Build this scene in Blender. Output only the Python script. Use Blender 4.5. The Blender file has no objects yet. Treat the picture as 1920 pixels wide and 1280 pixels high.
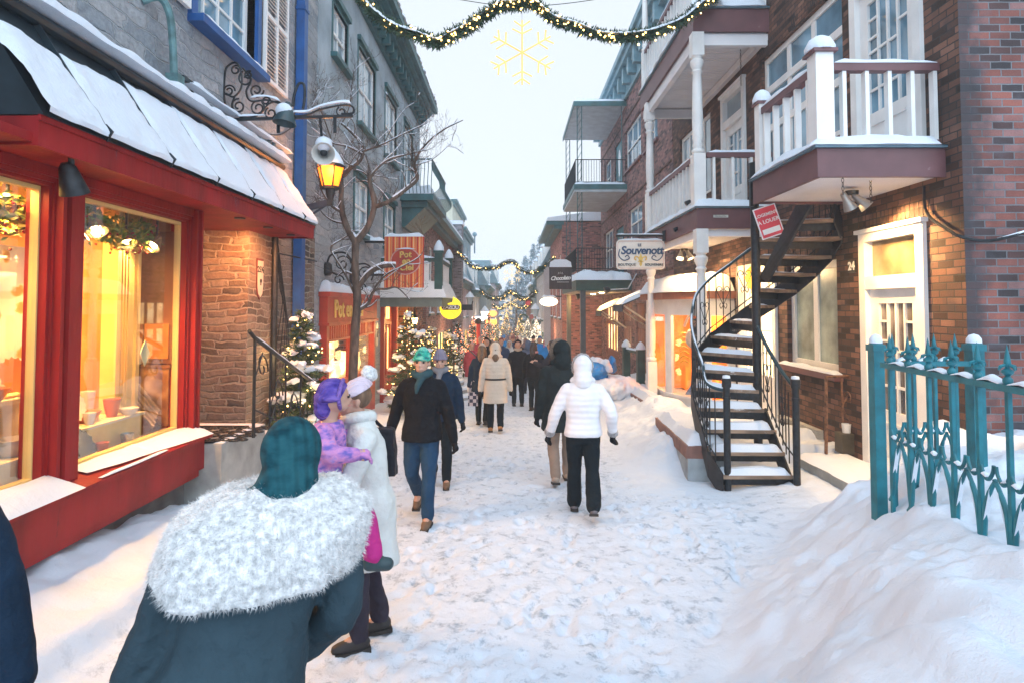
import bpy, bmesh, math, random
import numpy as np
from mathutils import Vector, Matrix, noise, Quaternion
V = Vector
R = math.radians
random.seed(7)
scene = bpy.context.scene
COL = scene.collection

# ------------------------------------------------------------------ camera
FPX, HOR, PITCH, CAMZ = 1120.0, 575.0, R(2.2), 1.94
PPY = HOR - FPX*math.tan(PITCH)
cd = bpy.data.cameras.new('camera'); cam = bpy.data.objects.new('camera', cd); COL.objects.link(cam)
cam.location = (0, 0, CAMZ); cam.rotation_euler = (R(90)+PITCH, 0, 0)
cd.sensor_width = 36; cd.lens = FPX/1920*36; cd.shift_y = (PPY-640)/1920
cd.clip_start = .05; cd.clip_end = 1000
scene.camera = cam
scene.render.resolution_x = 1024; scene.render.resolution_y = 682

# ------------------------------------------------------------------ world, sun, exposure
SUN_EL, SUN_AZ = R(40), R(172)
w = bpy.data.worlds.new('World'); scene.world = w; w.use_nodes = True
nt = w.node_tree; nt.nodes.clear()
out = nt.nodes.new('ShaderNodeOutputWorld'); bg = nt.nodes.new('ShaderNodeBackground')
sky = nt.nodes.new('ShaderNodeTexSky'); sky.sky_type = 'NISHITA'; sky.sun_disc = False
sky.sun_elevation = SUN_EL; sky.sun_rotation = SUN_AZ; sky.dust_density = 3; sky.air_density = 1.0
hs = nt.nodes.new('ShaderNodeHueSaturation'); hs.inputs['Saturation'].default_value = .5
mx = nt.nodes.new('ShaderNodeMix'); mx.data_type = 'RGBA'; mx.inputs['Factor'].default_value = .9
mx.inputs['B'].default_value = (4.25, 4.65, 5.1, 1)      # the overcast cloud layer
nt.links.new(sky.outputs[0], hs.inputs['Color']); nt.links.new(hs.outputs[0], mx.inputs['A'])
nt.links.new(mx.outputs['Result'], bg.inputs['Color']); bg.inputs['Strength'].default_value = .1
nt.links.new(bg.outputs[0], out.inputs[0])
sl = bpy.data.lights.new('sun', 'SUN'); sl.energy = 1.5; sl.angle = R(110); sl.color = (.60, .80, 1)
so = bpy.data.objects.new('sun', sl); COL.objects.link(so)
so.rotation_euler = (R(90)-SUN_EL, 0, R(180)-SUN_AZ)
vs = scene.view_settings; vs.view_transform = 'Standard'; vs.look = 'None'; vs.gamma = 1; vs.exposure = 1.15
scene.cycles.use_denoising = True
scene.cycles.max_bounces = 6; scene.cycles.diffuse_bounces = 3; scene.cycles.glossy_bounces = 3
scene.cycles.volume_bounces = 1; scene.cycles.transmission_bounces = 4; scene.cycles.transparent_max_bounces = 10
scene.cycles.sample_clamp_indirect = 4; scene.cycles.caustics_reflective = False; scene.cycles.caustics_refractive = False

# ------------------------------------------------------------------ helpers: measuring
def ray(px, py):
    v = PPY-py
    return V((px-960, FPX*math.cos(PITCH)-v*math.sin(PITCH), FPX*math.sin(PITCH)+v*math.cos(PITCH)))
def P(px, py, Y):                     # point at distance Y seen at a pixel of the 1920 px photograph
    r = ray(px, py); t = Y/r.y; return V((r.x*t, Y, CAMZ+r.z*t))
def PX(px, py, X):
    r = ray(px, py); t = X/r.x; return V((X, r.y*t, CAMZ+r.z*t))

class Frame:                          # a facade: o metres out of the wall, a metres along the street, z up
    def __init__(s, ox, oy, yaw, side): # side +1: street lies to the +x side
        s.o = V((ox, oy, 0)); s.u = V((math.sin(yaw), math.cos(yaw), 0))
        s.n = V((s.u.y, -s.u.x, 0))*side
    def __call__(s, o, a, z): return s.o+s.n*o+s.u*a+V((0, 0, z))
    def hit(s, px, py, o=0):          # (a, z) where the pixel's ray meets the plane o
        r = ray(px, py); c = V((0, 0, CAMZ)); q = s.o+s.n*o
        t = (q-c).dot(s.n)/r.dot(s.n); p = c+r*t
        return (p-s.o).dot(s.u), p.z

# ------------------------------------------------------------------ helpers: meshes
class Scaled:                         # a frame stretched to the measured size
    def __init__(s, F, ko, ka, kz): s.F = F; s.n = F.n; s.u = F.u; s.k = (ko, ka, kz)
    def __call__(s, o, a, z): return s.F(o+s.k[0], s.k[1][0]+(a-s.k[1][1])*s.k[1][2], s.k[2][0]+(z-s.k[2][1])*s.k[2][2])
class MB:
    def __init__(s): s.v = []; s.f = []
    def add(s, vs, fs):
        n = len(s.v); s.v += [V(p) for p in vs]; s.f += [tuple(i+n for i in f) for f in fs]; return s
    def merge(s, o): return s.add(o.v, o.f)
    def quad(s, a, b, c, d): return s.add([a, b, c, d], [(0, 1, 2, 3)])
    def hexa(s, p):                   # 8 corners: bottom 4 counterclockwise, top 4
        return s.add(p, [(3, 2, 1, 0), (4, 5, 6, 7), (0, 1, 5, 4), (1, 2, 6, 5), (2, 3, 7, 6), (3, 0, 4, 7)])
    def box(s, x0, x1, y0, y1, z0, z1, F=None):
        if x0 > x1: x0, x1 = x1, x0
        if y0 > y1: y0, y1 = y1, y0
        if z0 > z1: z0, z1 = z1, z0
        f = F or (lambda x, y, z: V((x, y, z)))
        return s.hexa([f(x0, y0, z0), f(x1, y0, z0), f(x1, y1, z0), f(x0, y1, z0),
                       f(x0, y0, z1), f(x1, y0, z1), f(x1, y1, z1), f(x0, y1, z1)])
    def bar(s, p, q, w, h=None, up=None):   # a rectangular bar between two points
        p, q = V(p), V(q); h = h or w; d = (q-p).normalized(); up = up or V((0, 0, 1))
        if abs(d.dot(up)) > .99: up = V((0, 1, 0))
        sx = d.cross(up).normalized(); uz = sx.cross(d).normalized()
        c = [sx*a*w/2+uz*b*h/2 for a, b in ((-1, -1), (1, -1), (1, 1), (-1, 1))]
        return s.hexa([p+c[0], p+c[1], q+c[1], q+c[0], p+c[3], p+c[2], q+c[2], q+c[3]])
    def tube(s, pts, r, n=8, cap=True, flat=1.0):
        pts = [V(p) for p in pts]; k = len(pts)
        rs = r if isinstance(r, (list, tuple)) else [r]*k
        t0 = (pts[1]-pts[0]).normalized(); up = V((0, 0, 1)) if abs(t0.z) < .9 else V((1, 0, 0))
        vs = []; nrm = (up-t0*up.dot(t0)).normalized()
        for i, p in enumerate(pts):
            t = ((pts[min(i+1, k-1)]-p).normalized()+(p-pts[max(i-1, 0)]).normalized())
            t = t.normalized() if t.length > 1e-6 else t0
            nrm = (nrm-t*nrm.dot(t)); nrm = nrm.normalized() if nrm.length > 1e-6 else up
            b = t.cross(nrm)
            for j in range(n):
                a = 2*math.pi*j/n; vs.append(p+(nrm*math.cos(a)*flat+b*math.sin(a))*rs[i])
        fs = []
        for i in range(k-1):
            for j in range(n):
                fs.append((i*n+j, i*n+(j+1) % n, (i+1)*n+(j+1) % n, (i+1)*n+j))
        if cap: fs.append(tuple(range(n-1, -1, -1))); fs.append(tuple((k-1)*n+j for j in range(n)))
        return s.add(vs, fs)
    def lathe(s, c, prof, n=16, sx=1, sy=1, M=None):   # prof: (radius, z)
        c = V(c); vs = []
        for r, z in prof:
            for j in range(n):
                a = 2*math.pi*j/n; q = V((r*math.cos(a)*sx, r*math.sin(a)*sy, z))
                vs.append(c+(M @ q if M else q))
        k = len(prof); fs = []
        for i in range(k-1):
            for j in range(n): fs.append((i*n+j, i*n+(j+1) % n, (i+1)*n+(j+1) % n, (i+1)*n+j))
        fs.append(tuple(range(n-1, -1, -1))); fs.append(tuple((k-1)*n+j for j in range(n)))
        return s.add(vs, fs)
    def ball(s, c, r, n=12, m=8, M=None):
        if not isinstance(r, (list, tuple)): r = (r, r, r)
        c = V(c); vs = []; fs = []
        for i in range(m+1):
            th = math.pi*i/m
            for j in range(n):
                a = 2*math.pi*j/n
                q = V((r[0]*math.sin(th)*math.cos(a), r[1]*math.sin(th)*math.sin(a), -r[2]*math.cos(th)))
                vs.append(c+(M @ q if M else q))
        for i in range(m):
            for j in range(n): fs.append((i*n+j, i*n+(j+1) % n, (i+1)*n+(j+1) % n, (i+1)*n+j))
        return s.add(vs, fs)
    def prism(s, poly, d):            # poly: list of 3D points (planar), d: thickness vector
        d = V(d); n = len(poly); a = [V(p) for p in poly]
        return s.add(a+[p+d for p in a], [tuple(range(n-1, -1, -1)), tuple(range(n, 2*n))]+[(i, (i+1) % n, n+(i+1) % n, n+i) for i in range(n)])
    def mesh(s, name, off=None):
        me = bpy.data.meshes.new(name); off = off or V((0, 0, 0))
        me.from_pydata([tuple(p-off) for p in s.v], [], s.f)
        return me

def finish(me, smooth, uv=True, recalc=True, angle=40):
    bm = bmesh.new(); bm.from_mesh(me)
    if recalc: bmesh.ops.remove_doubles(bm, verts=bm.verts, dist=1e-5)
    bmesh.ops.recalc_face_normals(bm, faces=bm.faces) if recalc else None
    if uv:
        L = bm.loops.layers.uv.new('UVMap')
        for f in bm.faces:
            n = f.normal
            if abs(n.z) > .75:
                for l in f.loops: l[L].uv = (l.vert.co.x, l.vert.co.y)
            else:
                t = V((-n.y, n.x, 0)).normalized() if (abs(n.x)+abs(n.y)) > 1e-6 else V((1, 0, 0))
                for l in f.loops: l[L].uv = (l.vert.co.dot(t), l.vert.co.z)
    for f in bm.faces: f.smooth = bool(smooth)
    if smooth and angle:
        ca = R(angle)
        for e in bm.edges:
            if len(e.link_faces) == 2 and e.calc_face_angle(0) > ca: e.smooth = False
    bm.to_mesh(me); bm.free()

def worldoff(o):
    off = V((0, 0, 0))
    while o: off = off+o.location; o = o.parent
    return off
def link(me, name, mat, parent=None, loc=None):
    o = bpy.data.objects.new(name, me); COL.objects.link(o)
    if mat is not None and not me.materials: me.materials.append(mat)
    if parent: o.parent = parent
    if loc is not None: o.location = loc
    return o
def part(parent, name, mb, mat, smooth=False, recalc=True, angle=40, label=None):
    me = mb.mesh(name, worldoff(parent)); finish(me, smooth, recalc=recalc, angle=angle)
    o = link(me, name, mat, parent)
    if label: o['label'] = label
    return o
def solo(name, mb, mat, label=None, cat=None, group=None, kind=None, base=None, smooth=False, recalc=True, angle=40):
    if base is None:
        xs = [p.x for p in mb.v]; ys = [p.y for p in mb.v]; base = V(((min(xs)+max(xs))/2, (min(ys)+max(ys))/2, min(p.z for p in mb.v)))
    base = V(base); me = mb.mesh(name, base); finish(me, smooth, recalc=recalc, angle=angle)
    o = link(me, name, mat, None, base); return tag(o, label, cat, group, kind)
def tag(o, label=None, cat=None, group=None, kind=None):
    for k, v in (('label', label), ('category', cat), ('group', group), ('kind', kind)):
        if v: o[k] = v
    return o
def thing(name, loc, label, cat, group=None, rz=0):
    o = bpy.data.objects.new(name, None); COL.objects.link(o); o.location = V(loc); o.rotation_euler = (0, 0, rz)
    o.empty_display_size = .1
    return tag(o, label, cat, group)
def dup(o, parent=None):
    c = o.copy(); COL.objects.link(c)
    if parent: c.parent = parent
    for ch in list(o.children): dup(ch, c)
    return c
TMP = bpy.data.scenes.new('modelling')
def remesh(mb, voxel, smooth_it=2, fac=.5, wr=0, wrs=8, seed=0):
    me = mb.mesh('tmp'); bm = bmesh.new(); bm.from_mesh(me)
    bmesh.ops.remove_doubles(bm, verts=bm.verts, dist=1e-6); bmesh.ops.recalc_face_normals(bm, faces=bm.faces); bm.to_mesh(me); bm.free()
    ob = bpy.data.objects.new('tmp', me); TMP.collection.objects.link(ob)
    m = ob.modifiers.new('r', 'REMESH'); m.mode = 'VOXEL'; m.voxel_size = voxel; m.use_smooth_shade = True
    if smooth_it:
        s = ob.modifiers.new('s', 'SMOOTH'); s.factor = fac; s.iterations = smooth_it
    TMP.view_layers[0].update(); dg = TMP.view_layers[0].depsgraph
    res = bpy.data.meshes.new_from_object(ob.evaluated_get(dg))
    bpy.data.objects.remove(ob); bpy.data.meshes.remove(me)
    if wr:
        res.update(); pr_ = [(v.co.copy(), v.normal.copy()) for v in res.vertices]; fl = []
        for c_, n_ in pr_:
            p = c_*wrs; q = V((p.x+seed, p.y, p.z*.8)); fl += list(c_+n_*(wr*(noise.noise(q)+.5*noise.noise(q*2.3))))
        res.vertices.foreach_set('co', fl)
    for p in res.polygons: p.use_smooth = True
    return res

# ------------------------------------------------------------------ helpers: materials
MATS = {}
class NT:
    def __init__(s, name):
        s.m = bpy.data.materials.new(name); s.m.use_nodes = True; s.t = s.m.node_tree; s.b = s.t.nodes['Principled BSDF']
    def n(s, ty, **kw):
        x = s.t.nodes.new('ShaderNode'+ty)
        for k, v in kw.items():
            if hasattr(x, k): setattr(x, k, v)
            else: x.inputs[k.replace('_', ' ')].default_value = v
        return x
    def l(s, a, b): s.t.links.new(a, b)
    def ramp(s, fac, stops):
        r = s.n('ValToRGB'); s.l(fac, r.inputs[0]); e = r.color_ramp.elements
        while len(e) < len(stops): e.new(.5)
        for i, (p, c) in enumerate(stops): e[i].position = p; e[i].color = (*c, 1) if len(c) == 3 else c
        return r.outputs['Color']
    def mix(s, f, a, b, bt='MIX'):
        x = s.n('Mix', data_type='RGBA', blend_type=bt)
        for k, val in (('Factor', f), ('A', a), ('B', b)):
            if isinstance(val, (int, float)): x.inputs[k].default_value = val
            elif isinstance(val, tuple): x.inputs[k].default_value = (*val, 1) if len(val) == 3 else val
            else: s.l(val, x.inputs[k])
        return x.outputs['Result']
    def bump(s, h, dist, strength=1):
        b = s.n('Bump'); b.inputs['Distance'].default_value = dist; b.inputs['Strength'].default_value = strength
        s.l(h, b.inputs['Height']); s.l(b.outputs[0], s.b.inputs['Normal']); return b
    def coord(s, kind='Object', scale=(1, 1, 1)):
        t = s.n('TexCoord'); m = s.n('Mapping'); m.inputs['Scale'].default_value = scale
        s.l(t.outputs[kind], m.inputs[0]); return m.outputs[0]
def mat(name, col, rough=.6, metal=0, ns=6, na=.15, bs=0, bd=.004, coat=0, spec=.5, stretch=(1, 1, 1), wear=None, sheen=0):
    if name in MATS: return MATS[name]
    q = NT(name); c = q.coord('Object', stretch)
    nz = q.n('TexNoise'); nz.inputs['Scale'].default_value = ns; nz.inputs['Detail'].default_value = 5; q.l(c, nz.inputs['Vector'])
    lo = tuple(max(0, x*(1-na*2)) for x in col); hi = tuple(min(1, x*(1+na*2)) for x in col)
    cc = q.ramp(nz.outputs['Fac'], [(.25, lo), (.75, hi)])
    if wear:
        n2 = q.n('TexNoise'); n2.inputs['Scale'].default_value = wear[1]; n2.inputs['Detail'].default_value = 8; n2.inputs['Roughness'].default_value = .7; q.l(c, n2.inputs['Vector'])
        f = q.ramp(n2.outputs['Fac'], [(wear[2], (0, 0, 0)), (wear[2]+.06, (1, 1, 1))])
        cc = q.mix(f, cc, wear[0])
    q.l(cc, q.b.inputs['Base Color'])
    q.b.inputs['Roughness'].default_value = rough; q.b.inputs['Metallic'].default_value = metal
    q.b.inputs['Specular IOR Level'].default_value = spec; q.b.inputs['Coat Weight'].default_value = coat
    if sheen: q.b.inputs['Sheen Weight'].default_value = sheen
    if bs:
        n3 = q.n('TexNoise'); n3.inputs['Scale'].default_value = bs; n3.inputs['Detail'].default_value = 6; q.l(c, n3.inputs['Vector'])
        q.bump(n3.outputs['Fac'], bd)
    MATS[name] = q.m; return q.m
def emit(name, col, st, sample=True):
    if name in MATS: return MATS[name]
    q = NT(name); q.b.inputs['Base Color'].default_value = (*col, 1); q.b.inputs['Emission Color'].default_value = (*col, 1)
    q.b.inputs['Emission Strength'].default_value = st; q.b.inputs['Roughness'].default_value = .5
    if not sample: q.m.cycles.emission_sampling = 'NONE'
    MATS[name] = q.m; return q.m
def brick(name, c1, c2, mortar, dark=.35, w=.215, h=.075, var=.5, soot=None, corner=None, pal=None):
    q = NT(name); c = q.coord('UV')
    nzc = q.n('TexNoise'); nzc.inputs['Scale'].default_value = 14; q.l(c, nzc.inputs['Vector'])
    vm = q.n('VectorMath', operation='MULTIPLY_ADD'); q.l(nzc.outputs['Color'], vm.inputs[0]); vm.inputs[1].default_value = (.008, .008, 0); q.l(c, vm.inputs[2])
    b = q.n('TexBrick'); q.l(vm.outputs[0], b.inputs['Vector']); b.inputs['Scale'].default_value = 1
    b.inputs['Brick Width'].default_value = w; b.inputs['Row Height'].default_value = h; b.inputs['Mortar Size'].default_value = .007; b.inputs['Mortar Smooth'].default_value = .3
    b.inputs['Bias'].default_value = -.1
    b.inputs['Color1'].default_value = (*c1, 1); b.inputs['Color2'].default_value = (*c2, 1); b.inputs['Mortar'].default_value = (*mortar, 1)
    b.inputs['Color1'].default_value = (0, 0, 0, 1); b.inputs['Color2'].default_value = (1, 1, 1, 1); b.inputs['Mortar'].default_value = (0, 0, 0, 1); b.inputs['Bias'].default_value = 0
    mean = [(x+y)/2 for x, y in zip(c1, c2)]; pal = pal or [tuple(x*.35 for x in c2), c2, mean, c1, tuple(min(1, x*1.25+.02) for x in c1)]
    tint = q.ramp(b.outputs['Color'], [(.06+.88*i/(len(pal)-1), k) for i, k in enumerate(pal)]); bcol = q.mix(b.outputs['Fac'], tint, mortar)
    n1 = q.n('TexNoise'); n1.inputs['Scale'].default_value = 1.3; n1.inputs['Detail'].default_value = 5; q.l(c, n1.inputs['Vector'])
    n2 = q.n('TexNoise'); n2.inputs['Scale'].default_value = 60; n2.inputs['Detail'].default_value = 4; q.l(c, n2.inputs['Vector'])
    col = q.mix(q.ramp(n1.outputs['Fac'], [(.38, (0, 0, 0)), (.62, (1, 1, 1))]), q.mix(1, bcol, (dark, dark, dark), 'MULTIPLY'), bcol)
    col = q.mix(var*.6, col, q.ramp(n2.outputs['Fac'], [(.3, (.45, .45, .45)), (.7, (1.0, 1.0, 1.0))]), 'MULTIPLY')
    if soot:
        n3 = q.n('TexNoise'); n3.inputs['Scale'].default_value = 3; n3.inputs['Detail'].default_value = 7; q.l(c, n3.inputs['Vector'])
        col = q.mix(q.ramp(n3.outputs['Fac'], [(.55, (0, 0, 0)), (.7, (.6, .6, .6))]), col, soot)
    if corner:                         # old soot where rain runs down the corner of the house
        sx_ = q.n('SeparateXYZ'); q.l(c, sx_.inputs[0]); n5 = q.n('TexNoise'); n5.inputs['Scale'].default_value = 5; n5.inputs['Detail'].default_value = 6; q.l(c, n5.inputs['Vector'])
        a5 = q.n('Math', operation='MULTIPLY_ADD'); q.l(n5.outputs['Fac'], a5.inputs[0]); a5.inputs[1].default_value = .5; q.l(sx_.outputs[0], a5.inputs[2])
        col = q.mix(q.ramp(a5.outputs[0], [(.34, (.85, .85, .85)), (.52, (0, 0, 0))]), col, corner)
    q.l(col, q.b.inputs['Base Color']); q.b.inputs['Roughness'].default_value = .85
    ad = q.n('Math', operation='MULTIPLY_ADD'); q.l(n2.outputs['Fac'], ad.inputs[0]); ad.inputs[1].default_value = .35
    inv = q.n('Math', operation='SUBTRACT'); inv.inputs[0].default_value = 1; q.l(b.outputs['Fac'], inv.inputs[1]); q.l(inv.outputs[0], ad.inputs[2])
    q.bump(ad.outputs[0], .009)
    MATS[name] = q.m; return q.m
def rubble(name, cols, mortar, w=.34, h=.12, warp=.055, bd=.03, mort=.014):   # roughly coursed rubble: courses of uneven stones with wide lime joints
    q = NT(name); c = q.coord('UV')
    def warped(amp, sc, vec, vert):
        nz = q.n('TexNoise'); nz.inputs['Scale'].default_value = sc; nz.inputs['Detail'].default_value = 2; q.l(vec, nz.inputs['Vector'])
        sb = q.n('VectorMath', operation='SUBTRACT'); q.l(nz.outputs['Color'], sb.inputs[0]); sb.inputs[1].default_value = (.5, .5, .5)
        vm = q.n('VectorMath', operation='MULTIPLY_ADD'); q.l(sb.outputs[0], vm.inputs[0]); vm.inputs[1].default_value = (amp*2.2, amp*vert, 0); q.l(vec, vm.inputs[2]); return vm.outputs[0]
    v = warped(warp*2.6, 2.1, c, 1.3); v = warped(warp, 9, v, .8); v = warped(warp*.3, 32, v, 1)
    b = q.n('TexBrick'); q.l(v, b.inputs['Vector']); b.inputs['Scale'].default_value = 1; b.inputs['Brick Width'].default_value = w; b.inputs['Row Height'].default_value = h; b.inputs['Mortar Size'].default_value = mort; b.inputs['Mortar Smooth'].default_value = .6
    b.offset = .37; b.offset_frequency = 2; b.squash = 1.6; b.squash_frequency = 3; b.inputs['Bias'].default_value = 0
    b.inputs['Color1'].default_value = (0, 0, 0, 1); b.inputs['Color2'].default_value = (1, 1, 1, 1); b.inputs['Mortar'].default_value = (0, 0, 0, 1)
    base = q.ramp(b.outputs['Color'], [(i/(len(cols)-1)*.88+.06, k) for i, k in enumerate(cols)])
    n2 = q.n('TexNoise'); n2.inputs['Scale'].default_value = 16; n2.inputs['Detail'].default_value = 9; n2.inputs['Roughness'].default_value = .7; q.l(c, n2.inputs['Vector'])
    base = q.mix(.8, base, q.ramp(n2.outputs['Fac'], [(.32, (.42, .42, .44)), (.62, (1.0, 1.0, 1.0))]), 'MULTIPLY')
    n4 = q.n('TexNoise'); n4.inputs['Scale'].default_value = 1.1; n4.inputs['Detail'].default_value = 5; q.l(c, n4.inputs['Vector'])
    big = q.ramp(n4.outputs['Fac'], [(.4, (0, 0, 0)), (.62, (1, 1, 1))])
    col = q.mix(b.outputs['Fac'], base, q.mix(big, mortar, tuple(x*.62 for x in mortar)))
    col = q.mix(q.mix(1, big, (.45, .45, .45), 'MULTIPLY'), col, mortar)          # places where the old lime wash still covers the stones
    q.l(col, q.b.inputs['Base Color']); q.b.inputs['Roughness'].default_value = .9
    inv = q.n('Math', operation='SUBTRACT'); inv.inputs[0].default_value = 1; q.l(b.outputs['Fac'], inv.inputs[1])
    ad = q.n('Math', operation='MULTIPLY_ADD'); q.l(n2.outputs['Fac'], ad.inputs[0]); ad.inputs[1].default_value = 1.1; q.l(inv.outputs[0], ad.inputs[2])
    sp = q.n('Math', operation='MULTIPLY_ADD'); q.l(b.outputs['Color'], sp.inputs[0]); sp.inputs[1].default_value = .5; q.l(ad.outputs[0], sp.inputs[2])
    q.bump(sp.outputs[0], bd); MATS[name] = q.m; return q.m
def glass(name, tint=(1, 1, 1), refl=.6):
    q = NT(name); q.t.nodes.remove(q.b); o = q.t.nodes['Material Output']
    tr = q.n('BsdfTransparent'); tr.inputs[0].default_value = (*tint, 1)
    gl = q.n('BsdfGlossy'); gl.inputs['Roughness'].default_value = .02
    fr = q.n('Fresnel'); fr.inputs['IOR'].default_value = 1.5
    mm = q.n('Math', operation='MULTIPLY'); q.l(fr.outputs[0], mm.inputs[0]); mm.inputs[1].default_value = refl
    mx = q.n('MixShader'); q.l(mm.outputs[0], mx.inputs[0]); q.l(tr.outputs[0], mx.inputs[1]); q.l(gl.outputs[0], mx.inputs[2]); q.l(mx.outputs[0], o.inputs[0])
    MATS[name] = q.m; return q.m

def snowmat(name, bd=.012, bs=14, col=(.70, .755, .83), tramp=0):
    q = NT(name); c = q.coord('Object')
    a = q.n('TexNoise'); a.inputs['Scale'].default_value = bs; a.inputs['Detail'].default_value = 8; a.inputs['Roughness'].default_value = .6; q.l(c, a.inputs['Vector'])
    b = q.n('TexNoise'); b.inputs['Scale'].default_value = 140; b.inputs['Detail'].default_value = 2; q.l(c, b.inputs['Vector'])
    ad = q.n('Math', operation='MULTIPLY_ADD'); q.l(b.outputs['Fac'], ad.inputs[0]); ad.inputs[1].default_value = .12; q.l(a.outputs['Fac'], ad.inputs[2])
    q.bump(ad.outputs[0], bd)
    if tramp:                          # trodden snow: grit and small icy scuffs, thinned out where nobody walks
        k = q.n('TexNoise'); k.inputs['Scale'].default_value = 7; k.inputs['Detail'].default_value = 10; k.inputs['Roughness'].default_value = .78; q.l(c, k.inputs['Vector'])
        f = q.ramp(k.outputs['Fac'], [(.525, (0, 0, 0)), (.64, (.9, .9, .9))])
        at = q.n('Attribute'); at.attribute_name = 'tread'
        ff = q.mix(1, f, at.outputs['Color'], 'MULTIPLY')
        k2 = q.n('TexNoise'); k2.inputs['Scale'].default_value = .8; k2.inputs['Detail'].default_value = 3; q.l(c, k2.inputs['Vector'])
        bc = q.mix(k2.outputs['Fac'], col, (col[0]*.93, col[1]*.95, col[2]*.98))
        q.l(q.mix(ff, bc, (.27, .34, .42)), q.b.inputs['Base Color'])
    else: q.b.inputs['Base Color'].default_value = (*col, 1)
    q.b.inputs['Roughness'].default_value = .65; q.b.inputs['Specular IOR Level'].default_value = .3
    q.b.inputs['Subsurface Weight'].default_value = 0
    MATS[name] = q.m; return q.m
def stripes(name, cols, period, rough=.5):
    q = NT(name); c = q.coord('UV'); sp = q.n('SeparateXYZ'); q.l(c, sp.inputs[0])
    m1 = q.n('Math', operation='DIVIDE'); q.l(sp.outputs[0], m1.inputs[0]); m1.inputs[1].default_value = period
    m2 = q.n('Math', operation='FRACT'); q.l(m1.outputs[0], m2.inputs[0])
    r = q.n('ValToRGB'); r.color_ramp.interpolation = 'CONSTANT'; e = r.color_ramp.elements
    while len(e) < len(cols): e.new(.5)
    for i, (p, k) in enumerate(cols): e[i].position = p; e[i].color = (*k, 1)
    q.l(m2.outputs[0], r.inputs[0]); q.l(r.outputs[0], q.b.inputs['Base Color']); q.b.inputs['Roughness'].default_value = rough
    MATS[name] = q.m; return q.m

SNOW = snowmat('snow'); SNOWG = snowmat('snow_trodden', .02, 9, (.66, .715, .79), 1)
WHITE = mat('white_paint', (.80, .79, .78), .45, ns=3, na=.04, bs=40, bd=.001, wear=((.42, .38, .34), 5, .66))
MAROON = mat('maroon_paint', (.145, .062, .066), .5, ns=3, na=.12, bs=30, bd=.001, wear=((.42, .36, .40), 3.2, .69))
RED = mat('red_paint', (.26, .012, .014), .5, ns=4, na=.2, bs=30, bd=.003, spec=.3, stretch=(1, 1, .25), wear=((.10, .02, .02), 7, .64))
RED2 = mat('bright_red_paint', (.42, .05, .03), .45, ns=4, na=.12)
TEAL = mat('teal_paint', (.006, .15, .19), .45, ns=8, na=.2, bs=60, bd=.001, wear=((.05, .06, .06), 22, .70))
DTEAL = mat('dark_teal_paint', (.035, .115, .125), .5, ns=3, na=.2)
BLUE = mat('blue_paint', (.012, .085, .28), .45, ns=5, na=.12)
IRON = mat('black_iron', (.018, .022, .026), .45, metal=.3, ns=20, na=.3, bs=80, bd=.001)
SLATE = mat('dark_roof_metal', (.02, .035, .045), .4, metal=.2, ns=4, na=.3)
DGREEN = mat('dark_green_paint', (.02, .07, .062), .5, ns=5, na=.2)
DARKGLASS = mat('window_glass_dark', (.05, .09, .115), .06, ns=1.2, na=.45, spec=.8)
PALEGLASS = mat('window_glass_curtained', (.30, .40, .47), .09, ns=1.0, na=.25, spec=.8)
BLUEGLASS = mat('window_glass_bluish', (.13, .25, .34), .06, ns=1.1, na=.4, spec=.8)
CLEAR = glass('clear_glass', refl=.28)
WOOD = mat('worn_wood', (.25, .17, .115), .8, ns=9, na=.35, bs=30, bd=.002, stretch=(.3, 1, 1), wear=((.6, .6, .62), 6, .60))
CONC = mat('concrete', (.36, .36, .34), .9, ns=5, na=.15, bs=40, bd=.003)
GOLD = mat('gold_paint', (.72, .50, .14), .35, metal=.4, ns=20, na=.1)

# ------------------------------------------------------------------ helpers: snow, windows, text
def snow_tube(pts, w, h, seed=0, mb=None, n=7):   # a long drift lying on a rail or ledge; w half width
    mb = mb or MB(); pts = [V(p) for p in pts]; q = []
    for i in range(len(pts)-1):
        k = max(1, int((pts[i+1]-pts[i]).length/.06)); q += [pts[i].lerp(pts[i+1], j/k) for j in range(k)]
    q.append(pts[-1]); vs = []; N = len(q)
    for i, p in enumerate(q):
        t = (q[min(i+1, N-1)]-q[max(i-1, 0)]); t.z = 0; t = t.normalized() if t.length > 1e-6 else V((0, 1, 0)); b = V((t.y, -t.x, 0))
        e = min(1, (min(i, N-1-i)+.35)/2.2); k = (.8+.5*noise.noise(p*4+V((seed, 0, 0))))*e; k2 = (.92+.16*noise.noise(p*5+V((0, seed, 3))))
        for j in range(n):
            a = math.pi*j/(n-1); vs.append(p+b*math.cos(a)*w*k2+V((0, 0, 1))*math.sin(a)**.8*h*max(k, .15))
    fs = []
    for i in range(N-1):
        for j in range(n-1): fs.append((i*n+j, i*n+j+1, (i+1)*n+j+1, (i+1)*n+j))
        fs.append((i*n+n-1, i*n, (i+1)*n, (i+1)*n+n-1))
    fs.append(tuple(range(n))); fs.append(tuple((N-1)*n+j for j in range(n-1, -1, -1)))
    mb.add(vs, fs); return mb
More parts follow.
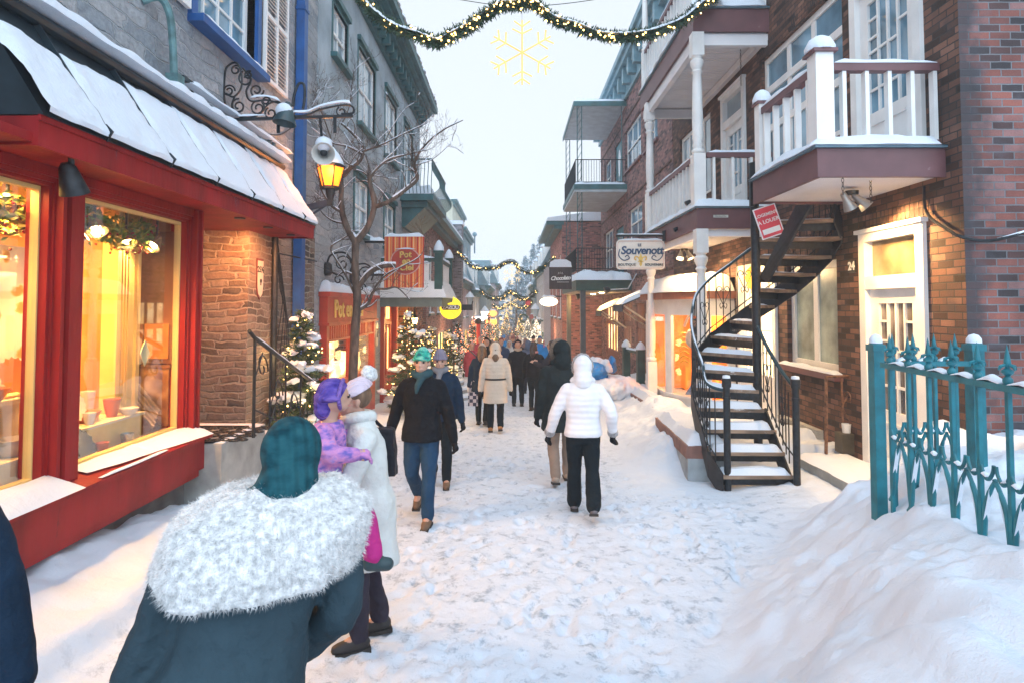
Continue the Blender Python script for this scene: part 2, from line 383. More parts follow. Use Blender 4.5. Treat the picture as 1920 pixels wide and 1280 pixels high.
def snow_sheet(c, thick, seed=0, mb=None, step=.09, rough=.3, edge=.12, over=.02):   # c: 4 corners
    mb = mb or MB(); a, b, cc, d = [V(p) for p in c]
    nu = max(4, int((b-a).length/step)); nv = max(4, int((d-a).length/step)); nu = min(nu, 70); nv = min(nv, 90)
    lu = (b-a).length; lv = (d-a).length; top = []; bot = []
    for i in range(nu+1):
        for j in range(nv+1):
            u, v = i/nu, j/nv; p = a.lerp(b, u).lerp(d.lerp(cc, u), v)
            de = min(u*lu, (1-u)*lu, v*lv, (1-v)*lv); e = min(1, de/edge); e = math.sqrt(max(0, 1-(1-e)**2))
            n_ = noise.noise(p*2.2+V((seed, seed, 0)))+.4*noise.noise(p*7+V((seed, 0, 0)))
            mid = a.lerp(cc, .5); ov = (p-mid); ov.z = 0; ov = ov.normalized()*over if ov.length > 1e-4 else V((0, 0, 0))
            w_ = V((0, 0, -.004)) if de < 1e-6 else V((0, 0, 0))
            top.append(p+V((0, 0, thick*(e*(1+rough*n_))))+(ov*(1+2*n_) if de < edge*.5 else V((0, 0, 0)))+w_)
    m = nv+1; fs = [(i*m+j, (i+1)*m+j, (i+1)*m+j+1, i*m+j+1) for i in range(nu) for j in range(nv)]
    ring = [i*m for i in range(nu+1)]+[nu*m+j for j in range(1, nv+1)]+[i*m+nv for i in range(nu-1, -1, -1)]+[j for j in range(nv-1, 0, -1)]
    fs.append(tuple(reversed(ring))); mb.add(top, fs); return mb
def wall(mb, F, o, a0, a1, z0, z1, holes=(), depth=.2):
    A = sorted({a0, a1, *[max(a0, min(a1, h[0])) for h in holes], *[max(a0, min(a1, h[1])) for h in holes]})
    Z = sorted({z0, z1, *[max(z0, min(z1, h[2])) for h in holes], *[max(z0, min(z1, h[3])) for h in holes]})
    for i in range(len(A)-1):
        for j in range(len(Z)-1):
            ca, cz = (A[i]+A[i+1])/2, (Z[j]+Z[j+1])/2
            if any(h[0] < ca < h[1] and h[2] < cz < h[3] for h in holes): continue
            mb.quad(F(o, A[i], Z[j]), F(o, A[i+1], Z[j]), F(o, A[i+1], Z[j+1]), F(o, A[i], Z[j+1]))
    for h in holes:
        x0, x1, y0, y1 = h[:4]
        for p, q in (((x0, y0), (x1, y0)), ((x1, y0), (x1, y1)), ((x1, y1), (x0, y1)), ((x0, y1), (x0, y0))):
            mb.quad(F(o, *p), F(o, *q), F(o-depth, *q), F(o-depth, *p))
    return mb
def block(mb, F, o, a0, a1, z0, z1, back, lid=True):    # the sides, the back and the top behind a front wall
    mb.quad(F(o, a0, z0), F(-back, a0, z0), F(-back, a0, z1), F(o, a0, z1))
    mb.quad(F(o, a1, z0), F(-back, a1, z0), F(-back, a1, z1), F(o, a1, z1))
    mb.quad(F(-back, a0, z0), F(-back, a1, z0), F(-back, a1, z1), F(-back, a0, z1))
    if lid: mb.quad(F(o, a0, z1), F(o, a1, z1), F(-back, a1, z1), F(-back, a0, z1))
def window(parent, F, h, fm, gm, o=0, inset=.1, nx=2, nz=3, fw=.07, mw=.03, sill=None, casing=None, sash=False, snow=True, name='window', so=.1, rail=None, cw=.1):
    a0, a1, z0, z1 = h[:4]; oo = o-inset
    m = MB()
    m.box(oo-.04, oo+.02, a0, a0+fw, z0, z1, F); m.box(oo-.04, oo+.02, a1-fw, a1, z0, z1, F)
    m.box(oo-.04, oo+.02, a0+fw, a1-fw, z0, z0+fw, F); m.box(oo-.04, oo+.02, a0+fw, a1-fw, z1-fw, z1, F)
    for i in range(1, nx):
        a = a0+fw+(a1-a0-2*fw)*i/nx; m.box(oo-.025, oo+.012, a-mw/2, a+mw/2, z0+fw, z1-fw, F)
    for j in range(1, nz):
        z = z0+fw+(z1-z0-2*fw)*j/nz; m.box(oo-.022, oo+.009, a0+fw, a1-fw, z-mw/2, z+mw/2, F)
    if sash:
        z = (z0+z1)/2; m.box(oo-.03, oo+.025, a0+fw, a1-fw, z-.03, z+.03, F)
    fr = part(parent, name, m, fm)
    g = MB(); g.box(oo-.035, oo-.012, a0+fw*.8, a1-fw*.8, z0+fw*.8, z1-fw*.8, F); part(fr, 'pane', g, gm)
    if casing:
        c = MB(); k = cw
        c.box(o-inset, o+.035, a0-k, a0, z0-.02, z1+k, F); c.box(o-inset, o+.035, a1, a1+k, z0-.02, z1+k, F); c.box(o-inset, o+.045, a0-k-.03, a1+k+.03, z1+k, z1+k+.05, F); c.box(o-inset, o+.033, a0, a1, z1, z1+k, F)
        part(fr, 'casing', c, casing)
    if sill:
        s = MB(); s.box(o-inset, o+so, a0-.12, a1+.12, z0-.09, z0-.005, F); part(fr, 'sill', s, sill)
        if snow:
            t = snow_tube([F(o+so*.45, a0-.1, z0-.004), F(o+so*.45, a1+.1, z0-.004)], so*.6, .07, a0); part(fr, 'snow', t, SNOW, True)
    return fr
def text_mb(s, size, origin, right, up, depth=.006, bold=0, shear=0, align='CENTER', space=1):
    cu = bpy.data.curves.new('t', 'FONT'); cu.body = s; cu.size = size; cu.extrude = depth/2; cu.offset = bold; cu.shear = shear; cu.align_x = align; cu.align_y = 'CENTER'; cu.space_character = space
    cu.resolution_u = 3
    ob = bpy.data.objects.new('t', cu); COL.objects.link(ob); dg = bpy.context.evaluated_depsgraph_get()
    me = bpy.data.meshes.new_from_object(ob.evaluated_get(dg)); right = V(right).normalized(); up = V(up).normalized(); nn = right.cross(up); o = V(origin)
    mb = MB(); mb.add([o+right*v.co.x+up*v.co.y+nn*v.co.z for v in me.vertices], [tuple(p.vertices) for p in me.polygons])
    bpy.data.objects.remove(ob); bpy.data.curves.remove(cu); bpy.data.meshes.remove(me); return mb
def spiral(c, r0, r1, t0, t1, ax, ay, n=18):      # flat spiral in the plane ax, ay
    return [V(c)+V(ax)*(r0+(r1-r0)*i/n)*math.cos(t0+(t1-t0)*i/n)+V(ay)*(r0+(r1-r0)*i/n)*math.sin(t0+(t1-t0)*i/n) for i in range(n+1)]
def bez(p, n=10):                     # Catmull-Rom through points
    p = [V(q) for q in p]; r = []
    for i in range(len(p)-1):
        a, b, c, d = p[max(i-1, 0)], p[i], p[i+1], p[min(i+2, len(p)-1)]
        for j in range(n):
            t = j/n; r.append(.5*((2*b)+(c-a)*t+(2*a-5*b+4*c-d)*t*t+(3*b-3*c+d-a)*t**3))
    r.append(p[-1]); return r
def lamp(loc, kind, energy, col, size=.1, rot=None, spot=None, name='lamp_light', parent=None):
    l = bpy.data.lights.new(name, kind); l.energy = energy*.44; l.color = col
    if kind == 'AREA': l.size = size
    else: l.shadow_soft_size = size
    if spot: l.spot_size = R(spot); l.spot_blend = .6
    o = bpy.data.objects.new(name, l); COL.objects.link(o); o.location = loc
    if rot is not None: o.rotation_euler = V(rot).to_track_quat('-Z', 'Y').to_euler() if len(rot) == 3 else rot
    if parent: o.parent = parent; o.location = V(loc)-worldoff(parent)
    return o
WARM = (1.0, .58, .22)
# ------------------------------------------------------------------ frames of the two facades
L = Frame(-3.41, 0, 0, 1)
Rt = Frame(4.6, 0, 0, -1)
def sst(a, b, x): t = np.clip((x-a)/(b-a), 0, 1); return t*t*(3-2*t)
rng = np.random.default_rng(3)
_g = rng.random((64, 64))
def vnoise(x, y):
    xi = np.floor(x).astype(int); yi = np.floor(y).astype(int); fx = x-xi; fy = y-yi; fx = fx*fx*(3-2*fx); fy = fy*fy*(3-2*fy)
    a = _g[xi % 64, yi % 64]; b = _g[(xi+1) % 64, yi % 64]; c = _g[xi % 64, (yi+1) % 64]; d = _g[(xi+1) % 64, (yi+1) % 64]
    return (a*(1-fx)+b*fx)*(1-fy)+(c*(1-fx)+d*fx)*fy-.5
def fbm(x, y, o=4):
    s = 0; k = 1
    for i in range(o): s = s+vnoise(x*2**i+17*i, y*2**i+5*i)*k; k *= .5
    return s
def ground_h(x, y, fine=True):
    x = np.asarray(x, float); y = np.asarray(y, float)
    h = -.042*np.minimum(y, 42)-.02*np.clip(y-42, 0, 20)+.012*np.clip(y-75, 0, 60)
    dist = (x-.97)*.836-(y-3.2)*.548
    lump = fbm(x*1.6, y*1.6, 4)
    mound = dist+.16*lump
    hm = .95*sst(-.2, 1.3, mound)+.08*np.clip(mound-1.3, 0, 2)
    hm = np.where(y > 6.3, hm*(1-sst(6.3, 7.2, y)), hm)
    ch = np.abs(fbm(x*3.1+9, y*3.1, 3)); hm = hm+sst(-.1, .5, mound)*(lump*.12+(.16-ch)*.11+fbm(x*8, y*8, 3)*.035+fbm(x*21, y*21, 2)*.012)
    near_wall = sst(2.6, 3.3, x)*sst(5.6, 6.6, y)*(1-sst(8.2, 8.6, y))*.10
    h = h+np.maximum(hm, near_wall*(1+lump))
    # heaped snow in front of the stairs and along the right-hand kerb
    edge = 2.25+.055*np.clip(y-8, 0, 12)
    bank = sst(-.75, .25, x-edge)*sst(7.9, 9.0, y)*(1-sst(21, 23, y))
    h = h+bank*(.30+.28*fbm(x*1.3, y*1.3, 3)+.08*fbm(x*5, y*5, 3))
    terr = sst(.1, .4, x-edge)*sst(8.3, 8.5, y)*(1-sst(22, 23, y)); h = h+terr*(.40+.07*lump-np.minimum(.4, bank*.3))
    # left pavement, a kerb's height above the street, with ploughed snow against the shop
    lx = x+3.41
    side = 1-sst(.85, 1.0, lx+.05*lump)
    h = h+side*np.where(y < 30, .13, .1)
    lb = (1-sst(.1, 1.3, lx+.3*lump))*(1-sst(5.6, 6.6, y)); h = h+lb*(.16+.12*lump+.05*fbm(x*5+3, y*5, 3))
    h = h+(1-sst(.9, 1.4, lx))*(1-sst(5, 6.5, y))*.06
    if fine:
        t = tread(x, y)
        h = h+t*(fbm(x*6, y*6, 3)*.018+fbm(x*17, y*17, 2)*.009)+(1-t)*fbm(x*4, y*4, 4)*.03
    return h
def tread(x, y):
    lx = x+3.41; edge = np.where(y < 7.2, .97+(y-3.2)*.66, 1.7+.055*np.clip(y-8, 0, 60))
    return sst(.75, 1.25, lx)*(1-sst(-.45, .1, x-edge))
def gz(x, y): return float(ground_h(np.array([x]), np.array([y]), False)[0])
xs = np.concatenate([np.linspace(-90, -8, 14), np.linspace(-7.5, -3.6, 14), np.arange(-3.5, 5.6, .032), np.linspace(5.8, 9, 12), np.linspace(10, 90, 14)])
ys = np.concatenate([np.linspace(-30, .2, 14), np.arange(.5, 2.4, .15), np.arange(2.4, 9.5, .032), np.arange(9.55, 14, .06), np.arange(14.1, 24, .14), np.arange(24.4, 60, .6), np.linspace(61, 260, 50)])
X, Y = np.meshgrid(xs, ys, indexing='ij'); H = ground_h(X, Y)
# footprints: a heel and a sole pressed into the snow, walked up and down the street
for k in range(1100):
    fy = 2.9+rng.random()**1.4*12; fx = rng.uniform(-2.1, 2.4); d = rng.choice([0, math.pi])+rng.normal(0, .35)
    if tread(np.array([fx]), np.array([fy]))[0] < .6 and rng.random() < .85: continue
    i0, i1 = np.searchsorted(xs, [fx-.25, fx+.25]); j0, j1 = np.searchsorted(ys, [fy-.25, fy+.25])
    xx = X[i0:i1, j0:j1]-fx; yy = Y[i0:i1, j0:j1]-fy; a = xx*math.cos(d)+yy*math.sin(d); b = -xx*math.sin(d)+yy*math.cos(d)
    dep = rng.uniform(.006, .024)
    q = np.minimum(((a)/.052)**2+((b-.055)/.10)**2, (a/.040)**2+((b+.11)/.05)**2); m = 1-sst(.55, 1.15, q); rim = np.exp(-((q-1.5)/.5)**2)
    H[i0:i1, j0:j1] += -dep*m+dep*.35*rim
nx_, ny_ = len(xs), len(ys)
idx = np.arange(nx_*ny_).reshape(nx_, ny_)
co = np.stack([X, Y, H], -1).reshape(-1, 3)
f = np.stack([idx[:-1, :-1], idx[1:, :-1], idx[1:, 1:], idx[:-1, 1:]], -1).reshape(-1, 4)
me = bpy.data.meshes.new('snowy_street'); me.vertices.add(len(co)); me.vertices.foreach_set('co', co.ravel().astype(np.float32))
me.loops.add(f.size); me.loops.foreach_set('vertex_index', f.ravel().astype(np.int32)); me.polygons.add(len(f))
me.polygons.foreach_set('loop_start', (np.arange(len(f))*4).astype(np.int32)); me.polygons.foreach_set('loop_total', np.full(len(f), 4, np.int32))
me.update(calc_edges=True); me.polygons.foreach_set('use_smooth', np.ones(len(f), bool))
at = me.attributes.new('tread', 'FLOAT_COLOR', 'POINT'); tr_ = tread(X, Y).reshape(-1); c4 = np.stack([tr_, tr_, tr_, np.ones_like(tr_)], -1)
at.data.foreach_set('color', c4.ravel().astype(np.float32))
g = link(me, 'street_ground', SNOWG); g['kind'] = 'structure'
# ================================================================== LEFT SIDE
STONE = rubble('rubble_stone', [(.24, .28, .32), (.38, .43, .48), (.47, .48, .50), (.31, .35, .39), (.55, .55, .56)], (.47, .50, .53), .42, .15, .05, .035, .012)
STONE2 = rubble('split_stone', [(.09, .07, .06), (.22, .15, .11), (.30, .20, .15), (.17, .12, .10), (.34, .27, .22)], (.40, .34, .28), .26, .095, .04, .03, .016)
STUCCO = mat('grey_stucco', (.34, .41, .46), .9, ns=1.6, na=.16, bs=30, bd=.006)
DARKSTONE = mat('dark_base_stone', (.11, .105, .10), .85, ns=4, na=.3, bs=14, bd=.01)
YEL = mat('cream_yellow_paint', (.72, .52, .20), .5, ns=3, na=.05)
H_BW = (6.28, 7.78, 5.03, 6.9)
# ---- the stone house (upper walls, doorway return)
t = thing('stone_house', L(0, 7.71, 0), 'old grey rubble stone house above the red shop with a blue framed window', 'house')
m = MB(); wall(m, L, 0, -.5, 10.3, 3.12, 9.6, [H_BW], .25); block(m, L, 0, -.5, 10.3, 3.12, 9.6, 6)
part(t, 'upper_wall', m, STONE)
m = MB(); wall(m, L, 0, 7.71, 10.3, -.6, 3.12); m.quad(L(-2.2, 7.71, -.6), L(0, 7.71, -.6), L(0, 7.71, 3.12), L(-2.2, 7.71, 3.12)); m.quad(L(-2.2, 10.3, -.6), L(0, 10.3, -.6), L(0, 10.3, 3.12), L(-2.2, 10.3, 3.12))
part(t, 'corner_wall', m, STONE2)
f = window(t, L, H_BW, WHITE, BLUEGLASS, inset=.12, nx=4, nz=4, mw=.035, casing=None, sill=BLUE, so=.17)
c = MB(); a0, a1, z0, z1 = H_BW; c.box(-.1, .05, a0-.12, a0, z0, z1, L); c.box(-.1, .05, a1, a1+.10, z0, z1, L); part(f, 'casing', c, BLUE)
for s0, s1 in ((7.97, 8.78), (5.32, 6.10)):
    m = MB(); zb, zt = 5.03, 6.9; am = (s0+s1)/2
    for a in (s0, am-.02, s1-.045): m.box(.03, .075, a, a+.045, zb, zt, L)
    for z in (zb, 5.92, zt-.05): m.box(.03, .0745, s0+.045, s1-.045, z, z+.055, L)
    z = zb+.09
    while z < zt-.08:
        if abs(z-5.94) > .06:
            for x0, x1 in ((s0+.045, am-.02), (am+.025, s1-.045)):
                m.add([L(.035, x0, z+.03), L(.035, x1, z+.03), L(.068, x1, z), L(.068, x0, z), L(.042, x0, z+.036), L(.042, x1, z+.036), L(.075, x1, z+.006), L(.075, x0, z+.006)],
                      [(0, 1, 2, 3), (7, 6, 5, 4), (0, 4, 5, 1), (1, 5, 6, 2), (2, 6, 7, 3), (3, 7, 4, 0)])
        z += .055
    part(t, 'shutter', m, WHITE)
# hooks and vents on the wall
m = MB(); m.tube(bez([L(.0, 5.40, 4.75), L(.12, 5.47, 4.82), L(.17, 5.55, 4.70), L(.16, 5.63, 4.45), L(.15, 5.68, 4.15)], 6), .035, 8)
m.box(.10, .22, 5.62, 5.74, 4.02, 4.17, L); part(t, 'bent_pipe', m, mat('green_copper', (.10, .20, .21), .6, ns=9, na=.3), True)
for a, z in ((7.95, 4.2), (8.25, 4.1)):
    m = MB(); m.tube(bez([L(.0, a, z-.6), L(.1, a, z-.2), L(.14, a+.06, z), L(.14, a+.16, z), L(.12, a+.18, z-.3), L(.1, a+.18, z-.5)], 6), .03, 8); part(t, 'bent_pipe', m, mat('grey_blue_metal', (.13, .19, .22), .55, ns=9, na=.3), True)
# ---- blue drainpipe and black cable pipe
m = MB(); m.box(.03, .16, 9.2, 9.36, -.3, 9.6, L)
for z in (1.6, 3.3, 5.0, 6.6): m.box(.02, .175, 9.185, 9.375, z, z+.05, L)
solo('drainpipe', m, BLUE, 'tall square blue drainpipe running down the stone house beside the white shutter', 'drainpipe')
m = MB(); m.tube([L(.05, 8.45, -.3), L(.05, 8.45, 2.92)], .045, 8); solo('drainpipe', m, IRON, 'black pipe on the stone corner right of the oval house number plaque', 'pipe', smooth=True)
m = MB()
for k in range(5): m.tube(bez([L(.04, 8.47+.02*k, 2.9), L(.07, 8.6+.07*k, 2.2-.1*k), L(.05, 8.75+.06*k, 2.0-.13*k), L(.05, 8.55+.12*k, 1.4-.2*k)], 6), .006, 5)
m.tube([L(.06, 8.45, 2.7), L(.2, 9.8, 2.68)], .012, 5)
m.tube(bez([L(.02, 6.0, 4.3), L(.03, 6.7, 4.1), L(.03, 7.4, 4.2), L(.02, 8.5, 4.4), L(.03, 9.1, 4.7)], 8), .009, 5)
solo('electric_cable', m, IRON, 'loose black cables hanging on the stone wall beside the blue drainpipe', 'cable', smooth=True)
# ---- house number plaque
a, z = L.hit(488, 523, .02); t = thing('house_number', L(.02, a, z-.28), 'cream shield shaped house number plaque reading 25½ on the stone corner', 'sign')
def shield(s, o0, o1):
    pts = [(-.085*s, .24*s), (.085*s, .24*s), (.085*s, -.10*s), (.06*s, -.2*s), (0, -.25*s), (-.06*s, -.2*s), (-.085*s, -.10*s)]
    return MB().prism([L(o0, a+x, z+y) for x, y in pts], L.n*(o1-o0))
part(t, 'plate', shield(1.12, .004, .02), mat('oxblood', (.16, .03, .03), .5)); part(t, 'face', shield(1.0, .0205, .026), mat('cream_enamel', (.72, .66, .52), .35, na=.03))
BLK = mat('black_lettering', (.012, .012, .014), .5, na=.1)
part(t, 'lettering', text_mb('25½', .11, L(.028, a, z+.12), L.u, (0, 0, 1), .004, .003), BLK)
m = MB(); m.ball(L(.03, a, z-.03), (.012, .025, .03), 8, 5); m.box(.026, .034, a-.006, a+.006, z-.09, z-.03, L); part(t, 'leaf_mark', m, BLK)

# ---- RED SHOP
LS = Scaled(L, .09, (4.2, 3.8, 1.09), (.70, 1.0, 1.137))
SO = .07; zsof = 2.955
t = shop = thing('red_shop', LS(0, 4.5, 0), 'red gift shop with large lit display windows under a snow covered canopy roof', 'shop')
m = MB(); m.box(-.3, SO-.03, 1.5, 5.5, -.1, .66, LS); part(t, 'stone_base', m, DARKSTONE)
m = MB(); m.box(-.3, SO+.13, 1.4, 5.56, .66, .93, LS); m.box(-.2, SO+.10, 1.4, 5.52, .60, .66, LS); part(t, 'apron', m, RED)
m = MB(); m.hexa([LS(-.02, 1.4, .93), LS(SO+.19, 1.4, .93), LS(SO+.19, 5.60, .93), LS(-.02, 5.60, .93), LS(-.02, 1.4, 1.03), LS(SO+.19, 1.4, .955), LS(SO+.19, 5.60, .955), LS(-.02, 5.60, 1.03)]); sill_ = part(t, 'sill', m, RED)
m = MB(); s_ = snow_sheet([LS(.0, 4.1, 1.035), LS(SO+.075, 4.1, 1.004), LS(SO+.13, 4.75, .984), LS(.0, 4.75, 1.035)], .022, 3, rough=1.4, over=.015, step=.05); s_.merge(snow_sheet([LS(.0, 4.7, 1.035), LS(SO+.12, 4.7, .986), LS(SO+.20, 5.58, .960), LS(.0, 5.58, 1.035)], .04, 8, rough=1.0, step=.05)); snow_tube([LS(SO+.165, 4.1, .968), LS(SO+.17, 4.5, .966), LS(SO+.16, 4.9, .968)], .02, .018, 4, s_); m.merge(s_); m.merge(snow_sheet([LS(.0, 1.4, 1.035), LS(SO+.20, 1.4, .960), LS(SO+.20, 3.9, .960), LS(.0, 3.9, 1.035)], .05, 5, rough=.6))
part(sill_, 'snow', m, SNOW, True)
# posts with mouldings
def shop_post(a0, a1):
    m = MB(); m.box(-.12, SO+.05, a0, a1, .95, zsof-.002, LS); m.box(-.1, SO+.085, a0+.04, a1-.04, 1.0, zsof-.006, LS)
    m.box(-.06, SO+.065, a0-.012, a0+.02, .96, zsof-.01, LS); m.box(-.06, SO+.065, a1-.02, a1+.012, .96, zsof-.01, LS); part(t, 'post', m, RED)
shop_post(3.83, 4.0); shop_post(5.48, 5.57)
def shop_window(a0, a1):
    m = MB(); z0, z1 = 1.0, 2.88
    for i, o_ in ((-.03, .05), (0, .03), (.022, .01)):
        m.box(-.1, SO+o_-.02, a0+i, a0+i+.026, z0, z1+.02, LS); m.box(-.1, SO+o_-.02, a1-i-.026, a1-i, z0, z1+.02, LS)
        m.box(-.1, SO+o_-.021, a0+i, a1-i, z1-i-.02, z1-i+.025, LS)
    m.box(-.1, SO+.03, a0, a1, z1+.02, zsof-.004, LS)
    fr = part(t, 'window', m, RED)
    m = MB(); k = .035; m.box(-.06, .0, a0+k, a0+k+.02, z0, z1-.05, LS); m.box(-.06, .0, a1-k-.025, a1-k, z0, z1-.05, LS); m.box(-.06, -.001, a0+k, a1-k, z1-.07, z1-.045, LS); m.box(-.06, .001, a0+k, a1-k, z0-.02, z0+.05, LS)
    part(fr, 'inner_frame', m, YEL)
    m = MB(); m.box(-.025, -.02, a0+.03, a1-.03, z0, z1-.03, LS); part(fr, 'pane', m, CLEAR)
shop_window(4.02, 5.47); shop_window(1.5, 3.83)
m = MB(); m.box(-.12, SO+.02, 1.4, 5.55, 2.90, zsof-.001, LS)
part(t, 'head_moulding', m, RED)
# soffit, fascia, mansard roof with seams and snow
fa0, fa1, fo = 3.185, 7.745, .47
m = MB(); m.box(-2.2, fo-.012, 1.2, fa1-.012, zsof, zsof+.05, LS); part(t, 'soffit', m, RED)
m = MB(); m.box(fo-.012, fo+.02, fa0, fa1, zsof-.02, zsof+.14, LS); m.box(0, fo-.012, fa1-.03, fa1, zsof-.015, zsof+.138, LS); m.box(0, fo-.012, fa0, fa0+.03, zsof-.016, zsof+.138, LS)
m.box(fo+.02, fo+.035, fa0-.005, fa1+.005, zsof+.115, zsof+.145, LS); part(t, 'fascia', m, RED)
zt, ot = 3.81, .02; zb = zsof+.145; ob = fo+.05
m = MB(); m.add([LS(0, fa0, zb), LS(ob, fa0, zb), LS(ob, fa1+.02, zb), LS(0, fa1+.02, zb), LS(0, fa0, zt), LS(ot, fa0, zt), LS(ot, fa1-.12, zt), LS(0, fa1-.12, zt)],
      [(3, 2, 1, 0), (4, 5, 6, 7), (0, 1, 5, 4), (1, 2, 6, 5), (2, 3, 7, 6), (3, 0, 4, 7)])
seams = [3.68, 4.387, 5.066, 5.78, 6.525, 7.23]
dsl = (LS(ot, 0, zt)-LS(ob, 0, zb)); nsl = V((LS.n*dsl.z-V((0, 0, 1))*dsl.dot(LS.n))).normalized()
for a in seams:
    p = LS(ob, a, zb); q = LS(ot, a-.05, zt); m.bar(p+nsl*.02, q+nsl*.02, .013, .05, nsl)
    m.prism([p+nsl*.0-dsl.normalized()*.02, p+nsl*.075+dsl.normalized()*.02, p+nsl*.06+dsl.normalized()*.09, p+nsl*.0+dsl.normalized()*.11], (0, .012, 0))
m.box(0, ot+.045, fa0-.02, fa1-.10, zt-.03, zt+.05, LS); m.tube([LS(ot+.05, fa0, zt+.01), LS(ot+.05, fa1-.1, zt+.01)], .045, 8)
roof = part(t, 'canopy_roof', m, SLATE)
m = MB(); ed = [fa0]+seams+[fa1-.02]
for i in range(len(ed)-1):
    a0, a1 = ed[i]+.004, ed[i+1]-.002; nu, nv = 14, 30; vs = []; cov = [.74, .78, .88, .92, .95, .97, 1][i]
    for v in range(nv+1):
        for u in range(nu+1):
            uu, vv = u/nu, v/nv; a = a0+(a1-a0)*uu; top = (cov+.05*noise.noise(V((a*7, i, 1.5)))+.02*noise.noise(V((a*30, i, 2)))); s = vv*min(1, top)
            p = LS(ob, a, zb).lerp(LS(ot, a-.05*1, zt), s); e = min(uu, 1-uu)*(a1-a0)/.05; e = min(1, e); lowpart = max(0, min(1, (.52+.12*noise.noise(V((a, 3, 1)))-s)/.25)); e = e+(1-e)*lowpart; e2 = min(1, vv/.05+.3)*min(1, (1-vv)/.12)
            vs.append(p+nsl*(.004+.058*math.sqrt(e*max(0, e2))*(1+.30*noise.noise(p*5)+.15*noise.noise(p*17))))
    fs = [(v*(nu+1)+u, v*(nu+1)+u+1, (v+1)*(nu+1)+u+1, (v+1)*(nu+1)+u) for v in range(nv) for u in range(nu)]; m.add(vs, fs)
sn = part(roof, 'snow', m, SNOW, True, recalc=False)
m = snow_tube([LS(.09, fa0-.1, zt+.055), LS(.10, 5.2, zt+.055), LS(.10, fa1-.15, zt+.055)], .14, .13, 4, n=9); m.merge(snow_tube([LS(.04, 5.4, zt+.26), LS(.05, fa1+.2, zt+.25)], .06, .07, 9)); part(roof, 'snow', m, SNOW, True)
m = MB(); m.box(0, .07, 5.3, fa1+.25, zt+.26, zt+.295, LS); part(roof, 'flashing', m, SLATE)
for a, ln in ((3.9, .12), (5.9, .14), (5.95, .09), (6.6, .05)): pass
m = MB()
for a, ln in ((3.82, .07), (5.50, .12), (5.53, .16), (5.57, .09), (5.15, .05), (6.2, .06)): m.tube([LS(fo+.03, a, zsof+.12), LS(fo+.03, a, zsof+.12-ln)], [.006, .001], 6)
part(roof, 'icicles', m, glass('ice', (.9, .95, 1), 1), True)
# recessed lights in the soffit: real lamps
for a in (6.0, 6.7, 7.4):
    m = MB(); m.lathe(LS(.30, a, zsof-.012), [(.055, 0), (.06, .012)], 16); d = part(t, 'downlight', m, IRON)
# ---- shop room
ROOM = mat('shop_wood_panelling', (.42, .24, .09), .6, ns=2, na=.2, stretch=(4, 4, .4))
m = MB(); bk = -2.6
m.quad(LS(bk, 1.4, .4), LS(bk, 5.5, .4), LS(bk, 5.5, zsof), LS(bk, 1.4, zsof)); m.quad(LS(bk, 5.5, .4), LS(-.12, 5.5, .4), LS(-.12, 5.5, zsof), LS(bk, 5.5, zsof)); m.quad(LS(bk, 1.4, .4), LS(-.12, 1.4, .4), LS(-.12, 1.4, zsof), LS(bk, 1.4, zsof))
z = .55
while z < 3: m.box(bk, bk+.02, 1.4, 5.5, z, z+.02, LS); z += .16
part(t, 'room_walls', m, ROOM)
m = MB(); m.quad(LS(bk, 1.4, .7), LS(-.12, 1.4, .7), LS(-.12, 5.5, .7), LS(bk, 5.5, .7)); part(t, 'room_floor', m, mat('shop_floor', (.3, .2, .11), .5))
m = MB(); m.box(bk, -.12, 1.4, 5.5, zsof-.05, zsof-.005, LS); part(t, 'room_ceiling', m, YEL)
m = MB(); m.box(-.50, -.37, 5.05, 5.33, .72, 2.90, LS); m.box(-.375, -.34, 5.03, 5.08, .72, 2.90, LS); m.box(-.375, -.34, 5.30, 5.35, .72, 2.90, LS)
for a in (5.12, 5.16, 5.20): m.box(-.37, -.355, a, a+.02, .8, 2.9, LS)
part(t, 'column', m, YEL)
# display furniture (each thing apart)
t2 = thing('display_cabinet', LS(-.4, 5.42, 1.6), 'dark wooden wall cabinet with orange drawers at the right end of the red shop window', 'cabinet')
CAB = mat('brown_cabinet', (.20, .10, .045), .45, ns=4, na=.25, stretch=(1, 1, .2))
m = MB(); m.box(-.62, -.06, 5.40, 5.47, 1.60, 1.98, LS); m.box(-.62, -.06, 5.42, 5.47, 1.98, 2.75, LS); part(t2, 'carcass', m, CAB)
m = MB()
for o_ in (-.58, -.32): m.box(o_, o_+.24, 5.385, 5.40, 1.64, 1.94, LS)
part(t2, 'drawer_front', m, mat('orange_drawer', (.5, .2, .05), .4))
t2 = thing('painted_screen', LS(-.72, 5.2, .95), 'framed brown landscape picture leaning at the right end of the red shop window', 'picture')
pm = NT('landscape_picture'); c = pm.coord('Object'); n1 = pm.n('TexNoise'); n1.inputs['Scale'].default_value = 5; pm.l(c, n1.inputs['Vector']); pm.l(pm.ramp(n1.outputs['Fac'], [(.35, (.10, .05, .02)), (.5, (.30, .15, .05)), (.65, (.5, .30, .12))]), pm.b.inputs['Base Color'])
m = MB(); m.box(-.58, -.08, 5.40, 5.43, 1.06, 1.56, LS); part(t2, 'canvas', m, pm.m); m = MB(); m.box(-.60, -.06, 5.39, 5.44, 1.56, 1.59, LS); m.box(-.60, -.58, 5.39, 5.44, 1.06, 1.56, LS); part(t2, 'frame', m, CAB)
t2 = thing('display_table', LS(-.7, 4.6, .72), 'low yellow cloth covered display table inside the right pane of the red shop', 'table')
TC = mat('pale_table_cloth', (.68, .58, .38), .8, ns=5, na=.06)
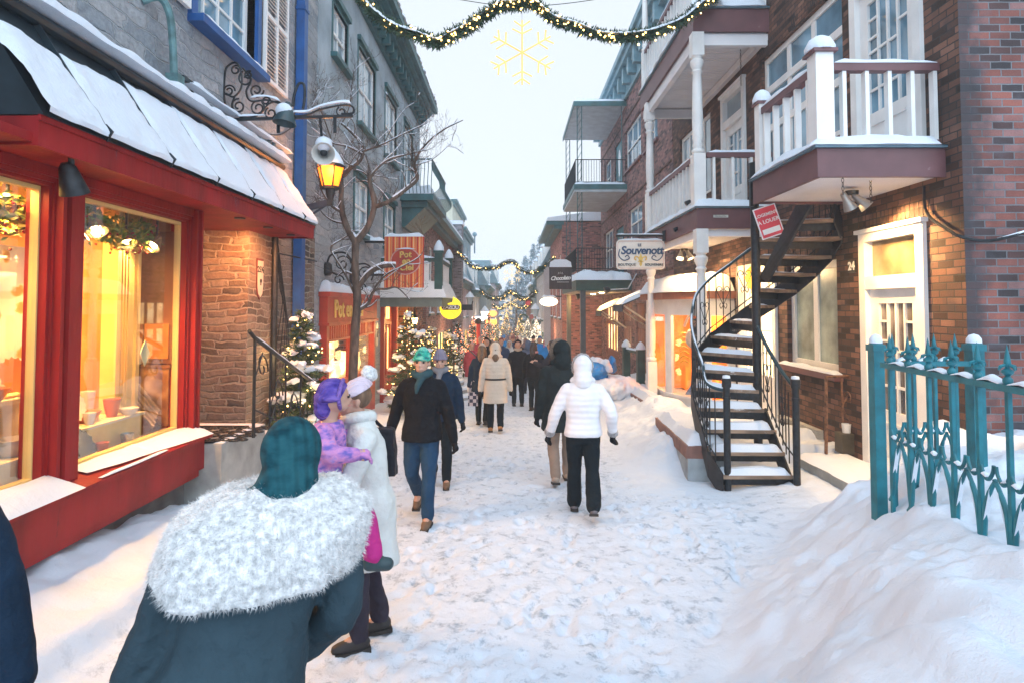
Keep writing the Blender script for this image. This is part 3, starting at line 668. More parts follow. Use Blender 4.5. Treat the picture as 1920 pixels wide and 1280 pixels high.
m = MB(); m.box(-.55, -.19, 4.42, 5.18, .72, 1.20, LS); part(t2, 'cloth', m, mat('yellow_cloth', (.7, .52, .16), .8, ns=5, na=.1)); m = MB(); m.box(-.57, -.17, 4.40, 5.20, 1.20, 1.22, LS); part(t2, 'tabletop', m, TC)
t2 = thing('display_table', LS(-.7, 3.3, .72), 'white cloth covered display table with shelf behind the near pane of the red shop', 'table')
m = MB(); m.box(-.6, -.12, 3.0, 4.3, .72, 1.16, LS); part(t2, 'cloth', m, TC); m = MB(); m.box(-.6, -.30, 3.0, 4.3, 1.47, 1.50, LS); m.box(-.58, -.55, 3.02, 4.28, 1.16, 1.47, LS); part(t2, 'shelf', m, TC)
FL = NT('floral_cloth'); c = FL.coord('UV'); v = FL.n('TexVoronoi'); v.inputs['Scale'].default_value = 4.2; v.voronoi_dimensions = '2D'; FL.l(c, v.inputs['Vector'])
n1 = FL.n('TexNoise'); n1.inputs['Scale'].default_value = 16; FL.l(c, n1.inputs['Vector']); ad = FL.n('Math', operation='MULTIPLY_ADD'); FL.l(n1.outputs['Fac'], ad.inputs[0]); ad.inputs[1].default_value = .35; FL.l(v.outputs['Distance'], ad.inputs[2])
FL.l(FL.ramp(ad.outputs[0], [(.30, (.55, .30, .08)), (.34, (.72, .45, .15)), (.40, (.8, .74, .62))]), FL.b.inputs['Base Color'])
m = MB()
for i in range(24):
    a = 3.3+i*.05; m.quad(LS(-.52+.012*math.sin(i), a, 1.55), LS(-.52+.012*math.sin(i+1), a+.05, 1.55), LS(-.52+.012*math.sin(i+1), a+.05, 2.5), LS(-.52+.012*math.sin(i), a, 2.5))
m2 = MB(); m2.box(-.545, -.535, 3.3, 4.5, 1.55, 2.5, LS); m.merge(m2)
solo('floral_cloth', m, FL.m, 'cream cloth with golden poppies hanging behind the near pane of the red shop', 'cloth')
def plate(c, r, tilt, mt, label, n=24, scal=.012):
    M = Matrix.Rotation(-R(4.2), 3, 'Z') @ Matrix.Rotation(R(tilt), 3, 'Y'); vs = MB(); k = 48; rings = [(0, 0), (.62, 0), (.72, .012), (1, .03), (1, .036), (.7, .02), (0, .012)]
    pts = []
    for rr, z in rings:
        for j in range(k):
            a = 2*math.pi*j/k; q = rr*r*(1+(scal*math.cos(16*a) if rr > .9 else 0)/r*.9); pts.append(V(c)+M @ V((q*math.cos(a), q*math.sin(a), z*r*4)))
    fs = [(i*k+j, i*k+(j+1) % k, (i+1)*k+(j+1) % k, (i+1)*k+j) for i in range(len(rings)-1) for j in range(k)]
    solo('plate', MB().add(pts, fs), mt, label, 'plate', smooth=True)
CER = mat('cream_ceramic', (.74, .68, .56), .25, na=.03); ORG = mat('orange_ceramic', (.55, .14, .03), .3, na=.1); STEEL = mat('pewter', (.28, .30, .30), .25, metal=.9, na=.1)
plate(LS(-.34, 4.53, 1.36), .13, 76, CER, 'cream scalloped plate propped upright on the yellow display table')
plate(LS(-.42, 4.08, 1.64), .13, 74, ORG, 'orange fluted dish propped up on the shelf behind the near shop pane')
plate(LS(-.13, 4.33, 1.10), .16, 70, STEEL, 'round dark pewter tray leaning on the sill inside the red shop window')
def bowl(c, r, h, mt, label, cat='bowl', sx=1, name='bowl'):
    solo(name, MB().lathe(c, [(r*.55, 0), (r*.8, h*.4), (r, h), (r*.94, h), (r*.72, h*.4), (.01, h*.12)], 20, sx, 1), mt, label, cat, smooth=True)
bowl(LS(-.36, 4.72, 1.22), .13, .09, ORG, 'red fluted pie dish on the yellow display table behind the cream plate', sx=.8)
bowl(LS(-.24, 4.60, 1.22), .05, .10, CER, 'small cream jug on the yellow display table in front of the pie dish', 'jug', name='jug')
bowl(LS(-.10, 4.86, 1.0), .055, .12, STEEL, 'dented pewter mug on the sill in the right pane of the red shop', 'mug', name='mug')
bowl(LS(-.25, 3.90, 1.16), .14, .12, CER, 'wide cream bowl on the white table behind the near pane', sx=.8)
bowl(LS(-.40, 3.88, 1.50), .11, .09, ORG, 'small orange bowl on the shelf behind the near pane')
m = MB(); m.box(-.44, -.42, 4.9, 5.02, 1.62, 1.63, LS); c = LS(-.03, 4.97, 1.72)
m = MB().prism([c+LS.u*x+V((0, 0, z)) for x, z in ((0, .12), (.07, 0), (0, -.12), (-.07, 0))], LS.n*-.006); solo('window_sticker', m, mat('cream_paper', (.75, .68, .4), .6), 'cream diamond shaped sticker on the right pane of the red shop', 'sticker')
m = MB()
for k in range(5): m.bar(LS(-.12, 5.25+.02*k, 1.08+.03*k), LS(-.38, 5.36, 1.25+.05*k), .02)
solo('wooden_rack', m, WOOD, 'wooden slatted rack lying at the far end of the red shop display', 'rack')
goods = [(-.30, 4.94, 1.22, .07, .16, ORG, 'tall orange pitcher at the right end of the yellow display table', 'pitcher'), (-.46, 4.86, 1.22, .06, .24, CER, 'slim cream bottle standing behind the red pie dish', 'bottle'), (-.22, 5.05, 1.22, .08, .06, CER, 'small cream saucer bowl at the far corner of the display table', 'bowl'),
 (-.14, 4.62, 1.0, .05, .10, ORG, 'little orange cup on the sill between tray and mug', 'cup'), (-.34, 3.72, 1.16, .08, .14, ORG, 'orange crock on the near white table left of the wide bowl', 'crock'), (-.16, 4.12, 1.16, .07, .11, mat('red_ceramic', (.42, .03, .03), .3), 'red bowl at the right end of the near white table', 'bowl'),
 (-.22, 3.66, 1.16, .06, .18, STEEL, 'grey pewter jug beside the orange crock on the near table', 'jug'), (-.42, 4.22, 1.50, .05, .12, CER, 'cream cup at the right end of the window shelf', 'cup')]
for o_, a_, z_, r_, h_, m_, lab_, cat_ in goods: bowl(LS(o_, a_, z_), r_, h_, m_, lab_, cat_, name=cat_)
m = MB()
for z in (1.35, 1.75, 2.15): m.box(-2.57, -2.35, 2.0, 5.3, z, z+.03, LS)
ws = part(shop, 'wall_shelf', m, mat('brown_cabinet', (.20, .10, .045), .45)); random.seed(9); m = MB()
for z in (1.38, 1.78, 2.18):
    a_ = 2.1
    while a_ < 5.2: r_ = random.uniform(.05, .10); m.lathe(LS(-2.46, a_, z), [(r_*.6, 0), (r_, r_*.9), (r_*.7, r_*2), (r_*.75, r_*2.3)], 10); a_ += random.uniform(.2, .34)
part(ws, 'shelf_wares', m, mat('mixed_wares', (.5, .22, .08), .4, ns=1.4, na=.45), True)
# garlands of leaves and berries inside the window tops
LEAFG = [mat('leaf_green', (.16, .26, .04), .5, ns=30, na=.3), mat('leaf_yellow', (.42, .34, .05), .5, ns=30, na=.3)]; BERRY = mat('berry_red', (.35, .015, .02), .3)
def leafball(c, s, mb, n=1):
    for _ in range(n):
        d = V((random.gauss(0, 1), random.gauss(0, 1), random.gauss(0, 1))).normalized(); e = d.orthogonal().normalized(); e = Quaternion(d, random.random()*6.28) @ e
        k = s*random.uniform(.6, 1.3); f_ = d.cross(e)*k*.2; mb.add([V(c), V(c)+d*k*.5+e*k*.28+f_, V(c)+d*k, V(c)+d*k*.5-e*k*.28+f_], [(0, 1, 2, 3)])
for a0, a1, lab in ((4.2, 5.35, 'green garland with red berries hung inside the top of the right shop pane'), (3.3, 4.3, 'thick green and yellow leaf garland hung inside the near shop pane')):
    tt = thing('leaf_garland', LS(-.25, (a0+a1)/2, 2.6), lab, 'garland'); g1, g2, b1 = MB(), MB(), MB()
    for k in range(int(620*(a1-a0))):
        a = random.uniform(a0, a1); c = LS(-.25+random.gauss(0, .045), a, 2.70+.03*math.sin(a*6)+random.gauss(0, .055)); leafball(c, .085, random.choice((g1, g1, g2)))
        if k % 9 == 0: b1.ball(c+V((0, 0, -.06+random.gauss(0, .04)))+LS.n*.05, .012, 6, 4)
    part(tt, 'leaves', g1, LEAFG[0], recalc=False); part(tt, 'leaves', g2, LEAFG[1], recalc=False); part(tt, 'berries', b1, BERRY, True)
BULB = emit('warm_bulb', (1, .70, .34), 22)
def track_spot(a, o, z, lab, aim):
    tt = thing('track_spotlight', LS(o, a, z), lab, 'spotlight'); c = LS(o, a, z); d = V(aim).normalized()
    m = MB(); m.box(o-.03, o+.03, a-.03, a+.03, 2.86, zsof-.05, LS); m.tube([LS(o, a, 2.92), c+V((0, 0, .08)), c], .012, 6); part(tt, 'stem', m, IRON)
    q = d.to_track_quat('-Z', 'Y').to_matrix(); m = MB().lathe(c, [(.03, .05), (.045, .03), (.085, -.09), (.08, -.09), (.04, .02)], 18, M=q); part(tt, 'reflector', m, mat('silver_shade', (.6, .5, .35), .25, metal=.8), True)
    m = MB().ball(c+d*.05, .035, 10, 8); part(tt, 'bulb', m, BULB, True)
    lamp(c+d*.11, 'SPOT', 110, (1, .50, .13), .05, d, 130, parent=tt)
track_spot(4.28, -.16, 2.62, 'silver spotlight at the left end of the right shop pane', (.2, .1, -1))
track_spot(4.52, -.18, 2.70, 'large silver spotlight hanging under the garland in the right shop pane', (.5, -.3, -.8))
track_spot(4.95, -.22, 2.66, 'silver spotlight hanging at the middle of the right shop pane', (.4, -.2, -.8))
track_spot(5.30, -.16, 2.66, 'small silver spotlight at the right end of the right shop pane', (-.2, -.6, -.7))
track_spot(3.8, -.25, 2.75, 'silver spotlight lighting the floral cloth in the near shop pane', (-.2, 0, -1))
lamp(LS(-1.2, 4.4, 2.85), 'AREA', 230, (1, .44, .09), 1.2, (0, 0, -1), parent=shop, name='ceiling_light')
lamp(LS(-.5, 3.4, 2.85), 'AREA', 140, (1, .52, .16), .8, (0, 0, -1), parent=shop, name='ceiling_light')
for a in (6.0, 6.7): lamp(LS(.30, a, zsof-.03), 'SPOT', 190, (1, .36, .10), .05, (-.6, .5, -.9), 120, parent=shop, name='soffit_light')
# black canopy spotlight at near top-left corner
tt = thing('outdoor_spotlight', LS(.35, 3.55, 2.8), 'black cone spotlight under the near corner of the red canopy', 'spotlight')
m = MB(); m.tube([LS(.42, 3.52, zsof), LS(.40, 3.55, 2.92)], .02, 6); m.lathe(LS(.38, 3.56, 2.86), [(.03, .08), (.05, .05), (.09, -.13), (.08, -.13), (.03, .04)], 16, M=Matrix.Rotation(R(25), 3, 'X')); part(tt, 'shade', m, IRON, True)

# ---- doorway platform, steps with railing
t = thing('doorstep', L(.3, 6.5, -.3), 'raised stone doorstep with a patterned mat and snowy steps beside the red shop', 'doorstep')
m = MB(); m.box(-2.2, .46, 6.12, 7.2, -.5, .55, L)
for k in range(4): m.box(.02, .70, 7.2+.3*k, 7.5+.3*k, -.6, .55-.17*(k+1), L)
part(t, 'steps', m, CONC)
m = snow_tube([L(.41, 6.16, .55), L(.41, 7.15, .55)], .05, .02, 3)
m.merge(snow_sheet([L(-2, 7.0, .552), L(.44, 7.0, .552), L(.44, 7.19, .552), L(-2, 7.19, .552)], .015, 5))
for k in range(4): m.merge(snow_sheet([L(.04, 7.21+.3*k, .382-.17*k), L(.68, 7.21+.3*k, .382-.17*k), L(.68, 7.48+.3*k, .382-.17*k), L(.04, 7.48+.3*k, .382-.17*k)], .05, k))
part(t, 'snow', m, SNOW, True)
m = MB()
for i in range(-3, 3):
    for j in range(4):
        c = L(.15+i*.19, 6.25+j*.2, .565); m.tube(spiral(c, .02, .09, 0, 8, L.n, L.u, 20), .009, 5); m.tube(spiral(c+L.n*.09, .02, .07, 3, 10, L.n, L.u, 16), .008, 5)
m.box(-.55, .36, 6.15, 6.175, .553, .57, L); m.box(-.55, .36, 6.96, 6.985, .553, .57, L); m.box(.34, .36, 6.175, 6.96, .553, .57, L)
solo('door_mat', m, IRON, 'black openwork scroll door mat on the doorstep of the stone house', 'door mat')
t = thing('stair_railing', L(.66, 6.9, -.3), 'black scrolled iron stair railing with a snowy sloping handrail left of the lit fir', 'railing')
p0, p1 = PX(478, 634, -2.75), PX(606, 731, -2.75)
def rl(s, z=0): q = p0.lerp(p1, s); return V((q.x, q.y, q.z+z))
m = MB(); m.tube([rl(-.06, .03), rl(0), rl(1), rl(1.03, -.05)], .022, 8); part(t, 'handrail', m, IRON, True)
m = snow_tube([rl(0, .018), rl(1, .018)], .018, .022, 4); part(t, 'snow', m, SNOW, True)
for s in (0.0, .18, .38, .6, .8, 1):
    m = MB(); q = rl(s); m.tube([q, V((q.x, q.y, max(-.35, q.z-1.05)))], .012 if s > 0 else .018, 6); part(t, 'baluster', m, IRON)
m = MB()
for s, zz, d in ((.09, -.25, 1), (.28, -.42, 1), (.28, -.62, -1), (.5, -.45, 1), (.7, -.5, -1), (.9, -.4, 1)):
    ax = (p1-p0).normalized(); c = rl(s, zz); m.tube(spiral(c, .16, .03, 0, 7*d, ax, V((0, 0, 1)), 26), .009, 5)
    m.tube([rl(s-.09, zz-.2), c+V((0, 0, .16))], .008, 5)
m.tube([rl(0, -.75), rl(1, -.75)], .010, 6); part(t, 'scrollwork', m, IRON, True)

# ---- scroll bracket with goose-neck lamps
Yb = 6.97; t = thing('sign_bracket', P(412, 230, Yb), 'black wrought iron scroll bracket reaching from the stone house over the red canopy', 'bracket')
def B(px, py, dy=0): return P(px, py, Yb+dy)
m = MB(); m.bar(B(412, 108), B(410, 228), .045, .045); m.bar(B(408, 226), B(662, 218), .032, .032); m.bar(B(416, 228, .02), L(0, 6.97, 4.12), .03)
for px_, py_ in ((522, 250), (628, 250)): m.bar(B(px_, 220), B(px_, py_), .035, .02)
part(t, 'frame', m, IRON)
m = MB(); ax, az = V((1, 0, 0)), V((0, 0, 1)); s = Yb/FPX
def sp(px_, py_, r, t0, t1, r1=4, w_=.011): m.tube(spiral(B(px_, py_), r*s, r1*s, t0, t1, ax, az, 24), w_, 5)
m.tube(bez([B(420, 170), B(424, 130), B(442, 118), B(452, 135), B(452, 165), B(438, 182), B(424, 176)], 8), .012, 5)
m.tube(bez([B(419, 165), B(424, 200), B(445, 218), B(475, 220), B(495, 205), B(490, 188)], 8), .013, 5)
sp(429, 171, 12, 0, 9); sp(447, 200, 15, 1.5, 11); sp(442, 132, 10, 0, 8); sp(462, 148, 16, 2, 9); sp(481, 170, 14, 0, -9); sp(484, 203, 14, 2, 10); sp(466, 141, 8, 1, 8)
sp(508, 213, 12, 2, 10); sp(499, 190, 8, 0, 7); sp(640, 210, 10, 2, 9)
m.tube(bez([B(455, 128), B(470, 150), B(462, 172), B(470, 190), B(498, 188), B(515, 192), B(530, 196)], 8), .012, 5); m.tube(bez([B(495, 205), B(506, 194), B(525, 193), B(545, 216), B(575, 216), B(600, 206), B(640, 198), B(660, 200), B(662, 212), B(640, 214)], 8), .012, 5)
m.tube(bez([B(440, 182), B(436, 195), B(440, 210), B(455, 208)], 6), .011, 5)
part(t, 'scrollwork', m, IRON, True)
m = MB()
for pts in ([B(470, 186), B(500, 184), B(525, 192)], [B(546, 213), B(575, 213), B(600, 203), B(640, 195), B(658, 197)], [B(440, 222), B(500, 219)]): snow_tube([p+V((0, 0, .012)) for p in bez(pts, 6)], .018, .035, 2, m)
part(t, 'snow', m, SNOW, True)
def goose(pxs, shade_c, aim, lab, face=False):
    tt = thing('gooseneck_lamp', shade_c, lab, 'lamp'); m = MB(); m.tube(bez(pxs, 8), .016, 8); part(tt, 'neck', m, IRON, True)
    q = V(aim).normalized().to_track_quat('-Z', 'Y').to_matrix()
    m = MB().lathe(shade_c, [(.03, .16), (.04, .13), (.06, .10), (.135, -.10), (.128, -.10), (.05, .09)], 22, M=q); part(tt, 'shade', m, mat('lamp_shade_dark', (.02, .05, .06), .4, na=.1) if not face else mat('lamp_shade_white', (.62, .6, .56), .4, na=.05), True)
    if face: part(tt, 'bulb', MB().ball(shade_c, .045, 10, 8), IRON, True)
    m = MB(); M2 = q
    sn_ = MB().ball(shade_c+V((0, 0, .055))+(V((-.02, 0, 0)) if not face else V((0, 0, .05))), (.10, .10, .09), 14, 8); part(tt, 'snow', sn_, SNOW, True)
goose([B(548, 200), B(552, 178), B(560, 158), B(570, 160), B(571, 185), B(568, 205)], P(536, 217, Yb-.08), (-.12, -.1, -1), 'black cone gooseneck lamp with snow on it hanging from the scroll bracket')
goose([P(604, 268, Yb+.1), P(602, 245, Yb+.05), B(600, 222)], P(607, 287, Yb+.1), (.25, -.9, -.35), 'white snow capped bowl lamp under the scroll bracket facing the street', True)

# ---- wall lantern
c = P(620, 325, 9.0); t = thing('wall_lantern', c, 'lit amber glass street lantern with a snowy top on a bracket beside the bare tree', 'lantern')
LG = emit('lantern_glass_lit', (1, .22, .012), 1.15)
def frus(mb, c, r0, z0, r1, z1, n=6, ph=0): mb.lathe(c, [(r0, z0), (r1, z1)], n)
m = MB(); frus(m, c, .10, -.17, .165, .07); part(t, 'glass_body', m, LG)
m = MB()
for j in range(6):
    a = 2*math.pi*j/6; m.tube([c+V((.102*math.cos(a), .102*math.sin(a), -.18)), c+V((.168*math.cos(a), .168*math.sin(a), .08))], .011, 5)
m.lathe(c, [(.175, .06), (.18, .085), (.165, .09)], 6); m.lathe(c, [(.11, -.20), (.112, -.165)], 6); m.lathe(c, [(.03, -.34), (.05, -.27), (.06, -.2), (.04, -.2)], 10)
m.bar(c+V((0, 0, -.24)), c+V((0, 0, -.40)), .06)
part(t, 'frame', m, IRON)
m = MB(); m.lathe(c, [(.165, .085), (.10, .20), (.04, .25), (.03, .29), (.001, .31)], 12); part(t, 'cap', m, IRON, True)
m = MB(); m.lathe(c, [(.16, .1), (.15, .14), (.10, .23), (.03, .32), (.001, .33)], 14); part(t, 'snow', m, SNOW, True)
part(t, 'bulb', MB().ball(c+V((0, 0, -.03)), .05, 10, 8), emit('lantern_flame', (1, .75, .35), 30), True)
m = MB(); e = c+V((0, 0, -.36)); wq = L(0, 9.6, e.z); m.bar(e, wq, .05, .07); m.bar(wq+V((0.02, 0, -.16)), wq+V((.02, 0, .1)), .05, .08); m.tube(bez([wq+V((0, 0, -.14)), wq.lerp(e, .5)+V((0, 0, -.1)), e], 6), .015, 6); part(t, 'arm', m, mat('grey_blue_metal2', (.10, .12, .16), .5))
t.scale = (1.25, 1.25, 1.25)
lamp(c+V((.05, -.2, -.02)), 'POINT', 40, (1, .36, .08), .1, parent=t, name='lantern_light'); lamp(c+V((-.12, .0, .1)), 'POINT', 45, (1, .30, .10), .1, parent=t, name='lantern_light')
# ================================================================== LEFT SIDE, further along
def shopglow(name, cols, scale, st, stretch=(1, 1, 1)):   # a lit shop interior seen through its window: goods in warm light
    q = NT(name); c = q.coord('Object', stretch); v = q.n('TexVoronoi'); v.inputs['Scale'].default_value = scale; q.l(c, v.inputs['Vector'])
    sp = q.n('SeparateColor'); q.l(v.outputs['Color'], sp.inputs[0]); n = q.n('TexNoise'); n.inputs['Scale'].default_value = scale*.7; n.inputs['Detail'].default_value = 6; q.l(c, n.inputs['Vector'])
    a = q.ramp(sp.outputs[0], [(i/(len(cols)-1), k) for i, k in enumerate(cols)]); b = q.mix(.6, a, q.ramp(n.outputs['Fac'], [(.3, (.15, .1, .05)), (.6, (1, 1, 1))]), 'MULTIPLY')
    q.l(b, q.b.inputs['Base Color']); q.l(b, q.b.inputs['Emission Color']); q.b.inputs['Emission Strength'].default_value = st; MATS[name] = q.m; return q.m
GLOW = shopglow('lit_shop_goods', [(.9, .30, .03), (1, .55, .12), (1, .75, .35), (.6, .2, .03), (1, .62, .2)], 7, 2.6)
GLOW2 = shopglow('lit_shop_pale', [(1, .62, .22), (1, .78, .45), (1, .55, .15)], 3, 1.25)
LITPANE = emit('lit_window_pane', (1, .50, .14), 2.0)
# ---- grey stuccoed house with the craft shop on its ground floor
t = thing('stucco_house', L(0, 16, -.7), 'grey stuccoed house with teal window frames and a deep teal cornice', 'house')
ups = [(11.13, 12.1, 6.72, 7.7), (13.0, 14.6, 6.0, 7.72), (15.8, 17.3, 6.0, 7.72), (18.6, 20.2, 5.45, 7.7)]
lows = [(12.8, 14.1, 3.55, 4.78), (15.8, 17.2, 3.55, 4.76)]
m = MB(); wall(m, L, .012, 10.3, 21.8, 5.45, 8.95, ups, .25); block(m, L, .012, 10.3, 21.8, 5.45, 8.95, 6); part(t, 'upper_wall', m, STUCCO)
m = MB(); wall(m, L, 0, 10.3, 21.8, -1.4, 5.45, lows+[(10.75, 14.3, .45, 2.2), (15.5, 17.3, -.6, 2.2), (17.9, 21.6, -.8, 1.9)], .25); part(t, 'stone_wall', m, STONE)
for i, h in enumerate(ups+lows):
    f = window(t, L, h, WHITE, PALEGLASS, inset=.05, nx=2, nz=1 if i < 4 else 2, fw=.06, mw=.05, sill=DTEAL, so=.14, snow=i > 2, sash=i != 3)
    c = MB(); a0, a1, z0, z1 = h; c.box(-.16, .03, a0-.07, a0, z0-.02, z1+.09, L); c.box(-.16, .03, a1, a1+.07, z0-.02, z1+.09, L); c.box(-.16, .09, a0-.09, a1+.09, z1+.091, z1+.2, L); c.box(-.16, .031, a0, a1, z1, z1+.09, L); part(f, 'casing', c, DTEAL)
c = MB()
for o_, z0, z1 in ((.10, 8.55, 8.75), (.2, 8.75, 8.9), (.36, 8.9, 9.02), (.50, 9.02, 9.14), (.62, 9.14, 9.36)): c.box(-.1, o_, 10.35, 21.8+o_*.6, z0, z1, L)
for i in range(24): a = 10.7+i*.47; c.box(.1, .3, a, a+.12, 8.62, 8.89, L)
part(t, 'cornice', c, DTEAL)
part(t, 'snow', snow_tube([L(.35, 10.4, 9.36), L(.35, 22, 9.36)], .33, .22, 5), SNOW, True)
m = MB(); m.quad(L(.5, 10.3, 9.36), L(.5, 21.8, 9.36), L(-3, 21.8, 11.5), L(-3, 10.3, 11.5)); m.add([L(.5, 21.8, 9.3), L(-3, 21.8, 9.3), L(-3, 21.8, 11.5)], [(0, 1, 2)]); part(t, 'roof', m, SNOW)
# the shop front
t = thing('craft_shop_front', L(.1, 12.6, -.5), 'red wooden shop front with gold lettering behind the bare tree trunk', 'shop front')
F0, F1 = 10.6, 14.4; o1 = .13
m = MB(); m.box(0, o1, F0, F0+.16, -.5, 1.62, L); m.box(0, o1, F1-.16, F1, -.5, 1.62, L); m.box(0, o1, F0+.16, F1-.16, -.5, .52, L); m.box(0, o1-.01, 12.3, 12.5, .52, 1.58, L)
m.box(0, o1-.012, F0+.16, F1-.16, 1.30, 1.34, L); m.box(0, o1-.02, F0+.16, F1-.16, 1.58, 1.63, L); part(t, 'frame', m, RED2)
m = MB(); m.box(0, o1+.02, F0-.03, F1+.03, 1.63, 2.12, L); m.box(0, o1+.08, F0-.08, F1+.08, 2.12, 2.20, L); m.box(0, o1+.055, F0-.055, F1+.055, 1.60, 1.65, L); part(t, 'signboard', m, RED2)
m = MB(); a = F0+.2
while a < F1-.25: m.box(.02, o1-.03, a, a+.07, 1.34, 1.58, L); a += .14
part(t, 'fluted_band', m, RED2)
m = text_mb('Pot en Ciel', .46, L(o1+.03, F0+.35, 1.88), L.u, (0, 0, 1), .02, .008, align='LEFT', space=1.0); part(t, 'lettering', m, GOLD)
m = MB(); m.box(-.9, -.86, F0, F1, .3, 2.2, L); part(t, 'lit_shelves', m, GLOW); m = MB(); m.box(-.86, -.02, F0+.15, F1-.15, .45, .5, L); part(t, 'display_floor', m, mat('cream_shelf', (.7, .6, .4), .6))
m = MB()
for k in range(26):
    a = random.uniform(F0+.3, F1-.3); z = .5; h = random.uniform(.1, .5); m.lathe(L(random.uniform(-.5, -.12), a, z), [(.04, 0), (.09, h*.4), (.05, h*.8), (.06, h)], 8)
part(t, 'goods', m, shopglow('goods_bright', [(1, .5, .1), (1, .8, .5), (.8, .2, .05)], 4, 1.6), True)
for a0, a1 in ((F0+.16, 12.3), (12.5, F1-.16)): m = MB(); m.box(.03, .04, a0, a1, .52, 1.30, L); part(t, 'pane', m, CLEAR)
m = snow_tube([L(.08, F0-.05, 2.2), L(.08, F1+.05, 2.2)], .13, .2, 2, n=9); part(t, 'snow', m, SNOW, True)
lamp(L(.5, 12.4, 1.0), 'AREA', 40, (1, .55, .2), 1.2, (1, 0, -.25), parent=t, name='shop_light')
t = thing('red_door', L(.08, 16.4, -.6), 'narrow tall red panelled door with lit glass strips beside the craft shop', 'door')
m = MB(); m.box(-.2, .1, 15.5, 15.65, -.6, 2.2, L); m.box(-.2, .1, 17.15, 17.3, -.6, 2.2, L); m.box(-.2, .1, 15.65, 17.15, 2.05, 2.2, L); part(t, 'frame', m, RED2)
m = MB(); m.box(-.1, -.03, 15.65, 17.15, -.5, 2.05, L)
for z0, z1 in ((-.4, .1), (1.45, 1.52)): m.box(-.1, .0, 15.8, 17.0, z0, z1, L)
for a in (15.9, 16.3, 16.7): m.box(-.1, .0, a, a+.06, .1, 1.45, L)
part(t, 'door_leaf', m, RED2)
m = MB()
for a in (16.0, 16.45): m.box(-.1, -.022, a, a+.16, .25, 1.35, L)
for a in (15.85, 16.1, 16.35, 16.6): m.box(-.1, -.021, a, a+.14, 1.6, 1.95, L)
part(t, 'glass_strip', m, LITPANE)
part(t, 'handle', MB().ball(L(.02, 15.75, .5), .04, 8, 6), GOLD, True)
m = snow_tube([L(.0, 15.5, 2.21), L(.0, 17.3, 2.21)], .1, .12, 2); part(t, 'snow', m, SNOW, True)
a, z = 15.0, 1.25
t = thing('house_number', L(.02, a, .9), 'small oval white number plate between the craft shop and the red door', 'sign')
part(t, 'plate', MB().prism([L(.005, a+.11*math.cos(q*.5236), z+.30*math.sin(q*.5236)) for q in range(12)], L.n*.03), mat('cream_enamel', (.7, .65, .5), .4)); part(t, 'lettering', text_mb('7', .3, L(.045, a, z+.02), L.u, (0, 0, 1), .01, .006), BLK)
# arched porch beyond, with a lamp
t = thing('brick_porch', L(0, 19.7, -.8), 'orange lit brick porch with two arches under the green and white balcony', 'porch')
BR_L = brick('porch_brick', (.40, .15, .08), (.28, .10, .06), (.35, .30, .26), .7)
m = MB(); m.box(-2.2, -2.1, 17.9, 21.6, -.9, 1.9, L); m.box(-2.1, 0, 17.9, 18.0, -.9, 1.9, L); m.box(-2.1, 0, 21.5, 21.6, -.9, 1.9, L)
for a in (18.0, 19.6, 21.2): m.box(-.3, .3, a, a+.3, -.9, 1.3, L)
for a0 in (18.3, 19.9):
    n = 8; arc = [L(-.25, a0+1.3*i/n, 1.0+.3*math.sin(math.pi*i/n)) for i in range(n+1)]
    m.prism(arc+[L(-.25, a0+1.3, 1.9), L(-.25, a0, 1.9)], L.n*.5)
m.box(-2.1, .31, 18, 21.5, 1.9, 2.0, L); part(t, 'arches', m, BR_L)
c = L(.55, 17.6, 1.55); tt = thing('porch_lantern', c, 'small glowing lantern hanging below the balcony above the lit firs', 'lantern')
part(tt, 'glass_body', MB().lathe(c, [(.05, -.12), (.09, .05)], 8), emit('lantern_glow', (1, .62, .2), 14)); part(tt, 'cap', MB().lathe(c, [(.1, .05), (.03, .14), (.012, .5)], 8), IRON)
lamp(c+V((.2, 0, -.25)), 'POINT', 50, (1, .5, .14), .1, parent=tt, name='lantern_light'); lamp(L(-1.0, 19.4, 1.4), 'POINT', 60, (1, .45, .12), .15, parent=t, name='porch_light')
# green and white balcony (with flared skirt)
t = thing('corner_balcony', L(.8, 16.8, 1.9), 'white and dark green timber balcony with boarded snowy balusters on the left side', 'balcony')
b0, b1, bo, bz = 15.5, 18.1, 1.55, 2.05
m = MB(); m.box(0, bo+.05, b0-.05, b1+.05, bz-.12, bz+.12, L); part(t, 'floor', m, mat('grey_green_board', (.16, .20, .19), .6, ns=3))
m = MB(); m.hexa([L(0, b0-.12, bz+.12), L(bo+.18, b0-.12, bz+.12), L(bo+.18, b1+.1, bz+.12), L(0, b1+.1, bz+.12), L(0, b0+.02, bz+.55), L(bo, b0+.02, bz+.55), L(bo, b1-.02, bz+.55), L(0, b1-.02, bz+.55)]); part(t, 'skirt', m, WHITE)
for o_, a_ in ((bo-.05, b0+.05), (bo-.05, b1-.05)):
    m = MB(); m.box(o_-.10, o_+.1, a_-.1, a_+.1, bz+.1, bz+1.28, L); m.box(o_-.13, o_+.13, a_-.13, a_+.13, bz+1.28, bz+1.34, L); part(t, 'post', m, DGREEN)
m = MB(); m.bar(L(0, b0+.05, bz+1.1), L(bo-.15, b0+.05, bz+1.1), .09, .1); m.bar(L(bo-.05, b0+.15, bz+1.1), L(bo-.05, b1-.15, bz+1.1), .09, .1); part(t, 'rail', m, DGREEN)
for k in range(5): m = MB(); a = .06+k*.26; m.box(a, a+.15, b0+.03, b0+.07, bz+.5, bz+1.05, L); part(t, 'baluster', m, WHITE)
for k in range(8): m = MB(); a = b0+.2+k*.29; m.box(bo-.07, bo-.03, a, a+.17, bz+.5, bz+1.05, L); part(t, 'baluster', m, WHITE)
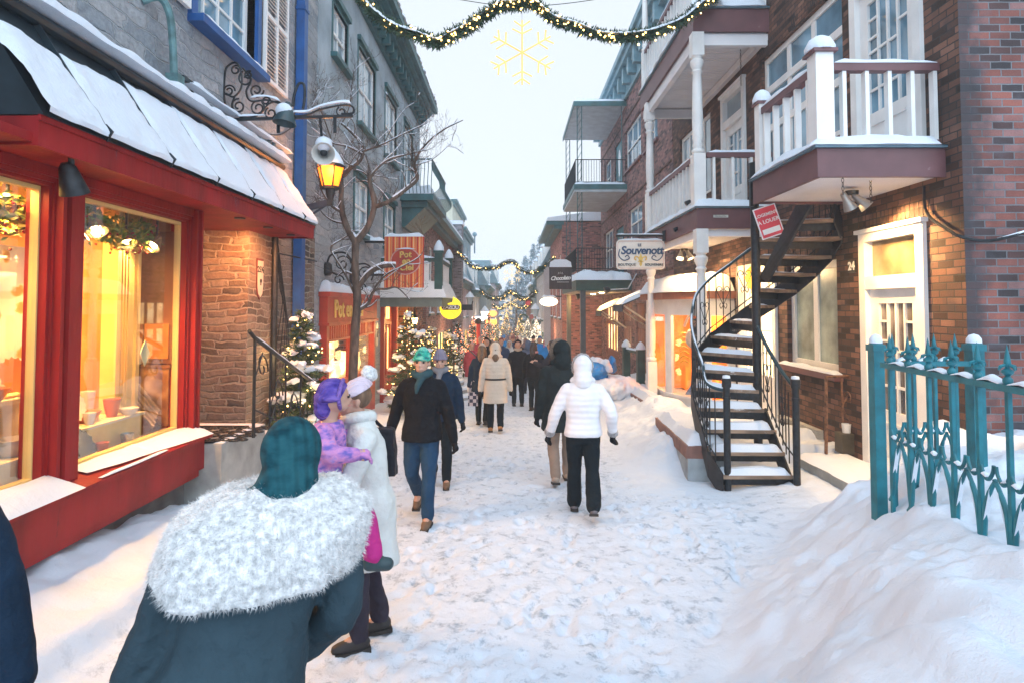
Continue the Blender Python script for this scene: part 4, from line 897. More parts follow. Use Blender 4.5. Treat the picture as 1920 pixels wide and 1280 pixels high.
m = snow_tube([L(0, b0+.05, bz+1.15), L(bo-.15, b0+.05, bz+1.15)], .06, .09, 2); snow_tube([L(bo-.05, b0+.15, bz+1.15), L(bo-.05, b1-.15, bz+1.15)], .06, .1, 3, m)
for a_ in (b0+.05, b1-.05): m.lathe(L(bo-.05, a_, bz+1.34), [(.14, 0), (.13, .1), (.05, .25), (.001, .29)], 12)
for k in range(5): m.lathe(L(.13+k*.26, b0+.05, bz+1.0), [(.1, 0), (.08, .06), (.001, .1)], 8)
part(t, 'snow', m, SNOW, True)
# teal iron balcony high on the stuccoed house
t = thing('iron_balcony', L(.5, 20, 5.1), 'teal wrought iron bowed balcony at the far top corner of the stuccoed house', 'balcony')
b0, b1, bo, bz = 18.1, 21.8, 1.0, 5.3
m = MB(); m.box(0, bo, b0, b1, bz-.12, bz+.08, L); m.box(0, bo-.2, b0+.2, b1-.2, bz-.3, bz-.12, L); m.hexa([L(0, b0+.3, bz-.9), L(.1, b0+.3, bz-.9), L(.1, b1-.3, bz-.9), L(0, b1-.3, bz-.9), L(0, b0+.3, bz-.3), L(bo-.3, b0+.3, bz-.3), L(bo-.3, b1-.3, bz-.3), L(0, b1-.3, bz-.3)]); part(t, 'floor', m, DTEAL)
def bow(o_, a_, dx, dy): return bez([L(o_, a_, bz+.06), L(o_+dx*.22, a_+dy*.22, bz+.25), L(o_+dx*.20, a_+dy*.2, bz+.5), L(o_, a_, bz+.85), L(o_, a_, bz+1.15)], 4)
n = 9
for k in range(n): part(t, 'baluster', MB().tube(bow(.06+k*(bo-.1)/(n-1), b0+.04, 0, -.6), .012, 5), DTEAL)
for k in range(24): part(t, 'baluster', MB().tube(bow(bo-.04, b0+.1+k*.155, 1, 0), .012, 5), DTEAL)
m = MB(); m.tube([L(0, b0+.04, bz+1.15), L(bo-.04, b0+.04, bz+1.15), L(bo-.04, b1-.04, bz+1.15)], .025, 6); part(t, 'rail', m, DTEAL)
part(t, 'snow', snow_sheet([L(.02, b0+.02, bz+.08), L(bo-.02, b0+.02, bz+.08), L(bo-.02, b1-.02, bz+.08), L(.02, b1-.02, bz+.08)], .28, 3), SNOW, True)
# brackets with snow between the two houses at the sign
t = thing('hanging_sign', P(758, 540, 13.8), 'red and orange striped hanging sign with a red oval and gold lettering', 'sign')
Ys = 13.8; c = P(758, 492, Ys); hw, hh = .455, .59
ST = stripes('sign_stripes', [(0, (.50, .03, .02)), (.28, (.72, .16, .02)), (.42, (.75, .42, .20)), (.62, (.72, .16, .02)), (.8, (.5, .03, .02)), (.88, (.75, .35, .12))], .14)
m = MB(); m.box(c.x-hw, c.x+hw, Ys-.03, Ys+.03, c.z-hh, c.z+hh); part(t, 'board', m, ST)
m = MB().prism([V((c.x+.035+.33*math.cos(q*.2618), Ys-.034, c.z+.02+.30*math.sin(q*.2618))) for q in range(24)], (0, -.012, 0)); part(t, 'oval', m, RED2)
m = MB().tube([V((c.x+.035+.335*math.cos(q*.2618), Ys-.042, c.z+.02+.305*math.sin(q*.2618))) for q in range(25)], .016, 6); part(t, 'oval_rim', m, mat('pink_rim', (.6, .3, .26), .5), True)
for s_, dz, dx in (('Pot', .15, 0), ('en', 0, .02), ('Ciel', -.15, .03)): part(t, 'lettering', text_mb(s_, .20, V((c.x+.035+dx, Ys-.052, c.z+.02+dz)), (1, 0, .05), (0, 0, 1), .012, .006), GOLD)
m = MB(); 
for dz in (hh-.12, -hh+.3): m.tube([L(0, Ys, c.z+dz), V((c.x-hw+.05, Ys, c.z+dz))], .03, 6)
part(t, 'arm', m, IRON)
m = snow_tube([V((c.x-hw, Ys, c.z+hh)), V((c.x+hw, Ys, c.z+hh))], .05, .10, 3)
for dz in (hh-.1, -hh+.32): snow_tube([L(.02, Ys, c.z+dz), V((c.x-hw, Ys, c.z+dz))], .1, .12, 5, m)
snow_tube([V((c.x-.2, Ys-.05, c.z+.30)), V((c.x+.26, Ys-.05, c.z+.30))], .02, .035, 6, m)
part(t, 'snow', m, SNOW, True)
for px_, py_, Y_, lab in ((640, 505, 10.9, 'scrolled black iron lamp bracket above the gold lettered shop board'), (682, 522, 12.6, 'second scrolled black iron bracket above the gold lettered shop board')):
    c = P(px_, py_, Y_); t = thing('scroll_bracket', c, lab, 'bracket'); m = MB()
    m.tube(bez([c+V((-.28, 0, .0)), c+V((-.2, 0, .25)), c+V((.05, 0, .3)), c+V((.2, 0, .12)), c+V((.16, 0, -.05))], 8), .018, 5); m.tube(spiral(c+V((.02, 0, .1)), .16, .03, 0, 9, (1, 0, 0), (0, 0, 1)), .013, 5); m.tube(spiral(c+V((-.05, 0, -.2)), .1, .02, 0, 7, (1, 0, 0), (0, 0, 1)), .014, 5); m.tube([c+V((-.28, 0, 0)), c+V((-.05, 0, -.12))], .02, 5)
    part(t, 'scrolls', m, IRON, True); m = MB(); m.lathe(c+V((-.26, 0, -.12)), [(.06, 0), (.1, .05), (.09, .2), (.05, .24)], 10); part(t, 'lamp_head', m, IRON, True)
# ---- bare tree
BARK = mat('bare_bark', (.10, .075, .06), .9, ns=16, na=.35, bs=26, bd=.006, stretch=(1, 1, .3))
TY = 9.8; t = thing('bare_tree', P(660, 785, TY), 'leafless street tree with snow along its branches in front of the craft shop', 'tree')
tr, sn = MB(), MB(); random.seed(11)
def limb(pts, r0, r1, snow=True, n=8):
    p = bez(pts, 5); k = len(p); rs = [.82*(r0+(r1-r0)*i/(k-1)) for i in range(k)]; rs = [r*(1+.12*noise.noise(q*6)) for r, q in zip(rs, p)]; tr.tube(p, rs, n)
    if snow:
        for i in range(k-1):
            d = (p[i+1]-p[i])
            if d.length and abs(d.z)/d.length < .86 and noise.noise(p[i]*3+V((5, 5, 5))) > -.28: sn.tube([p[i]+V((0, 0, rs[i]*.85+.004)), p[i+1]+V((0, 0, rs[i+1]*.85+.004))], [max(rs[i]*.78, .008)*(.9+.4*noise.noise(p[i]*9)), max(rs[i+1]*.72, .007)], 6)
    return p, rs
def twigs(p, rs, dens, ln, gen=0):
    for i in range(1, len(p)-1):
        if random.random() < dens:
            d = (p[i+1]-p[i]).normalized(); a = V((random.uniform(-1, 1), random.uniform(-.8, .8), random.uniform(-.4, 1))).normalized(); q = (d*.55+a*.8).normalized(); L_ = ln*random.uniform(.5, 1.2)
            pts = [p[i]]; cur = q
            for s_ in range(3): cur = (cur+V((random.gauss(0, .25), random.gauss(0, .2), random.gauss(.08, .2)))).normalized(); pts.append(pts[-1]+cur*L_/3)
            r = min(rs[i]*.5, .014 if gen == 0 else .007); pp, rr = limb(pts, r, .0028, gen == 0 and random.random() < .7, 5)
            if gen < 2: twigs(pp, rr, .30 if gen == 0 else .2, ln*.55, gen+1)
def T(px, py, dy=0): return P(px, py, TY+dy)
main = [
 ([T(660, 790), T(662, 700), T(666, 620), T(670, 560), T(666, 500), T(667, 452)], .098, .07, 0),
 ([T(667, 455), T(650, 425), T(640, 390), T(640, 350, .1), T(638, 320, .15)], .07, .045, .3),
 ([T(640, 330, .1), T(655, 318), T(676, 300), T(680, 275, .1), T(660, 250, .15), T(640, 232, .2)], .045, .02, .5),
 ([T(667, 455), T(690, 425), T(702, 385), T(695, 350), T(692, 330)], .07, .04, .3),
 ([T(702, 388), T(730, 378), T(762, 355, .1), T(783, 335, .1), T(777, 308, .1), T(795, 275, .2), T(830, 245, .2), T(868, 226, .3)], .05, .008, .55),
 ([T(692, 345), T(700, 325), T(728, 300), T(765, 290, .1), T(800, 282, .2)], .03, .006, .5),
 ([T(680, 285), T(720, 270), T(760, 250, .1), T(800, 232, .2)], .022, .006, .6),
 ([T(680, 290), T(650, 275), T(625, 270, -.1), T(600, 258, -.2)], .022, .006, .5),
 ([T(645, 400), T(620, 385, -.1), T(600, 350, -.2), T(604, 330, -.2)], .03, .006, .4),
 ([T(650, 420), T(625, 415), T(603, 398), T(590, 370)], .02, .005, .4),
 ([T(668, 545), T(690, 515), T(715, 500), T(742, 498)], .055, .045, .1),
 ([T(668, 560), T(650, 520), T(632, 490, -.1), T(620, 465, -.1), T(640, 450), T(655, 440)], .022, .012, .3),
 ([T(672, 582), T(690, 570), T(702, 545), T(725, 542), T(745, 540, .1), T(768, 562, .2)], .04, .008, .3),
 ([T(702, 540), T(725, 515), T(755, 500, -.1), T(790, 478, -.2), T(800, 440, -.2)], .02, .005, .3),
 ([T(660, 515), T(645, 510), T(632, 520)], .02, .01, .2),
 ([T(640, 350), T(632, 300, .1), T(610, 230, .2), T(590, 180, .3), T(575, 130, .3)], .02, .004, .7),
 ([T(640, 235, .2), T(655, 200, .2), T(660, 160, .3), T(666, 120, .3)], .014, .004, .7),
 ([T(626, 270, -.1), T(600, 240, .1), T(585, 200, .2), T(600, 165, .2)], .012, .004, .7),
 ([T(720, 270), T(735, 240), T(760, 205), T(785, 190)], .01, .004, .6),
 ([T(777, 310, .1), T(810, 300, .2), T(845, 270, .3)], .01, .004, .6)]
for pts, r0, r1, dens in main:
    p, rs = limb(pts, r0, r1, True, 10)
    if dens: twigs(p, rs, dens, .5)
part(t, 'trunk_and_limbs', tr, BARK, True, recalc=False); part(t, 'snow', sn, SNOW, True, recalc=False)

# ---- fir trees with light strings
NEEDLE = [mat('fir_needles', (.028, .065, .035), .7, ns=20, na=.35), mat('fir_needles_light', (.07, .11, .04), .7, ns=20, na=.35)]
FAIRY = emit('fairy_light', (1, .56, .16), 5, False)
def fir(base, h, r, lab, group, seed, nlights=90, wires=True, snowy=.8, dens=1.0, lit=5):
    random.seed(seed); t = thing('lit_fir_tree', base, lab, 'christmas tree', group); base = V(base)
    part(t, 'trunk', MB().tube([base, base+V((0, 0, h*.95))], [.03, .006], 6), BARK)
    ng, ng2, sn = MB(), MB(), MB(); lights = MB(); tips = []
    n = int(110*dens)
    for i in range(n):
        f = (i+.5)/n; z = h*(.08+.9*f**.9); L_ = r*(1-f)**.8*random.uniform(.75, 1.12)+.05; a = i*2.39996+random.uniform(-.3, .3)
        d = V((math.cos(a), math.sin(a), random.uniform(-.25, .12))); p0 = base+V((0, 0, z)); p1 = p0+d*L_; tips.append((p0, p1)); k = int(16+L_*120*dens)
        for j in range(k):
            s = .15+.85*j/k; p = p0.lerp(p1, s); nd = (d+V((random.uniform(-1, 1), random.uniform(-1, 1), random.uniform(-.5, .8)))).normalized(); e = nd.orthogonal().normalized()*.010; ln = random.uniform(.06, .12)*(1.1-.4*f)
            q = p+V((random.gauss(0, .015), random.gauss(0, .015), random.gauss(0, .01)))
            (ng if random.random() < .75 else ng2).add([q-e, q+e, q+nd*ln+e*.3, q+nd*ln-e*.3], [(0, 1, 2, 3)])
        if random.random() < snowy*.4:
            c = p0.lerp(p1, random.uniform(.65, .95))+V((0, 0, .035)); w = random.uniform(.035, .12)*(1.15-.5*f)*(.8+r)
            for _ in range(3): sn.ball(c+V((random.gauss(0, w*.6), random.gauss(0, w*.6), random.gauss(-.01, .015))), (w*random.uniform(.6, 1.2), w*random.uniform(.5, 1), w*random.uniform(.25, .5)), 8, 6, Matrix.Rotation(a, 3, 'Z'))
    for v in sn.v: v += V((noise.noise(v*14), noise.noise(v*14+V((3, 3, 3))), noise.noise(v*14+V((7, 7, 7)))))*.05
    for i in range(nlights):
        p0, p1 = random.choice(tips); c = p0.lerp(p1, random.uniform(.5, 1.08))+V((random.gauss(0, .02), random.gauss(0, .02), random.gauss(0, .02))); lights.ball(c, .0115*random.uniform(.8, 1.3), 6, 4)
    cr = part(t, 'crown', ng, NEEDLE[0], recalc=False); part(t, 'young_shoots', ng2, NEEDLE[1], recalc=False); part(t, 'snow', sn, SNOW, True)
    part(t, 'light_string', lights, FAIRY, True)
    if lit:
        for k in range(3): a = k*2.1-1.2; lamp(base+V((math.cos(a)*r*.8, -abs(math.sin(a))*r*.8-.1, h*(.25+.22*k))), 'POINT', lit, (1, .62, .22), .12, parent=t, name='fairy_glow')
    return t
g_ = 'fir trees with warm light strings'
fir(V((-2.93, 8.4, gz(-2.93, 8.4)-.05)), 2.2, .44, 'nearest fir with warm lights and snow behind the black stair railing', g_, 5, 110)
fir(V((-2.35, 13.6, gz(-2.35, 13.6))), 2.45, .50, 'tall dark lit fir directly right of the red panelled door', g_, 6, 120, dens=.9)
fir(V((-2.15, 15.0, gz(-2.15, 15))), 2.0, .42, 'lit fir half hidden behind the tall one right of the red door', g_, 7, 100, dens=.7)
fir(V((-2.35, 17.2, gz(-2.35, 17.2))), 2.1, .36, 'slim snowy lit fir before the left porch arch', g_, 8, 90, dens=.7)
fir(V((-1.95, 18.6, gz(-1.95, 18.6))), 2.0, .42, 'lit fir standing under the round yellow hanging sign', g_, 9, 90, dens=.7)
# snow covered steps with railing below the yellow sign
t = thing('round_steps', V((-1.7, 17.6, -.75)), 'round snowy stone steps with an iron handrail under the yellow sign', 'steps')
m = MB()
for k in range(3): m.lathe(V((-2.2, 18.2, -.85)), [(1.35-.3*k, 0), (1.35-.3*k, .2+.17*k)], 24)
part(t, 'steps', m, CONC)
m = MB()
for k in range(3): m.lathe(V((-2.2, 18.2, -.65+.17*k)), [(1.36-.3*k, 0), (1.34-.3*k, .06), (1.2-.3*k, .075), (.1, .08)], 24)
part(t, 'snow', m, SNOW, True)
m = MB(); a_, b_ = P(862, 640, 18.4), P(893, 668, 16.8); m.tube([P(835, 640, 18.6), a_, b_, b_+V((0, 0, -.8))], .022, 6); m.tube([P(851, 668, 16.4), P(851, 700, 16.4)], .02, 6); m.tube([P(835, 655, 17.2), P(851, 666, 16.4)], .022, 6)
part(t, 'handrail', m, IRON, True)
# ---- round yellow sign
c = P(845, 578, 16.8); t = thing('hanging_sign', c-V((0, 0, .3)), 'round bright yellow hanging sign reading ZAZOU in white on a dark band', 'sign')
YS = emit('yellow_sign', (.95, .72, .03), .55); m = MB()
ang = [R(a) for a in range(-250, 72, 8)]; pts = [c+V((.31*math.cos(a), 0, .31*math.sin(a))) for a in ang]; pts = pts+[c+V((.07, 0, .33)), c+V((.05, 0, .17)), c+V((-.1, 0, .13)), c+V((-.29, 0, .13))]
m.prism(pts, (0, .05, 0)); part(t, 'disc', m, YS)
m = MB(); pl = [V((c.x+(.19 if abs(a) < 90 else -.19)+.075*math.cos(R(a)), c.y-.008, c.z+.02+.075*math.sin(R(a)))) for a in list(range(-90, 91, 20))]+[V((c.x-.19+.075*math.cos(R(a)), c.y-.008, c.z+.02+.075*math.sin(R(a)))) for a in range(90, 271, 20)]
m.prism(pl, (0, -.012, 0)); part(t, 'band', m, mat('brown_band', (.06, .03, .02), .5)); part(t, 'lettering', text_mb('ZAZOU', .145, V((c.x, c.y-.026, c.z+.018)), (1, 0, 0), (0, 0, 1), .01, .006, space=.85), mat('white_lettering', (.8, .8, .76), .4, na=.02))
m = MB()
for k in range(6): z = c.z-.10-.03*k; w = math.sqrt(max(0, .28**2-(z-c.z)**2)); m.tube([V((c.x+.0+.02*k, c.y-.01, z)), V((c.x+w, c.y-.01, z+.03))], .005, 4)
part(t, 'wave_lines', m, GOLD)
m = MB(); m.bar(c+V((.3, .02, .02)), c+V((.62, .02, .02)), .12, .16); m.bar(c+V((.6, .02, .1)), L(0, 17.6, c.z+.1) if False else c+V((.62, .02, .2)), .03); m.tube([c+V((-.3, .02, .05)), L(1.4, 16.9, c.z+.05), L(0, 17.9, c.z+.05)], .02, 5); part(t, 'bracket', m, IRON)
# ================================================================== RIGHT SIDE
BRD = brick('brown_brick', (.21, .095, .06), (.12, .06, .042), (.045, .04, .038), .6, .215, .078, soot=(.045, .04, .042))
BRR = brick('red_brick_side', (.40, .15, .13), (.19, .095, .10), (.24, .25, .27), .5, .215, .078, soot=(.10, .10, .12), corner=(.045, .042, .048), pal=[(.05, .04, .045), (.13, .06, .055), (.27, .09, .07), (.36, .12, .09), (.31, .12, .10), (.38, .19, .18)])
BRB = brick('mid_red_brick', (.32, .15, .135), (.20, .105, .10), (.24, .21, .22), .8)
BRO = brick('orange_red_brick', (.40, .13, .09), (.28, .09, .07), (.36, .30, .29), .8, .22, .085)
DW = mat('white_joinery', (.80, .79, .77), .45, ns=3, na=.05, bs=30, bd=.001)
def terrace(x, y): return gz(x, y)
# ---- corner house of brown brick
t = thing('corner_brick_house', Rt(0, 6.1, -.3), 'dark brown brick corner house with white painted balconies and red brick end wall', 'house')
DOOR = (6.6, 7.83, -.08, 2.88); GW = (8.45, 10.0, 1.0, 2.62); SD = (10.35, 12.1, .0, 2.75)
UD = (6.56, 7.93, 3.66, 6.75); UW = (8.18, 10.85, 4.35, 6.45); PD = (11.6, 12.9, 3.66, 6.45); PW = (13.7, 16.2, 4.6, 6.5)
WX = 16.9; HA = 12.2
m = MB(); wall(m, Rt, 0, 6.05, WX, -1.3, HA, [DOOR, GW, SD, UD, UW, PD, PW, (12.3, 16.3, -1.3, 2.55)], .22); part(t, 'street_wall', m, BRD)
m = MB(); m.quad(Rt(.0, 6.05, -1), Rt(-8, 6.05, -1), Rt(-8, 6.05, HA), Rt(0, 6.05, HA)); m.quad(Rt(0, WX, -1), Rt(-8, WX, -1), Rt(-8, WX, HA), Rt(0, WX, HA)); m.quad(Rt(-8, 6.05, -1), Rt(-8, WX, -1), Rt(-8, WX, HA), Rt(-8, 6.05, HA)); m.quad(Rt(0, 6.05, HA), Rt(0, WX, HA), Rt(-8, WX, HA), Rt(-8, 6.05, HA)); part(t, 'end_wall', m, BRR)
for h in (DOOR, GW, UD, UW, PD, PW):   # soldier course above each opening
    m = MB(); a = h[0]-.12
    while a < h[1]+.12: m.box(4.6-.006, 4.6+.05, a, a+.068, h[3]+.06, h[3]+.27); a += .078
    part(t, 'soldier_course', m, BRD)
def french(parent, h, lit, knob=True, nm='door', cols=4):
    a0, a1, z0, z1 = h; f = MB(); k = .13; zt = z1-.62
    f.box(-.1, .05, a0, a0+k, z0, z1, Rt); f.box(-.1, .05, a1-k, a1, z0, z1, Rt); f.box(-.1, .049, a0+k, a1-k, z1-.11, z1, Rt); f.box(-.1, .045, a0+k, a1-k, zt-.1, zt+.06, Rt); f.box(-.12, .09, a0-.03, a1+.03, z1, z1+.05, Rt)
    fr = part(parent, nm, f, DW)
    g = MB(); g.box(-.075, -.06, a0+k, a1-k, zt, z1-.1, Rt); part(fr, 'transom_pane', g, lit[0])
    l = MB(); b0, b1 = a0+k, a1-k; p = .17; l.box(-.08, -.02, b0, b0+p, z0, zt-.1, Rt); l.box(-.08, -.02, b1-p, b1, z0, zt-.1, Rt); l.box(-.08, -.021, b0+p, b1-p, zt-.28, zt-.1, Rt); l.box(-.08, -.021, b0+p, b1-p, z0, z0+.75, Rt)
    g0, g1, gz0, gz1 = b0+p, b1-p, z0+.75, zt-.28; w_ = (g1-g0)/cols
    for i in range(1, cols): l.box(-.08, -.028, g0+w_*i-.017, g0+w_*i+.017, gz0, gz1, Rt)
    for z in (gz1-.22, gz1-.46): l.box(-.08, -.030, g0, g0+w_, z-.014, z+.014, Rt); l.box(-.08, -.030, g1-w_, g1, z-.014, z+.014, Rt)
    for z in ((gz0+gz1)/2+.08, gz0+.3): l.box(-.08, -.031, g0+w_, g1, z-.016, z+.016, Rt)
    l.box(-.08, -.005, b0+.22, b1-.22, z0+.14, z0+.17, Rt); l.box(-.08, -.005, b0+.22, b1-.22, z0+.58, z0+.61, Rt)
    lf = part(fr, 'door_leaf', l, DW); g = MB(); g.box(-.065, -.055, g0-.01, g1+.01, gz0-.01, gz1+.01, Rt); part(lf, 'pane', g, lit[1]) if False else part(fr, 'pane', g, lit[1])
    if knob: part(fr, 'knob', MB().ball(Rt(.03, b1-.07, z0+.95), .035, 10, 6), mat('brass', (.5, .36, .15), .3, metal=.9), True); part(fr, 'letter_flap', MB().box(-.02, -.008, b1-.12, b1-.04, z0+1.35, z0+1.5, Rt), DW)
    return fr
french(t, DOOR, (mat('dim_brown_pane', (.20, .15, .09), .1, ns=2, na=.4), mat('door_pane_reflecting', (.13, .115, .11), .05, ns=2.5, na=.7, spec=.9)))
french(t, UD, (BLUEGLASS, BLUEGLASS), False, 'balcony_door'); french(t, PD, (PALEGLASS, BLUEGLASS), False, 'balcony_door', 3)
window(t, Rt, GW, DW, mat('frosted_green_pane', (.30, .37, .34), .25, ns=2.2, na=.3), inset=.1, nx=2, nz=1, fw=.11, mw=.13, sill=MAROON, so=.13)
f = window(t, Rt, UW, DW, BLUEGLASS, inset=.08, nx=3, nz=1, fw=.10, mw=.12); m = MB()
for z in (5.85, 5.15): m.box(-.12, -.055, 8.28, 10.75, z-.06, z+.06, Rt)
part(f, 'transom', m, DW)
f = window(t, Rt, PW, DW, PALEGLASS, inset=.08, nx=4, nz=2, fw=.09, mw=.08, sash=True)
# lit white souvenir shop door and its little windows behind the stair
a0, a1, z0, z1 = SD; m = MB(); m.box(-.1, .05, a0, a0+.12, z0, z1, Rt); m.box(-.1, .05, a1-.12, a1, z0, z1, Rt); m.box(-.1, .049, a0+.12, a1-.12, z1-.55, z1, Rt); m.box(-.1, .02, a0+.12, a1-.12, z0, z0+.7, Rt); m.box(-.1, .035, a0+.8, a0+.92, z0+.7, z1-.55, Rt)
fr = part(t, 'shop_door', m, DW); m = MB()
for i in range(1, 4): m.box(-.08, -.03, a0+.92+.2*i-.015, a0+.92+.2*i+.015, z0+.7, z1-.55, Rt)
for z in (z0+1.1, z0+1.5, z0+1.9): m.box(-.08, -.032, a0+.12, a1-.12, z-.015, z+.015, Rt)
part(fr, 'glazing_bars', m, DW); part(fr, 'pane', MB().box(-.07, -.06, a0+.12, a1-.12, z0+.7, z1-.55, Rt), emit('pale_lit_pane', (1, .80, .52), 1.0))
m = MB()
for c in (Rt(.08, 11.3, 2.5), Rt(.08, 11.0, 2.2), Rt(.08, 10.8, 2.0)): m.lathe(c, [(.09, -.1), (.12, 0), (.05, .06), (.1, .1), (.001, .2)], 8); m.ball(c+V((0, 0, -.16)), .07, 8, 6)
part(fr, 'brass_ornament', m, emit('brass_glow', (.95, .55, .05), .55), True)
# house number 24
t2 = thing('house_number', Rt(.0, 8.1, 2.2), 'small black house number plaque reading 24 beside the white lit door', 'sign'); c = PX(1598, 500, 4.59)
part(t2, 'plate', MB().box(4.578, 4.599, c.y-.085, c.y+.085, c.z-.085, c.z+.085), BLK); part(t2, 'lettering', text_mb('24', .155, c+V((-.014, 0, 0)), (0, -1, 0), (0, 0, 1), .006, .005), mat('white_lettering', (.8, .8, .76), .4, na=.02))
# cable swooping round the corner
m = MB(); m.tube(bez([PX(1732, 350, 4.56), PX(1738, 400, 4.55), PX(1775, 430, 4.54), PX(1805, 445, 4.56), P(1850, 452, 6.0), P(1900, 442, 5.9), P(2000, 410, 5.8)], 10), .016, 6); tt = solo('power_cable', m, IRON, 'thick black cable swooping round the brick corner above the teal fence', 'cable', smooth=True)
m = snow_tube(bez([P(1862, 451, 5.99), P(1900, 442, 5.9), P(1990, 413, 5.8)], 6), .014, .02, 3); m2 = MB(); part(tt, 'snow', m, SNOW, True)
for (px, py, lab) in ((1560, 820, 'grey'),): pass
# step, railing stub, box at the door
t = thing('door_step', V((4.2, 7.4, -.2)), 'snowy stone step in front of the lit white door numbered 24', 'step')
m = MB(); m.box(3.86, 4.6, 6.5, 8.2, -.6, -.07); part(t, 'slab', m, CONC); part(t, 'snow', snow_sheet([V((3.85, 6.5, -.07)), V((4.59, 6.5, -.07)), V((4.59, 8.22, -.07)), V((3.85, 8.22, -.07))], .05, 4, rough=.6), SNOW, True)
t = thing('rusty_handrail', PX(1560, 850, 4.2), 'rusty iron handrail with a scroll beside the lit door step', 'handrail'); RUST = mat('rusty_iron', (.16, .075, .04), .8, ns=20, na=.4, bs=60, bd=.002)
q = [P(1549, 850, 8.0), P(1549, 706, 8.0), P(1605, 704, 8.3)]; m = MB().tube([q[0], q[1], q[2]], .022, 8); m.tube([P(1578, 706, 8.15), P(1580, 790, 8.15)], .014, 6); m.tube(bez([q[2], P(1600, 730, 8.3), P(1580, 760, 8.2), P(1595, 790, 8.2)], 6), .012, 5); m.tube(spiral(P(1590, 745, 8.2), .09, .02, 0, 8, (0, 1, 0), (0, 0, 1)), .01, 5); part(t, 'rail', m, RUST, True)
m = MB(); c = P(1588, 845, 8.2); m.box(c.x-.11, c.x+.11, c.y-.1, c.y+.1, c.z-.02, c.z+.25); t = solo('metal_box', m, mat('dull_metal_box', (.10, .085, .06), .6, metal=.4), 'dull metal box standing on the snowy step with a white cup on top', 'box')
solo('paper_cup', MB().lathe(V((c.x, c.y, c.z+.25)), [(.05, 0), (.06, .12), (.05, .12), (.045, .02)], 14), mat('white_paper', (.8, .8, .78), .6, na=.02), 'white cup standing on the metal box by the door step', 'cup', smooth=True)
t = thing('cellar_vent', PX(1520, 820, 4.55), 'low concrete framed cellar vent at the foot of the brick wall behind the stair', 'vent'); m = MB(); m.box(4.5, 4.6, 8.9, 10.2, -.35, .12); part(t, 'frame', m, CONC); part(t, 'grille', MB().box(4.47, 4.5, 9.0, 10.1, -.25, .05), mat('brown_grille', (.12, .09, .06), .7))

# ---- balconies: floor slab, maroon fascia, posts, rails, snow
BOARD = mat('white_ceiling_boards', (.76, .74, .75), .6, ns=2, na=.05, wear=((.35, .30, .27), 7, .7))
def balcony(name, lab, a0, a1, xo, zb, zt, rail=1.0, seed=0, group=None, snow_t=.10, bal=.24, ends=('near', 'out'), boards=True):
    t = thing(name, V(((xo+4.6)/2, a0, zb)), lab, 'balcony', group)
    m = MB(); m.box(xo, xo+.045, a0, a1, zb, zt); m.box(xo+.045, 4.6, a0, a0+.045, zb+.001, zt-.001); m.box(xo+.045, 4.6, a1-.045, a1, zb, zt-.001); part(t, 'fascia', m, MAROON)
    m = MB(); m.box(xo-.04, 4.6, a0-.04, a1+.04, zt, zt+.03); part(t, 'edge_strip', m, mat('grey_blue_metal3', (.12, .2, .25), .5))
    m = MB(); m.box(xo+.045, 4.6, a0+.045, a1-.045, zb+.03, zb+.09)
    if boards:
        y = a0+.12
        while y < a1-.1: m.box(xo+.05, 4.6, y, y+.012, zb+.022, zb+.03); y += .11
    part(t, 'soffit', m, BOARD)
    part(t, 'snow', snow_sheet([V((xo-.05, a0-.05, zt+.03)), V((4.59, a0-.05, zt+.03)), V((4.59, a1+.03, zt+.03)), V((xo-.05, a1+.03, zt+.03))], snow_t, seed, rough=.35, edge=.16), SNOW, True)
    return t
NB = balcony('near_balcony' if False else 'timber_balcony', 'near white railed balcony with maroon fascia and thick snow over the lit door', 6.28, 7.98, 3.24, 3.31, 3.62, seed=2, snow_t=.13, boards=False)
def post_sq(t, x, y, z0, z1, w_=.17, cap=True, snow=True):
    m = MB(); m.box(x-w_/2, x+w_/2, y-w_/2, y+w_/2, z0, z1); p = part(t, 'post', m, DW)
    if cap: c = MB(); c.box(x-w_*.68, x+w_*.68, y-w_*.68, y+w_*.68, z1, z1+.035); part(p, 'cap', c, MAROON)
    if snow: part(p, 'snow', MB().lathe(V((x, y, z1+.034)), [(w_*.8, 0), (w_*.82, .05), (w_*.6, .13), (w_*.25, .17), (.001, .175)], 14), SNOW, True)
def rail_run(t, p, q, z, zb, pitch=.2, bw=.07, seed=0, skip=.12):
    p, q = V((p[0], p[1], 0)), V((q[0], q[1], 0)); L_ = (q-p).length; d = (q-p)/L_; s_ = V((d.y, -d.x, 0)); Z = V((0, 0, 1))
    m = MB(); m.bar(p+Z*z, q+Z*z, .10, .085); part(t, 'handrail', m, MAROON)
    m = MB(); m.bar(p+Z*(zb+.06), q+Z*(zb+.06), .06, .05); part(t, 'bottom_rail', m, MAROON)
    part(t, 'snow', snow_tube([p+Z*(z+.04)+d*.03, q+Z*(z+.04)-d*.03], .062, .07, seed, n=9), SNOW, True)
    n = int((L_-skip)/pitch)
    for k in range(n): c = p+d*(skip+(L_-skip*1.3)*k/max(1, n-1)); m = MB(); m.bar(c+Z*(zb+.08), c+Z*(z-.04), bw*.55, bw, s_); part(t, 'baluster', m, DW)
zf = 3.65
post_sq(NB, 3.34, 6.38, zf, 4.66, .19); post_sq(NB, 3.34, 7.88, zf, 4.62, .15)
rail_run(NB, (3.44, 6.38), (4.6, 6.38), 4.52, zf, .19, .075, 3, .14); rail_run(NB, (3.34, 6.48), (3.34, 7.8), 4.52, zf, .2, .07, 4, .14)
